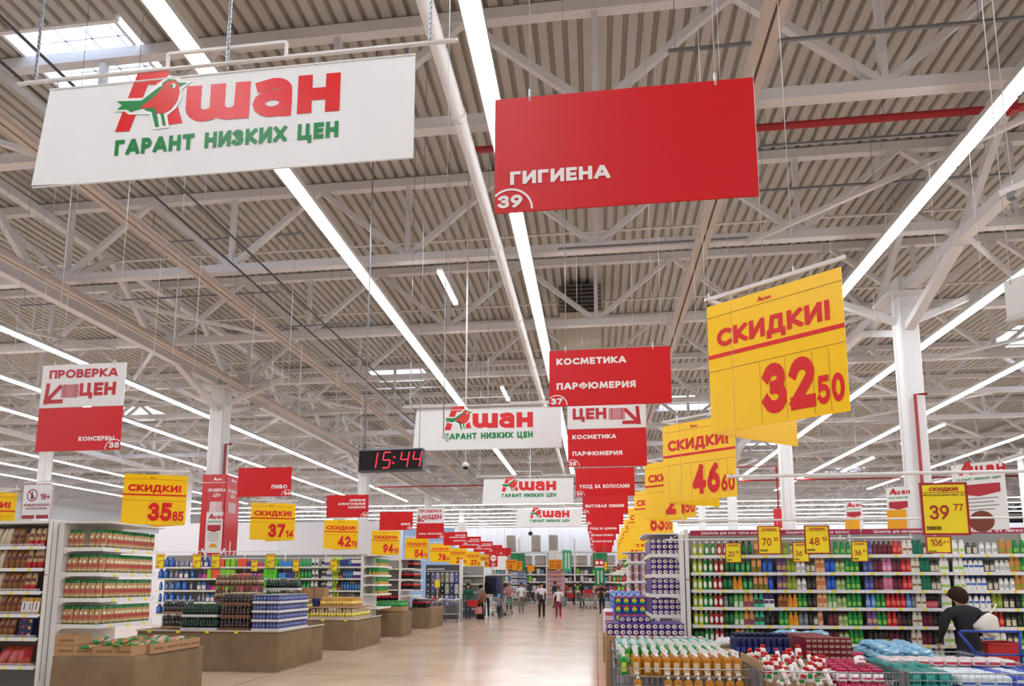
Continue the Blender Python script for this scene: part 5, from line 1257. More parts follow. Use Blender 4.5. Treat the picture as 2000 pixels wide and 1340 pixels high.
HR = [['BBBCCCJ', 'JJBLOLL', 'OOUUKKKGGG', 'SSSyygggww', 'cvvvllllDDssYTTT'], ['BBCCJJb', 'UKLOOGLL', 'KRRUUKKGGG', 'SSDDyygggww', 'ccvvlllnsssssTT'], ['bbbBBC', 'JJUKLOLG', 'KRRKKKKGGG', 'SSSDyyggww', 'ccvvllnsssYYss'],
      ['bBBbbb', 'CCJJUULL', 'RRUUKKGGG', 'SSDDyyggww', 'ccvvllsssYYss'], ['BBBBBB', 'JJJJJJ', 'KKRRUUGG', 'SSDDggww', 'ccvvllssss'], ['BBBBB', 'JJJJJ', 'KKRRGG', 'SSDDgg', 'ccvvll']]
_hp = {}
BAYL = ['leftmost', 'second', 'middle', 'fourth', 'rightmost']
for r, row in enumerate(HR[:5]):
    for bi, s in enumerate(row):
        for j, ch in enumerate(s):
            if ch not in _hp: _hp[ch] = HK[ch][1]()
            x = WX0 + bi * WB + .05 + (WB - .1) * (j + .5) / len(s)
            o = _hp[ch].at((x, WY + .1, WLEV[r] + .001), random.uniform(-.06, .06), '%s, %s from left, %s shelf, %s household bay' % (HK[ch][0], ordn(j), LEV[r], BAYL[bi]), 'goods on the household shelving')
            if ch == 'G': _hp[ch].at((x, WY + .1, WLEV[r] + .143), 0, 'lime green box stacked on top, %s from left, %s shelf, %s household bay' % (ordn(j), LEV[r], BAYL[bi]), 'goods on the household shelving')
# ---------------------------------------------------------------- juice and cola end shelves
t = endcap('white end shelf of green juice cartons behind the bottle plinth', (-6.93, WY, 0), 1.25, .5, [2.18, 1.91, 1.63, 1.35, .95], 2.47, False)
part('back_panel', MB().box(-.025, -.02, .0, 1.2, .1, 2.45), BACKP, t)
jc = boxy('juice_carton', .085, .085, .22, M('0E8A3E', .3), MB().box(-.035, .035, -.0445, -.043, .02, .09), M('E89A1E', .4))
for li, z in enumerate([2.18, 1.91, 1.63, 1.35]):
    for i in range(9):
        jc.at((-6.50, WY + .2 + .1 * i, z + .001), PI / 2, 'green juice carton on the aisle side, %s from the corner, %s juice shelf' % (ordn(i), LEV[li]), 'juice cartons on the end shelf')
    for i in range(5):
        if i < (4, 3, 4, 4)[li]: continue
        jc.at((-6.92 + .09 * (i + .7), WY + .08, z + .001), 0, 'green juice carton on the camera side, %s juice shelf' % LEV[li], 'juice cartons on the end shelf')
jc.at((-6.7, WY + .08, 1.911), 0, 'green juice carton alone at the corner of the second juice shelf', 'juice cartons on the end shelf')
t = endcap('white end shelf of cola packs left of the shirt wall', (-7.05, 23.2, 0), 1.3, .5, [2.19, 1.80, 1.43, 1.22], 2.5, False)
part('back_panel', MB().box(-.025, -.02, .0, 1.25, .1, 2.48), BACKP, t)
for li, z in enumerate([2.19, 1.80, 1.43]):
    for j in range(5):
        for i in range(2):
            if i == 0 and (j > 0 or li == 0): continue
            cola.at((-6.92 + .285 * i - .03 * i, 23.33 + .19 * j, z + .001), 0, 'cola pack on the %s cola shelf, %s from front, %s' % (LEV[li], ordn(j), 'inner' if i == 0 else 'aisle side'), 'cola packs on the end shelf')
gondola('drinks shelving with cola packs beside the juice end shelf', -8.6, 1, 1.5, 23.22, .5, 2.5, [2.19, 1.80, 1.43, 1.0, .6, .25])
for li, z in enumerate((1.0, .6, .25)):
    for i in range(5): cola.at((-8.42 + .28 * i, 23.36, z + .001), 0, 'cola pack, %s from left, low on the drinks shelving, %s shelf' % (ordn(i), LEV[3 + li]), 'cola packs on the drinks shelving')
# ================================================================ right foreground: wire bins and their goods
def wire_bin(label, x0, x1, y0, y1, z0, z1, step=.06):
    t = thing('wire_bin', label, 'wire bin', (x0, y0, 0), 0, 'wire sale bins'); W_, D_ = x1 - x0, y1 - y0
    for x in (0, W_):
        for y in (0, D_): part('corner_post', MB().cbox(x - .017, x + .017, y - .017, y + .017, 0, z1 + .012, .003), M('6E7278', .4, .5), t)
    part('rim', MB().tube([(0, 0, z1), (W_, 0, z1), (W_, D_, z1), (0, D_, z1), (0, 0, z1)], .007, 6, False), CHROME, t)
    part('base_panel', MB().box(.02, W_ - .02, .02, D_ - .02, z0 - .02, z0), M('A9ABAE', .5, .3), t)
    for nm, L, f in (('front', W_, lambda a, z: (a, 0, z)), ('back', W_, lambda a, z: (a, D_, z)), ('left', D_, lambda a, z: (0, a, z)), ('right', D_, lambda a, z: (W_, a, z))):
        m = MB(); k = step
        while k < L - .02: m.tube([f(k, z0), f(k, z1)], .0022, 4, False); k += step
        z = z0
        while z < z1 - .02: m.tube([f(0, z), f(L, z)], .003, 4, False); z += .11
        part('wire_panel', m, CHROME, t)
    return t
YA = 6.76
wire_bin('wire bin of amber pump bottles in the front row, nearest the aisle', .17, 1.50, YA, 7.58, .45, .85)
wire_bin('wire bin behind the amber bottles, holding green pump bottles', .19, 1.52, 7.66, 8.42, .45, .85)
wire_bin('wire bin third from the front, holding pale bottles', .2, 1.56, 8.5, 9.86, .45, .85)
wire_bin('wire bin of white red-capped bottles and jars, second in the front row', 1.55, 2.83, 6.70, 7.7, .45, .85)
wire_bin('wire bin of teal and white packs, third in the front row', 2.90, 4.40, 6.76, 7.9, .45, .85)
wire_bin('wire bin of wrapped packs behind the teal packs', 2.95, 4.5, 8.0, 9.0, .45, .83)
def pump_kind(body, label): return bottle_kind('pump_bottle', body, M('F4F4F2', .3), label, .085, .245, .05, 'pump', (.12, .5))
AMB = bpy.data.materials.new('amber_soap'); AMB.use_nodes = True; b = AMB.node_tree.nodes['Principled BSDF']
b.inputs['Base Color'].default_value = lin('D08A1E'); b.inputs['Roughness'].default_value = .12; b.inputs['Transmission Weight'].default_value = .25; b.inputs['IOR'].default_value = 1.35
amb = pump_kind(AMB, M('D8C2A0', .4)); gre = pump_kind(M('1E8A34', .12), M('C8D24A', .4))
for j in range(6):
    for i in range(11):
        low = j == 0
        z = .565 if low else .79; x = .40 + .0985 * i + random.uniform(-.006, .006); y = YA + .075 + .098 * j
        if low and i in (1, 2): continue
        if not low and i == 10 and j > 3: continue
        amb.at((x, y, z - (.0 if low else .02)), random.uniform(-.5, .3), 'amber soap bottle with white pump, %s row from front, %s from left' % (ordn(j), ordn(i)), 'amber soap bottles in the front bin')
solo('layer_board', MB().box(.34, 1.46, YA + .125, 7.55, .75, .766), CARD, 'cardboard layer board under the upper amber soap bottles', 'board')
solo('layer_board', MB().box(.24, 1.46, YA + .03, YA + .115, .54, .56), CARD, 'cardboard layer board under the lowest front amber bottles', 'board')
for k in range(3): gre.at((.265, 7.0 + .17 * k, .76), random.uniform(-.3, .3), 'green soap bottle at the left side of the amber bin, %s from front' % ordn(k), 'green soap bottles')
for j in range(6):
    for i in range(11): gre.at((.33 + .103 * i, 7.74 + .112 * j, .77), random.uniform(-.5, .5), 'green soap bottle with white pump, %s row from front, %s from left' % (ordn(j), ordn(i)), 'green soap bottles')
solo('layer_board', MB().box(.24, 1.47, 7.7, 8.38, .75, .767), CARD, 'cardboard layer board under the green soap bottles', 'board')
mint = bottle_kind('soap_bottle', M('CFE4DE', .2), M('8CC8C4', .3), M('E8F0EE', .4), .08, .2, .05, 'tall'); gr2 = bottle_kind('soap_bottle', M('3A9A4A', .2), M('DDE8E2', .3), M('A8D0A0', .4), .08, .2, .05, 'tall'); pnk = bottle_kind('soap_bottle', M('E8DCE0', .2), M('E8C8D0', .3), M('F2EAEE', .4), .08, .2, .05, 'tall')
for j in range(9):
    for i in range(12):
        k = gr2 if (j < 2 and i > 4) else pnk if j > 6 else mint
        k.at((.30 + .104 * i, 8.60 + .14 * j, .74), random.uniform(-.4, .4), '%s soap bottle in the third bin, %s row from front, %s from left' % ('green' if k is gr2 else 'pinkish white' if k is pnk else 'pale mint', ordn(j), ordn(i)), 'soap bottles in the third bin', rot=(random.uniform(-.1, .1), random.uniform(-.1, .1), random.uniform(-.4, .4)))
solo('layer_board', MB().box(.25, 1.5, 8.55, 9.82, .72, .737), CARD, 'cardboard layer board under the pale soap bottles', 'board')
# tissue boxes on the low plinth
solo('display_stand', MB().cbox(.12, 1.28, 9.95, 10.85, 0, .92, .01), CARD, 'brown cardboard stand carrying low tissue boxes before the end shelf', 'stand')
for k in range(2):
    for j in range(3):
        for i in range(12):
            if j > 0 and i > 0 and k == 0: continue
            TIS.at((.19 + .0935 * i, 10.09 + .24 * j, .922 + .087 * k), 0, 'purple tissue box on the low stand, %s from left, %s row, %s layer' % (ordn(i), ordn(j), ('lower', 'upper')[k]), 'tissue boxes on the low stand')
for i in range(5): TIS.at((.38 + .0935 * i, 10.35, 1.097), 0, 'purple tissue box topmost on the low stand, %s from left' % ordn(i), 'tissue boxes on the low stand')
# washing powder, kitchen rolls, paper packs further back along the aisle
solo('display_stand', MB().cbox(.28, 1.25, 12.6, 14.2, 0, .80, .01), CARD, 'brown stand under the blue washing powder packs', 'stand')
ml = MB(); ring(ml, 0, .075, 0, .045, 0, 360, -.113, 14); wp = boxy('powder_pack', .145, .22, .155, M('1450B8', .3), ml, M('E8D81E', .4), .012)
part('red_band', MB().box(-.07, .07, -.1125, -.11, .125, .148), M('C83A4A', .4), wp.root); gg = MB(); ring(gg, 0, .052, 0, .04, 180, 360, -.1135, 10); part('green_mark', gg, M('1EA06A', .4), wp.root); wp = Proto(wp.root)
for k in range(4):
    for j in range(6):
        for i in range(5):
            if j > 0 and i > 0 and k < 3: continue
            if k == 3 and False: continue
            wp.at((.40 + .15 * i, 12.75 + .225 * j, .802 + .158 * k), 0, 'blue washing powder pack, %s from left, %s from front, %s' % (ordn(i), ordn(j), ['bottom layer', 'second layer', 'third layer', 'top layer'][k]), 'washing powder packs')
solo('display_stand', MB().cbox(.3, 1.3, 15.3, 16.9, 0, .7, .01), CARD, 'brown stand under the blue checked paper packs', 'stand')
kp = boxy('kitchen_roll_pack', .13, .2, .11, M('3A6AC0', .35), MB().box(-.05, .05, -.103, -.101, .03, .08), M('A8C0E8', .4), .03)
for k in range(7):
    for j in range(7):
        for i in range(5):
            if j > 0 and i > 0 and k < 6: continue
            kp.at((.38 + .135 * i, 15.42 + .205 * j, .702 + .112 * k), 0, 'blue checked paper pack, %s from left, %s from front, %s layer up' % (ordn(i), ordn(j), ordn(k)), 'blue paper packs')
solo('display_stand', MB().cbox(.12, .4, 14.45, 15.25, 0, .62, .01), CARD, 'narrow brown stand under the white and pink paper packs', 'stand')
tp = boxy('paper_pack', .24, .24, .16, M('E8DDE8', .4), MB().box(-.08, .08, -.122, -.12, .03, .11), M('D04A6A', .4), .03)
for k in range(3):
    for j in range(3): tp.at((.26, 14.6 + .25 * j, .622 + .163 * k), 0, 'white and pink paper pack by the aisle, %s from front, %s layer up' % (ordn(j), ordn(k)), 'white and pink paper packs')
# further end shelves on the right
tw = boxy('paper_roll_pack', .16, .2, .21, M('E2DADE', .4), MB().box(-.015, .065, -.102, -.1, .01, .2), M('7A3A6A', .4), .02); part('mark', MB().box(-.07, -.025, -.102, -.1, .06, .15), M('A8A83A', .4), tw.root); tw = Proto(tw.root)
t = endcap('white end shelf of lilac paper rolls, behind the tissue end shelf', (1.53, 15.6 + 1.5, 0), 1.25, .75, [2.22, 1.72, 1.25, .8], 2.45, True)
for li, z in enumerate((2.22, 1.72, 1.25)):
    for k in range(1 if li == 0 else 2):
        for i in range(4):
            if li == 2 and i == 0: continue
            tw.at((.90 + .17 * i, 17.22, z + .001 + .212 * k), 0, 'lilac paper roll pack, %s from left, %s shelf, %s' % (ordn(i), LEV[li], ('lower', 'upper')[k]), 'paper roll packs on the second end shelf')
        for j in range(1, 5): tw.at((.90, 17.22 + .22 * j, z + .001 + .212 * k), PI / 2 * 0, 'lilac paper roll pack on the aisle side, %s behind front, %s shelf, %s' % (ordn(j), LEV[li], ('lower', 'upper')[k]), 'paper roll packs on the second end shelf')
gondola('back-to-back shelving behind the lilac paper end shelf', 1.6, 4, 1.3, 17.12, .55, 2.45, [2.15, 1.8, 1.45, 1.1, .7, .35])
JAR = bottle_kind('sauce_jar', M('8A1428', .2), M('3A1A2A', .4), M('C84A5A', .4), .11, .25, .1, 'oval'); GB = bottle_kind('detergent_bottle', M('2A9A2A', .2), M('3AB03A', .3), M('8AD06A', .4), .12, .3, .09, 'tall')
for n, (yy, xx) in enumerate(((21.2, 1.5), (25.4, 1.45), (29.6, 1.4), (33.8, 1.35))):
    endcap('white end shelf on the right, %s after the lilac paper one' % ordn(n), (xx, yy, 0), 1.2, .68, [2.15, 1.7, 1.3, .95], 2.4, True)
    gondola('back-to-back shelving row on the right, %s after the lilac paper row' % ordn(n), xx + .07, 3, 1.3, yy, .5, 2.42, [2.1, 1.7, 1.3, .9, .5])
    for li, z in enumerate((2.15, 1.7, 1.3, .95)):
        for i in range(4): (JAR if (n + li) % 3 else GB).at((xx - .6 + .15 * i, yy + .13, z + .001), 0, '%s on the %s far end shelf, %s shelf, %s from left' % ('burgundy jar' if (n + li) % 3 else 'green detergent bottle', ordn(n), LEV[li], ordn(i)), 'goods on the far right end shelves')
# behind the front bins: navy bottles, burgundy boxes, blue packs, white bags
solo('display_stand', MB().cbox(1.66, 2.36, 8.5, 9.2, 0, .82, .01), CARD, 'brown stand under the navy bottles', 'stand')
nv = bottle_kind('lotion_bottle', M('1A2258', .25), M('141A48', .3), M('3A4A9A', .4), .066, .245, .045, 'tall', (.1, .35))
for j in range(4):
    for i in range(9): nv.at((1.72 + .073 * i, 8.56 + .09 * j, .822), random.uniform(-.1, .1), 'navy blue lotion bottle, %s from left, %s row from front' % (ordn(i), ordn(j)), 'navy lotion bottles')
for j in range(2):
    for i in range(3): nv.at((1.60 + .085 * i, 8.05 + .12 * j, .62), .2, 'navy lotion bottle low behind the amber bottles, %s from left, %s row' % (ordn(i), ordn(j)), 'low navy lotion bottles')
solo('display_stand', MB().cbox(1.5, 1.95, 7.9, 8.35, 0, .617, .01), CARD, 'small brown stand under the low navy bottles', 'stand')
solo('display_stand', MB().cbox(2.22, 3.08, 8.1, 9.4 - .45, 0, .72, .01), CARD, 'brown stand under the burgundy boxes', 'stand') if False else None
solo('display_stand', MB().cbox(2.40, 2.92, 8.12, 9.0, 0, .80, .01), CARD, 'brown stand under the burgundy boxes', 'stand')
bb = boxy('soap_box', .062, .09, .062, M('7A1226', .35), MB().box(-.024, .024, -.0465, -.045, .016, .042), M('B89A86', .5), .002)
for k in range(4):
    for j in range(9):
        for i in range(8):
            if j > 0 and i > 0 and k < 3: continue
            if k == 3 and i > 5 and j > 1: continue
            bb.at((2.44 + .064 * i, 8.18 + .093 * j, .802 + .064 * k), 0, 'burgundy soap box, %s from left, %s from front, %s' % (ordn(i), ordn(j), ['bottom layer', 'second layer', 'third layer', 'top layer'][k]), 'burgundy soap boxes')
bp_ = put('wipes_pack', MB().loft([(0, .07, .045), (.012, .085, .055), (.05, .085, .055), (.065, .065, .04)], 14, .6).mesh('wipes_pack', M('86C4E6', .22, noise=.3, scale=18))); part('label', MB().loft([(.02, .05, .0565), (.048, .05, .0565)], 10, .7), M('E4EEF4', .3), bp_); part('seal', MB().box(-.105, -.08, -.03, .03, .025, .035), M('BFDCEC', .3), bp_); BP = Proto(bp_)
cnt = 0
for k in range(5):
    for j in range(6):
        for i in range(7 - k):
            x = 2.98 + .185 * i + .09 * k + random.uniform(-.02, .02); y = 8.1 + .14 * j + random.uniform(-.02, .02); z = .60 + .068 * k + .01 * j
            if j > 2 and k < 3: continue
            BP.at((x, y, z), 0, 'light blue wipes pack in the rear bin, %s layer, %s row, %s from left' % (ordn(k), ordn(j), ordn(i)), 'light blue wipes packs', rot=(random.uniform(-.25, .25), random.uniform(-.2, .2), random.uniform(-.5, .5))); cnt += 1
for i in range(7):
    for j in range(3): BP.at((2.40 + .085 * i + random.uniform(-.02, .02), 9.15 + .11 * j, .95 + random.uniform(0, .05)), 0, 'light blue wipes pack behind the burgundy boxes, %s from left, %s row' % (ordn(i), ordn(j)), 'wipes packs behind the burgundy boxes', rot=(random.uniform(-.4, .4), random.uniform(-.3, .3), random.uniform(-.8, .8)))
solo('display_stand', MB().cbox(2.3, 3.1, 9.06, 9.5, 0, .93, .01), CARD, 'brown stand behind the burgundy boxes', 'stand')
solo('display_box', MB().box(1.62, 2.26, 9.45, 9.47, .62, .84).box(1.62, 2.26, 9.95, 9.97, .62, .84).box(1.62, 1.64, 9.47, 9.95, .62, .84).box(2.24, 2.26, 9.47, 9.95, .62, .84).box(1.62, 2.26, 9.45, 9.97, 0, .62), M('8A7A5E', .8), 'open brown carton with crumpled white bags by the shampoo shelf', 'box')
wb = put('plastic_bag', MB().loft([(0, .1, .08), (.03, .13, .1), (.08, .1, .07), (.13, .03, .03)], 12, .3).mesh('plastic_bag', M('E6E4E6', .2, noise=.25, scale=14, bump=.8))); part('label', MB().box(-.04, .05, -.101, -.098, .02, .06), M('C83A6A', .4), wb); WBG = Proto(wb)
for i in range(5): WBG.at((1.74 + .11 * i, 9.7 + .06 * (i % 2), .80), 0, 'crumpled white plastic bag in the open carton, %s from left' % ordn(i), 'white plastic bags', rot=(random.uniform(-.5, .5), random.uniform(-.6, .6), random.uniform(0, 3)))
# white red-capped bottles heaped in the second front bin, and pink-lidded jars
hb = bottle_kind('lotion_bottle', M('EEEAE6', .25), M('C8141E', .3), M('B82A30', .4), .075, .2, .05, 'tall', (.42, .62)); g1 = MB(); ring(g1, 0, .055, 0, .026, 0, 360, -.0275, 12); part('leaf_mark', g1, M('1E8A2E', .4), hb.root); hb = Proto(hb.root)
for j in range(6):
    for i in range(7):
        x = 1.66 + .098 * i; y = 6.86 + .13 * j; st = (i * 5 + j * 3) % 4
        z = .70 + .02 * j + .03 * (st == 0)
        r = [(random.uniform(-.25, .1), random.uniform(-.25, .25), random.uniform(-.4, .4)), (-.9, random.uniform(-.6, .6), random.uniform(-.6, .6)), (random.uniform(-.5, -.2), .3, 1.2), (.2, random.uniform(-.5, .5), random.uniform(-.5, .5))][st]
        hb.at((x, y, z), 0, 'white lotion bottle with red cap, heaped, %s row from front, %s from left' % (ordn(j), ordn(i)), 'red-capped lotion bottles', rot=r)
for i in range(6): hb.at((1.66 + .12 * i, 6.77, .52), 0, 'white lotion bottle leaning low against the bin front, %s from left' % ordn(i), 'low red-capped lotion bottles', rot=(random.uniform(-.3, 0), random.uniform(-.9, .9), random.uniform(-.3, .3)))
solo('layer_board', MB().box(1.6, 2.32, 6.83, 7.66, .66, .675), CARD, 'cardboard layer board under the heaped red-capped bottles', 'board')
solo('display_box', MB().box(1.57, 1.585, 6.78, 7.66, .5, .93), M('A98A64', .8), 'brown carton side standing between amber and red-capped bottles', 'box')
pj = bottle_kind('cream_jar', M('F0EEEE', .25), M('B81450', .3), M('C83A6A', .4), .1, .12, .09, 'jar', (.2, .35))
for k in range(2):
    for j in range(6):
        for i in range(4):
            if k == 1 and j == 0: continue
            pj.at((2.38 + .112 * i, 6.83 + .125 * j, .60 + .125 * k + .01 * j), 0, 'white jar with crimson lid, %s from left, %s row from front, %s layer' % (ordn(i), ordn(j), ('lower', 'upper')[k]), 'crimson-lidded jars')
pj.at((2.62, 7.1, .88), 0, 'white jar with crimson lid tipped on top of the others', 'crimson-lidded jars', rot=(-.6, .2, .3))
solo('layer_board', MB().box(2.33, 2.8, 6.77, 7.66, .57, .59), CARD, 'cardboard layer board under the crimson-lidded jars', 'board')
# teal, white and blue packs in the third front bin
tl = boxy('napkin_pack', .13, .19, .1, M('128A86', .25, noise=.15, scale=14), MB().box(-.03, .03, -.0965, -.095, .03, .07), M('3AB8B0', .3), .02); wl = boxy('napkin_pack', .15, .2, .09, M('D8E6EE', .25), MB().box(-.06, .06, -.102, -.1, .01, .03), M('2A5AC0', .4), .02); bl = boxy('napkin_pack', .15, .2, .09, M('2A52B8', .25), MB().box(-.05, .05, -.102, -.1, .03, .06), M('BFD0F0', .4), .02)
rw = boxy('cosmetic_pack', .11, .17, .06, M('E2D2D4', .25), MB().box(-.05, .05, -.087, -.085, .01, .035), M('C8283A', .4), .015)
for j in range(2):
    for i in range(9): rw.at((3.1 + .14 * i, 7.55 + .18 * j, .84 + .0), random.uniform(-.15, .15), 'pink and white pack behind teal packs, %s from left, %s row' % (ordn(i), ordn(j)), 'pink and white packs')
for k in range(3):
    for j in range(5):
        for i in range(3):
            if k < 2 and i < 2 and j > 0: continue
            tl.at((3.0 + .135 * i, 6.9 + .2 * j, .55 + .103 * k + .02 * (j > 1)), random.uniform(-.1, .1), 'teal wrapped pack in the third front bin, %s from left, %s row, %s layer' % (ordn(i), ordn(j), ordn(k)), 'teal packs')
for k in range(3):
    for j in range(5):
        for i in range(6):
            if k < 2 and j > 0: continue
            kk = wl if (i < 3 and k == 2) or (i + k) % 3 == 0 else bl
            kk.at((3.47 + .155 * i, 6.9 + .205 * j, .55 + .092 * k), random.uniform(-.08, .08), '%s wrapped pack in the third front bin, %s from left, %s row, %s layer' % ('white' if kk is wl else 'blue', ordn(i), ordn(j), ordn(k)), 'white and blue packs')
solo('layer_board', MB().box(2.94, 4.37, 6.8, 7.87, .52, .545), CARD, 'cardboard layer board under the teal and blue packs', 'board')
# ---------------------------------------------------------------- blue trolley and red basket at the shampoo shelves
BLU = M('0B3FA8', .25)
t = thing('shopping_trolley', 'blue-framed wire shopping trolley at the right edge', 'trolley', (4.75, 8.0, 0))
hx = P(1872, 1226, 9.25); hx1 = 6.0
part('handle', MB().tube([(hx.x - 4.75, 1.25, 1.05), (hx.x - 4.72, 1.25, 1.068), (hx.x - 4.68, 1.25, 1.07), (.62, 1.25, 1.07)], .017, 10), BLU, t)
part('handle_post', MB().tube([(hx.x - 4.75, 1.25, 1.055), (.06, 1.24, .80), (.07, 1.24, .66)], .017, 10).tube([(.62, 1.25, 1.07), (.6, 1.24, .8), (.6, 1.24, .66)], .017, 10), BLU, t)
part('rim', MB().tube([(.06, 1.22, .78), (.62, 1.22, .78)], .013, 8).tube([(.06, 1.22, .775), (.14, .3, .70)], .016, 8).tube([(.62, 1.22, .775), (.54, .3, .70)], .016, 8).tube([(.14, .3, .70), (.54, .3, .70)], .013, 8), BLU, t)
wm = MB()
for k in range(16):
    f = k / 15; xa = .06 + .08 * f; ya = 1.22 - .92 * f; za = .775 - .075 * f
    wm.tube([(xa, ya, za), (xa + .03, ya, .42)], .0025, 4, False); wm.tube([(.68 - xa, ya, za), (.65 - xa, ya, .42)], .0025, 4, False)
for k in range(7): x = .14 + .4 * k / 6; wm.tube([(x, .3, .7), (x, .32, .42)], .0025, 4, False); wm.tube([(x, .32, .42), (x, 1.2, .42)], .0025, 4, False)
for z in (.42, .52, .62): wm.tube([(.08, 1.2, z), (.15, .31, z), (.53, .31, z), (.6, 1.2, z)], .003, 4, False)
part('basket', wm, CHROME, t)
part('chassis', MB().tube([(.08, 1.22, .66), (.08, 1.15, .2), (.14, .4, .14)], .013, 8).tube([(.6, 1.22, .66), (.6, 1.15, .2), (.54, .4, .14)], .013, 8).tube([(.08, 1.15, .2), (.6, 1.15, .2)], .012, 8), BLU, t)
for x, y in ((.08, 1.15), (.6, 1.15), (.14, .42), (.54, .42)): part('wheel', MB().tube([(x - .015, y, .062), (x + .015, y, .062)], .06, 14).box(x - .008, x + .008, y - .012, y + .012, .06, .2), M('2E3034', .5), t)
def basket(label, loc, rz, s=1.0, hexc='C01820', handle_up=False):
    t = thing('shopping_basket', label, 'basket', loc, rz, 'red shopping baskets')
    b = MB(); a, c, a2, c2, h = .22 * s, .15 * s, .19 * s, .12 * s, .22 * s
    for q in (((-a2, -c2), (a2, -c2), (a, -c), (-a, -c)), ((a2, c2), (-a2, c2), (-a, c), (a, c)), ((-a2, c2), (-a2, -c2), (-a, -c), (-a, c)), ((a2, -c2), (a2, c2), (a, c), (a, -c))):
        b.poly([(q[0][0], q[0][1], 0), (q[1][0], q[1][1], 0), (q[2][0], q[2][1], h), (q[3][0], q[3][1], h)])
    b.poly([(-a2, -c2, 0), (a2, -c2, 0), (a2, c2, 0), (-a2, c2, 0)])
    part('tub', b, M(hexc, .35), t)
    part('rim', MB().tube([(-a, -c, h), (a, -c, h), (a, c, h), (-a, c, h), (-a, -c, h)], .012 * s, 6, False), M('A01018', .35), t)
    hp = [(-a * .95, 0, h), (-a * .6, 0, h + .15 * s), (a * .6, 0, h + .15 * s), (a * .95, 0, h)] if handle_up else [(-a * .95, -c * .3, h), (-a * .9, -c * 1.25, h - .01), (a * .9, -c * 1.25, h - .01), (a * .95, -c * .3, h)]
    part('handle', MB().tube(hp, .009 * s, 6), M('B0141C' if not handle_up else '2A2A2C', .4), t)
    return t
solo('shelf_carton', MB().cbox(-.35, .35, -.14, .14, 0, .57, .004), CARD, 'brown carton stack under the red basket at the shampoo shelf', 'box', (5.85, 10.55, 0))
basket('big red shopping basket beside the navy-jacketed woman at the shampoo shelf', (5.78, 10.55, .572), .15, 1.15)
# ================================================================ far zone
def rack_label(i, j): return '%s level, %s bay' % (['lowest', 'second', 'third', 'fourth', 'top'][j], ordn(i))
# shirt wall
a, b_ = P(832, 1104, 30.2), P(898, 1104, 30.2); SX0, SX1 = a.x, b_.x
t = thing('shirt_wall', 'dark display wall hung with folded shirts, left side of the aisle', 'display wall', (SX0, 30.2, 0))
part('panel', MB().box(0, SX1 - SX0, .0, .06, 0, 2.5), M('4C4A50', .6), t); part('post', MB().cbox(SX1 - SX0, SX1 - SX0 + .14, -.1, .1, 0, 2.75, .01), SHW, t)
part('light_strip', MB().box(.1, .9, -.12, -.06, 2.28, 2.32), M('F4F2EE', .4), t); part('top_rail', MB().tube([(0, -.3, 2.2), (SX1 - SX0, -.3, 2.2)], .015, 6).tube([(.02, -.3, 2.2), (.02, 0, 2.2)], .012, 6), STEEL, t)
sc = ['26262A', '6A6490', 'A098C0', '7A7266', '9AA486', 'A8A4C8', '5A6A98', '3A3E48', '4A5A8A', '5A5872', '1C1C20', '9CA68A', '34406A', 'C0B4C0', '3E4450', '7A6486', '5A4440', '46424A', 'A8A8C8', '5A6AA0', '6A7496']
n = 0
for r in range(3):
    for i in range(7):
        w = (SX1 - SX0) / 7.2
        b = MB().cbox(-w * .42, w * .42, -.05, 0, -.44, 0, .02); sh = solo('folded_shirt', b, M('#' + sc[r * 7 + i], .8), 'folded shirt in the %s row of the shirt wall, %s from left' % (('top', 'middle', 'bottom')[r], ordn(i)), 'shirt', (SX0 + w * (i + .6), 30.19, 2.12 - .52 * r), 0, 'folded shirts on the shirt wall')
        part('collar', MB().box(-w * .14, w * .14, -.062, -.051, -.08, -.01).tube([(0, -.03, 0), (0, -.03, .05)], .008, 5), M('D8D6DA', .7), sh)
        part('tag', MB().box(-w * .02, w * .12, -.056, -.052, -.34, -.28), TXW, sh)
solo('price_card', MB().box(-.12, .12, -.01, .01, 0, .34).tube([(0, .02, -1.45), (0, .02, .2)], .012, 6), CARDY, 'small plain yellow price card before the shirt wall', 'price card', (P(854, 1150, 29.4).x, 29.4, 1.45), 0)
# pillow shelf, jacket rail, partition behind the people
a = P(899, 1108, 30.7); b_ = P(942, 1108, 30.7); PX = a.x
t = gondola('white shelving with grey pillows behind the green-sweatered woman', PX, 1, b_.x - PX, 30.7, .5, 2.45, [2.0, 1.62, 1.24, .86, .45])
rollm = MB().loft([(0, .19, .11), (.05, .23, .15), (.16, .23, .15), (.21, .19, .11)], 14, .5).mesh('pillow', M('8E8A84', .85, noise=.25, scale=14)); rl = put('pillow', rollm); RL = Proto(rl)
for li, z in enumerate((2.0, 1.62, 1.24, .86)): RL.at((PX + .28, 30.87, z), 0, 'grey pillow on the %s shelf behind the green-sweatered woman' % LEV[li], 'grey pillows')
a = P(949, 1118, 31.8); b_ = P(972, 1118, 31.8)
t = thing('clothes_rail', 'chrome clothes rail carrying dark jackets', 'clothes rail', (a.x, 31.8, 0))
L = b_.x - a.x
part('frame', MB().tube([(0, 0, 0), (0, 0, 2.12), (L, 0, 2.12), (L, 0, 0)], .018, 8).tube([(0, -.25, .03), (0, .25, .03)], .018, 6).tube([(L, -.25, .03), (L, .25, .03)], .018, 6), STEEL, t)
part('white_post', MB().cbox(-.2, -.06, -.3, -.1, 0, 2.7, .01), SHW, t)
jm = MB().loft([(0, .2, .05), (.3, .23, .06), (.75, .22, .06), (.86, .17, .05), (.9, .03, .03)], 12, .2)
for s_ in (-1, 1): jm.tube([(s_ * .17, 0, .83), (s_ * .24, 0, .5), (s_ * .25, 0, .18)], [.05, .045, .035], 8)
jm2 = MB(); jm2.tube([(0, 0, .88), (0, 0, .97), (.03, 0, 1.0)], .006, 5)
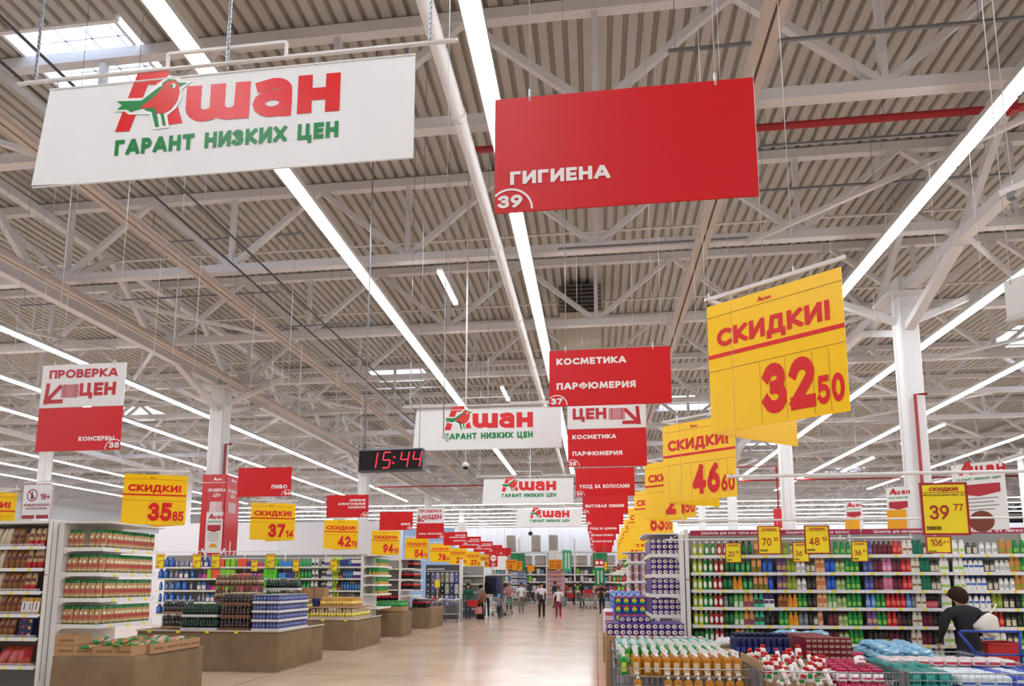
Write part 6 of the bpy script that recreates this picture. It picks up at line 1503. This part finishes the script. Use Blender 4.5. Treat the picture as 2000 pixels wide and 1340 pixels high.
for i, c in enumerate(('1E1E20', '18181A', '202024', '1A1A1C', '26262C', '1E2050', '1C1E4A')):
    j = solo('jacket', jm, M('#' + c, .75), 'dark jacket on the clothes rail, %s from left' % ordn(i), 'jacket', (a.x + .06 + .082 * i, 31.8, 1.12), PI / 2 - .25, 'jackets on the clothes rail'); part('hanger', jm2, CHROME, j)
a = P(973, 1129, 32.3); b_ = P(983, 1129, 32.3)
solo('divider_panel', MB().box(0, b_.x - a.x, 0, .05, 0, 2.0), M('54525A', .6), 'dark grey divider panel right of the jackets', 'panel', (a.x, 32.3, 0))
# wire bins with clothes
for n, (x0, x1, Y) in enumerate(((805, 862, 28.0), (862, 893, 27.6))):
    a, b_ = P(x0, 1190, Y), P(x1, 1190, Y)
    wire_bin('wire bin heaped with clothes before the shirt wall, %s one' % ('left', 'right')[n], a.x, b_.x, Y, Y + .8, .35, .95, .09)
    rn = random.Random(n)
    cm = None
    for k in range(int((b_.x - a.x) / .2) * 2):
        m_ = M('#' + rn.choice(('B8C0D0', 'C8B8C8', '8A8088', 'A02838', 'D8D0D4', '6A6A76', 'C0A8A8', '98A4B8')), .85)
        b = MB().loft([(0, .08, .1), (.05, .14, .15), (.1, .1, .12), (.14, .03, .04)], 10, .2)
        solo('folded_garment', b, m_, 'crumpled garment in the %s clothes bin, %s from left, %s row' % (('left', 'right')[n], ordn(k // 2), ('front', 'rear')[k % 2]), 'garment', (a.x + .15 + .2 * (k // 2), Y + .2 + .35 * (k % 2), .82 + rn.uniform(0, .08)), rn.uniform(0, 3), 'garments in the clothes bins')
# tall stock racks before the white partition
RX0, RY = P(960, 1100, 53).x, 53.0; BAYW = 2.25; NB_ = 5
RZ = [.15, 1.0, 1.75, 2.35, 3.05, 4.15]
t = thing('stock_rack', 'tall white stock racking along the far white partition', 'racking', (RX0, RY, 0))
for i in range(NB_ + 1): part('upright', MB().box(i * BAYW - .07, i * BAYW + .07, 0, .9, 0, 4.2 if i % 2 == 0 else 5.2), SHW, t)
for z in RZ:
    for i in range(NB_): part('beam_shelf', MB().box(i * BAYW + .07, (i + 1) * BAYW - .07, 0, .9, z - .12, z), SHW, t)
part('back_panel', MB().box(0, NB_ * BAYW, .9, .93, 0, 3.0), M('8E9096', .6), t)
wrapm = M('B8AEA4', .35, noise=.25, scale=5); rn = random.Random(11)
def wrapped(w, d, h):
    b = MB().cbox(-w / 2, w / 2, -d / 2, d / 2, .1, h, .05); r = put('wrapped_pallet', b.mesh('wrapped_pallet', wrapm)); part('pallet', MB().box(-w / 2, w / 2, -d / 2, d / 2, 0, .1), M('8A7458', .8), r); return Proto(r)
wa, wb_ = wrapped(.72, .7, 1.35), wrapped(.85, .7, .78)
for k, (px, s) in enumerate(((998, 'left'), (1047, 'middle'), (1081, 'right'))): wa.at((P(px, 1079, 53.3).x, 53.4, 4.151), 0, 'tall plastic-wrapped pallet on top of the racking, %s one' % s, 'wrapped pallets')
for k in range(NB_ * 2): wb_.at((RX0 + .6 + 1.12 * k, 53.4, 3.051), 0, 'plastic-wrapped goods on the upper rack level, %s from left' % ordn(k), 'wrapped pallets on the upper rack level')
cols = ['B8946A', '6A8AB8', 'D8D8DA', '3A8AD0', '8A2A3A', '2A3A8A', '7AC84A', 'C8B89A', '9A9AA0', 'E0E0E2', '5AB8B0', '40302A', 'D05A2A']
kb = {}
for li, z in enumerate((.15, 1.0, 1.75, 2.35)):
    for i in range(NB_):
        for q in range(6):
            if rn.random() < .12: continue
            c = rn.choice(cols)
            if c not in kb: kb[c] = boxy('storage_box', .27, .5, rn.choice((.28, .35, .42)), M('#' + c, .5))
            kb[c].at((RX0 + i * BAYW + .24 + .33 * q, 53.35, z + .001), 0, 'storage box on the far racking, %s shelf from bottom, %s bay, %s from left' % (ordn(li), ordn(i), ordn(q)), 'boxes on the far racking')
# pink shelf, shoe-box shelf
a, b_ = P(1068, 1114, 49.5), P(1102, 1114, 49.5); L = b_.x - a.x
t = thing('pink_shelf', 'pale pink empty shelf unit at the end of the aisle', 'shelving', (a.x, 49.5, 0))
PKM = M('E2BCC2', .5); part('back_panel', MB().box(0, L, .4, .44, 0, 2.55), PKM, t)
for i in range(7):
    sh = part('shelf', MB().box(0, L, .0, .4, 0, .03), PKM, t); sh.location = (0, 0, .55 + .33 * i)
    part('edge_strip', MB().box(0, L, -.012, -.001, -.02, .04), M('E8A878' if i > 4 else 'EBC6CC', .5), sh)
part('base', MB().box(0, L, .02, .4, 0, .5), M('B8A298', .6), t)
a, b_ = P(996, 1116, 47.0), P(1028, 1116, 47.0); L = b_.x - a.x
t = thing('shelf_unit', 'white shelf unit of blue-printed boxes left of the pink shelf', 'shelving', (a.x, 47, 0))
part('back_panel', MB().box(0, L, .45, .48, 0, 2.5), BACKP, t)
for i in range(4): sh = part('shelf', MB().box(0, L, 0, .45, -.03, 0), SHW, t); sh.location = (0, 0, .6 + .48 * i)
sbx = boxy('shoe_box', .5, .4, .34, M('C8D0DA', .5), MB().box(-.16, .16, -.203, -.2, .08, .13), M('2A4AA0', .5)); sby = boxy('shoe_box', .5, .4, .34, M('8AA0C8', .5), MB().box(-.16, .16, -.203, -.2, .08, .13), M('2A3A8A', .5))
for i in range(4):
    for q in range(2): (sbx if q == 0 else sby).at((a.x + .3 + .55 * q, 47.22, .6 + .48 * i + .001), 0, '%s printed box on the %s shelf from bottom, left of the pink shelf' % (('pale', 'blue')[q], ordn(i)), 'printed boxes left of the pink shelf')
# ================================================================ people
def person(label, loc, yaw, H, top, bottom, skin='C89A7E', hair='2A1A14', shoes='2A2422', sleeve='short', hairlen=.0, legs=(0, 0), knees=(0, 0), armL=((.03, .0), (.02, -.02)), armR=((.03, .0), (.02, -.02)),
           lean=0, stout=1.0, skirt=None, shorts=False, cap=None, headdn=0, bare=False, group='shoppers', hairvol=1.0, hem=.535):
    """figure faces -Y; arm = (elbow offset out/forward, hand offset out/forward/up) in body heights"""
    V, E, R_, T = [], [], [], []
    def v(x, y, z, r, t, par=None):
        V.append((x, y, z)); R_.append(r); T.append(t)
        if par is not None: E.append((par, len(V) - 1))
        return len(V) - 1
    ln = lambda z: -lean * max(0, z - .5)
    s = stout
    pel = v(0, ln(.5), .51, .066 * s, 'b'); wst = v(0, ln(.59), .59, .060 * s, 't', pel); chs = v(0, ln(.70), .70, .070 * s, 't', wst); shc = v(0, ln(.79), .79, .058 * s, 't', chs)
    nk = v(0, ln(.845), .845, .030, 's', shc); hb_ = v(0, ln(.885) - .012 - headdn * .3, .887 - headdn * .2, .042, 's', nk); ht = v(0, ln(.95) - .008 - headdn, .948 - headdn * .3, .046, 's', hb_)
    HC = Vector((0, ln(.92) - .01 - headdn * .7, .92 - headdn * .25))
    tips = []
    for sx, (a_, k_) in ((-1, (legs[0], knees[0])), (1, (legs[1], knees[1]))):
        hip = v(sx * .052 * s, ln(.5), .485, .060 * s, 'b', pel)
        L1, L2 = .225, .225; kx, kz = math.sin(a_), math.cos(a_)
        kn = (sx * .055 * s, -L1 * kx, .485 - L1 * kz); mid = v(sx * .054 * s, kn[1] * .5, (.485 + kn[2]) / 2, .050 * s, 'b', hip)
        kni = v(*kn, .037 * s, 'b' if not shorts else 's', mid); a2 = a_ - k_
        an = (sx * .055 * s, kn[1] - L2 * math.sin(a2), max(.03, kn[2] - L2 * math.cos(a2)))
        cf = v(an[0], (kn[1] + an[1]) / 2 + .006, (kn[2] + an[2]) / 2, .034 * s, 'b' if not shorts else 's', kni)
        ai = v(*an, .026, 'b' if not (shorts or skirt) else 's', cf); ft = v(an[0], an[1] - .035, max(.016, an[2] - .018), .02, 'f', ai); v(an[0] + sx * .008, an[1] - .085, max(.014, an[2] - .022), .016, 'f', ft)
    hands = []
    for sx, arm in ((-1, armR), (1, armL)):
        (eo, ef), hd = arm; ho, hf = hd[0], hd[1]; hu = hd[2] if len(hd) > 2 else 0
        sh_ = v(sx * .098 * s, ln(.79), .795, .040 * s, 't', shc); up = v(sx * (.108 * s + eo * .6), ln(.72) - ef * .5, .725, .034 * s, 't', sh_)
        el = (sx * (.112 * s + eo), ln(.64) - ef, .635 + abs(ef) * .15); ei = v(*el, .026 * s, 't' if sleeve == 'long' else 's', up)
        wr = (sx * (.112 * s + ho), el[1] - hf, el[2] - math.sqrt(max(.002, .15 ** 2 - hf ** 2 - (ho - eo) ** 2)) * (1 if hu <= 0 else -1) if hf < .149 else el[2])
        wi = v(*wr, .017, 't' if sleeve == 'long' else 's', ei)
        d = (Vector(wr) - Vector(el)).normalized(); pm = Vector(wr) + d * .03; pi_ = v(*pm, .017, 's', wi); sd = d.cross(Vector((1, 0, 0))); sd.normalize()
        for k, (off, ll) in enumerate(((-.018, .042), (-.006, .05), (.006, .047), (.018, .038))): q = pm + sd * off + d * ll * .5; fi = v(*q, .0062, 's', pi_); q2 = pm + sd * off * 1.1 + d * ll + Vector((-sx * .012, 0, 0)); v(*q2, .0052, 's', fi)
        q = Vector(wr) + sd * -.024 + d * .02 + Vector((-sx * .01, 0, 0)); v(*q, .0062, 's', wi)
        hands.append(pm * H)
    me = bpy.data.meshes.new('sk'); me.from_pydata([tuple(Vector(p) * H) for p in V], E, [])
    o = bpy.data.objects.new('sk', me); COL.objects.link(o); sk = o.modifiers.new('s', 'SKIN'); sk.use_smooth_shade = True; sk.branch_smoothing = .6
    for i, d in enumerate(me.skin_vertices[0].data): d.radius = (R_[i] * H * (1.25 if T[i] in 'tb' and i < 4 else 1), R_[i] * H * (.82 if i < 4 else 1)); d.use_root = i == 0
    su = o.modifiers.new('u', 'SUBSURF'); su.levels = 2; su.render_levels = 2
    dg = bpy.context.evaluated_depsgraph_get(); bm_ = bpy.data.meshes.new_from_object(o.evaluated_get(dg)); bpy.data.objects.remove(o)
    zm = min(x.co.z for x in bm_.vertices)
    bm_.transform(Matrix.Translation((0, 0, .004 - zm)))
    bm_.name = 'body'; bm_.materials.clear()
    for m_ in (M('#' + skin, .55), M('#' + top, .8, noise=.12, scale=9) if not isinstance(top, bpy.types.Material) else top, M('#' + bottom, .8, noise=.1, scale=9), M('#' + shoes, .5)): bm_.materials.append(m_)
    segs = []
    for (a_, b_) in E: segs.append((Vector(V[a_]) * H, Vector(V[b_]) * H, T[a_], T[b_]))
    vc = [x.co for x in bm_.vertices]
    for pgn in bm_.polygons:
        c = sum((vc[i] for i in pgn.vertices), Vector()) / len(pgn.vertices); best = None
        for (p, q, ta, tb) in segs:
            d = q - p; u = max(0, min(1, (c - p).dot(d) / max(d.length_squared, 1e-9))); ds = (c - p - d * u).length
            if best is None or ds < best[0]: best = (ds, tb if u > .5 else ta)
        tg = best[1]
        if c.z > .845 * H: tg = 's'
        if tg == 's' and .72 * H < c.z <= .845 * H and abs(c.x) < .095 * H: tg = 't'
        if tg in 'tb' and abs(c.x) < .1 * H * s and .4 * H < c.z < .7 * H: tg = 't' if c.z > hem * H else 'b'
        pgn.material_index = {'s': 0, 't': 1, 'b': 2, 'f': 3}[tg]; pgn.use_smooth = True
    t = thing('person', label, 'person', loc, yaw, group)
    put('body', bm_, t)
    hc = HC * H; r = .052 * H
    fc = MB(); fc.ball(hc + Vector((0, -r * .98, -.1 * r)), r * .12, r * .22, r * .22, 6, 5)
    for sx in (-1, 1): fc.ball(hc + Vector((sx * r * .98, .1 * r, 0)), r * .12, r * .2, r * .32, 6, 5)
    part('nose_and_ears', fc, M('#' + skin, .55), t)
    ey = MB()
    for sx in (-1, 1): ey.ball(hc + Vector((sx * r * .36, -r * .88, .14 * r)), r * .13, r * .08, r * .08, 6, 4)
    part('eyes', ey, M('1C1614', .3), t); part('mouth', MB().box(hc.x - r * .28, hc.x + r * .28, hc.y - r * .98, hc.y - r * .8, hc.z - r * .52, hc.z - r * .42), M('9A5048', .5), t)
    hm = MB(); n, mm = 14, 8; hm.sm = True; rings = []
    for i in range(mm + 1):
        th = PI * .5 * i / mm * 1.05; ring_ = []
        for k in range(n):
            an = 2 * PI * k / n; back = .5 + .5 * math.sin(an)
            th2 = th * (.72 + .62 * back); rr = r * 1.16 * hairvol
            ring_.append(hm.pt(hc + Vector((rr * math.sin(th2) * math.cos(an), rr * 1.12 * math.sin(th2) * math.sin(an) + .12 * r, rr * 1.22 * math.cos(th2) + .1 * r))))
        rings.append(ring_)
    for A, B in zip(rings, rings[1:]):
        for k in range(n): j = (k + 1) % n; hm.face((A[k], B[k], B[j], A[j]))
    hm.sm = False
    if cap: part('cap', hm, M('#' + cap, .7), t); part('cap_peak', MB().box(hc.x - r * .7, hc.x + r * .7, hc.y - r * 2.0, hc.y - r * .8, hc.z + r * .35, hc.z + r * .45), M('#' + cap, .7), t)
    else: part('hair', hm, M('#' + hair, .85, 0, .15), t)
    if hairlen:
        hl = MB(); hl.sm = True; hl.loft([(hc.z - r * .5 - hairlen * H, r * (1.5 if hairlen > .15 else .9), r * .25), (hc.z - r * .4 - hairlen * H * .5, r * (1.6 if hairlen > .15 else 1.28), r * .5), (hc.z + r * .2, r * 1.24, r * .7), (hc.z + r * .8, r * .8, r * .5)], 12, .1, (hc.x, hc.y + r * .62)); part('long_hair', hl, M('#' + hair, .85, 0, .15), t)
    if skirt:
        sm_ = MB(); sm_.sm = True; sm_.loft([(skirt[1] * H, .12 * H, .1 * H), (.35 * H, .1 * H, .085 * H), (.52 * H, .082 * H, .064 * H), (.56 * H, .078 * H, .06 * H)], 16, .1); part('skirt', sm_, M('#' + skirt[0], .85), t)
    R2 = Matrix.Rotation(yaw, 3, 'Z'); return t, [Vector(loc) + R2 @ h for h in hands]
def bag(name, label, top_pt, w, d, h, hexc, strap=.18, cat='bag', rz=0):
    z = top_pt.z - h - strap; t = thing(name, label, cat, (top_pt.x, top_pt.y, z), rz)
    part('body', MB().loft([(0, w * .46, d * .5), (h * .1, w * .5, d * .55), (h * .8, w * .44, d * .4), (h, w * .4, d * .2)], 14, .55), M('#' + hexc, .5), t)
    part('strap', MB().tube([(-w * .3, 0, h), (-w * .2, 0, h + strap * .8), (0, 0, h + strap), (w * .2, 0, h + strap * .8), (w * .3, 0, h)], .012, 6), M('#' + hexc, .5), t); return t
def fl(px, py): return PZ(px, py, 0)
DN = ((.02, .0), (.03, .02)); FRONT = ((.03, .02), (-.03, .10)); PHONE = ((.03, .03), (-.05, .10, 1))
p = fl(914, 1210); person('woman in a green sweater and jeans with long black hair, at left', p, .1, 1.66, '0E5A46', '34405E', hair='14100E', sleeve='long', hairlen=.2, armL=FRONT, armR=DN, shoes='7A4A3A')
p = fl(938, 1211); q, h = person('woman in grey jacket and long black skirt seen from behind', p, PI - .5, 1.6, '7E7A7C', '141214', hair='1A1412', sleeve='long', skirt=('1C1214', .03), stout=1.12, armR=DN, armL=DN, lean=.05)
bag('handbag', 'pink handbag hanging from the hand of the woman in grey jacket', Vector((p.x - .03, p.y - .28, .80)), .34, .16, .32, 'C07A78', .2, rz=.2); bag('shoulder_bag', 'brown shoulder bag on the back of the woman in grey jacket', Vector((p.x + .16, p.y - .24, 1.36)), .28, .12, .42, '7A4A28', .14)
PLAID = bpy.data.materials.new('plaid'); PLAID.use_nodes = True; nt = PLAID.node_tree; ck = nt.nodes.new('ShaderNodeTexChecker'); ck.inputs['Scale'].default_value = 22; ck.inputs[1].default_value = lin('8A5A9A'); ck.inputs[2].default_value = lin('D8C4DC'); tcn = nt.nodes.new('ShaderNodeTexCoord'); nt.links.new(tcn.outputs['Object'], ck.inputs['Vector']); nt.links.new(ck.outputs[0], nt.nodes['Principled BSDF'].inputs['Base Color'])
p = fl(950, 1204); person('person in purple checked shirt and dark jeans seen from behind', p, PI + .3, 1.72, PLAID, '20283E', hair='1C1412', sleeve='short', armL=DN, armR=FRONT)
p = fl(974, 1210); person('small boy in a bright blue cap and grey tee', p, PI + .5, 1.16, '7A7880', '1A2030', hair='3A2A1E', cap='1E9AE8', legs=(.3, -.28), knees=(.1, .5), armL=DN, armR=((.03, -.03), (.04, -.04)), shoes='5A5A60')
p = fl(994, 1195); person('older man in red checked shirt pushing a trolley', p, .2, 1.7, 'A8747A', '3A3638', hair='8A8480', skin='B07A5E', shorts=False, armL=((.02, .05), (-.02, .11)), armR=((.02, .05), (-.02, .11)), stout=1.15)
def far_trolley(label, loc, rz):
    t = thing('shopping_trolley', label, 'trolley', loc, rz, 'wire trolleys in the aisle')
    wm = MB()
    for k in range(9): x = -.24 + .06 * k; wm.tube([(x * .8, -.45, .55), (x, -.45, .95), ], .004, 4, False).tube([(x, .4, .55), (x, .4, .95)], .004, 4, False)
    for k in range(12): y = -.45 + .077 * k; wm.tube([(-.24, y, .5), (-.25, y, .95)], .004, 4, False).tube([(.24, y, .5), (.25, y, .95)], .004, 4, False)
    for z in (.5, .65, .8, .95): wm.tube([(-.25, -.45, z), (.25, -.45, z), (.25, .4, z), (-.25, .4, z), (-.25, -.45, z)], .006, 4, False)
    part('basket', wm, CHROME, t); part('handle', MB().tube([(-.25, .4, .95), (-.25, .5, 1.03), (.25, .5, 1.03), (.25, .4, .95)], .014, 8), M('8A1A22', .4), t)
    part('chassis', MB().tube([(-.22, .4, .9), (-.22, .3, .18), (-.18, -.45, .14)], .014, 6).tube([(.22, .4, .9), (.22, .3, .18), (.18, -.45, .14)], .014, 6).box(-.2, .2, -.4, .3, .2, .22), M('8E9094', .4, .5), t)
    for x, y in ((-.22, .3), (.22, .3), (-.18, -.42), (.18, -.42)): part('wheel', MB().tube([(x - .015, y, .07), (x + .015, y, .07)], .065, 12).box(x - .006, x + .006, y - .01, y + .01, .07, .2), M('3A3A3E', .5), t)
    return t
p = fl(994, 1199); far_trolley('wire trolley pushed by the man in red checked shirt', p + Vector((0, -.2, 0)), .15); solo('goods_bag', MB().loft([(0, .15, .2), (.1, .18, .24), (.2, .1, .12)], 10, .4), M('4A7A52', .7), 'green bag in the trolley of the man in red checked shirt', 'bag', p + Vector((0, -.2, .52)))
p = fl(966, 1204); far_trolley('empty wire trolley left of the small boy', p + Vector((0, .5, 0)), 1.3); solo('goods_bag', MB().loft([(0, .15, .2), (.1, .2, .26), (.2, .1, .12)], 10, .4), M('D8DADA', .6), 'white bag in the trolley left of the small boy', 'bag', p + Vector((0, .5, .52)))
p = fl(921, 1185) ; basket('red shopping basket beside the green-sweatered woman', (fl(914, 1210).x + .33, 29.4, .62), .2, 1.2, handle_up=True)
p = fl(1018, 1197); q, h = person('woman in white tee and khaki trousers', p, .3, 1.66, 'E2DCE0', '6E6A58', hair='3A2418', skin='B88468', armL=FRONT, armR=((.04, .0), (.0, .05)), stout=1.05, shoes='5A4A40'); bag('handbag', 'dark handbag at the elbow of the woman in khaki trousers', Vector((p.x + .36, p.y - .1, 1.02)), .38, .18, .26, '4A3A40', .16)
p = fl(1036, 1179); person('walker in navy coat bending forward beyond the khaki woman', p, -1.4, 1.7, '26304A', '202638', hair='14100E', sleeve='long', legs=(.5, -.45), knees=(.1, .2), lean=.25, armL=DN, armR=DN)
p = fl(1058, 1208); q, h = person('woman in white tee and dark plum trousers walking to the camera', p, .05, 1.70, 'E4DEE6', '2A1418', hair='2E1A12', skin='B88468', hairlen=.1, legs=(.1, -.05), knees=(0, .05), armR=((.05, -.02), (.02, .03)), armL=((.03, .0), (-.02, .12, 1)), shoes='8A6A52', stout=1.05); bag('shoulder_bag', 'black shoulder bag at the hip of the woman in plum trousers', Vector((p.x - .06, p.y - .19, 1.12)), .3, .1, .22, '18141A', .02)
p = fl(1091, 1208); person('girl in white top and crimson trousers with pink shoes', p, .0, 1.5, 'EAE2E2', '8A1038', hair='4A3020', skin='C89A80', hairlen=.1, sleeve='short', legs=(.1, -.05), armR=((.04, -.01), (.05, .0)), armL=FRONT, shoes='F0408A', bare=True)
solo('jacket', MB().loft([(0, .1, .06), (.25, .13, .09), (.5, .08, .05)], 10, .3), M('7A7880', .85), 'grey jacket draped over the arm of the girl in crimson trousers', 'jacket', fl(1091, 1208) + Vector((.24, -.12, .55)))
p = fl(1084, 1187); person('man in navy shirt and dark trousers seen from behind', p, PI + .9, 1.74, '1C2A44', '14141A', hair='5A3A24', sleeve='long')
p = fl(1104, 1180); person('person in bright red jacket and black shorts', p, 1.2, 1.62, 'A8101E', '16141A', hair='3A2A20', sleeve='long', shorts=True, armL=FRONT, armR=FRONT)
p = fl(1121, 1181); person('woman in black dungarees carrying a red basket', p, .9, 1.68, '3A3638', '141214', hair='3A281C', lean=.12, sleeve='short', hairlen=.08); basket('red shopping basket carried by the woman in black dungarees', (p.x - .25, p.y - .4, .55), .2, 1.3, 'C8201C', True)
p = fl(1137, 1187); person('woman in black tee with long hair leaning forward', p, -.9, 1.72, '161416', '141214', hair='2A1A14', skin='C08E74', lean=.1, hairlen=.14, headdn=.02, legs=(.1, -.1)); basket('dark red basket held beside the black-clad leaning woman', (p.x + .42, p.y - .3, .62), -.2, 1.15, 'A0141E', True)
p = fl(1149, 1178); person('man in grey shirt standing back to camera by the racking', p, PI, 1.76, '6A6668', '3A3A40', hair='241A16', sleeve='long')
p = fl(1176, 1200); person('woman in black tee and jeans looking at a phone, at right', p, -.4, 1.68, '1C1A1C', '1A1E2C', hair='5A3A22', skin='C08E74', headdn=.03, armL=PHONE, armR=PHONE, shoes='5A2A24', hairlen=.08)
p = fl(1163, 1189); person('person in rust-red top bending over a trolley', p, 1.1, 1.6, '8A2E24', '8E8C88', hair='4A3020', lean=.3, sleeve='short'); far_trolley('wire trolley beside the person in the rust-red top', p + Vector((-.5, -.3, 0)), .8); basket('red basket on the trolley of the person in rust-red top', (p.x - .45, p.y - .35, .96), .1, 1.2)
p = P(1888, 1200, 10.15); q, h = person('woman in dark navy jacket and jeans facing the shampoo shelves', (p.x, 10.15, 0), PI + .25, 1.62, '14161E', '4A546E', hair='33241B', sleeve='long', stout=1.32, lean=.14, headdn=.03, hairvol=1.3, hem=.46, armL=((.05, .03), (.02, .09)), armR=((.05, .03), (.02, .09)), legs=(.08, -.08), shoes='1A1A1C')
t = thing('shoulder_bag', 'white shoulder bag on the back of the navy-jacketed woman', 'bag', (p.x + .10, 9.93, 1.0), .2)
part('body', MB().loft([(0, .15, .07), (.04, .17, .09), (.2, .12, .06), (.28, .07, .03)], 14, .5), M('DAD6CC', .5), t); part('strap', MB().tube([(-.05, 0, .26), (.0, .02, .36), (.04, .06, .46), (.05, .14, .47)], .013, 6), M('DAD6CC', .5), t)
t.rotation_euler = (0, .5, .2)
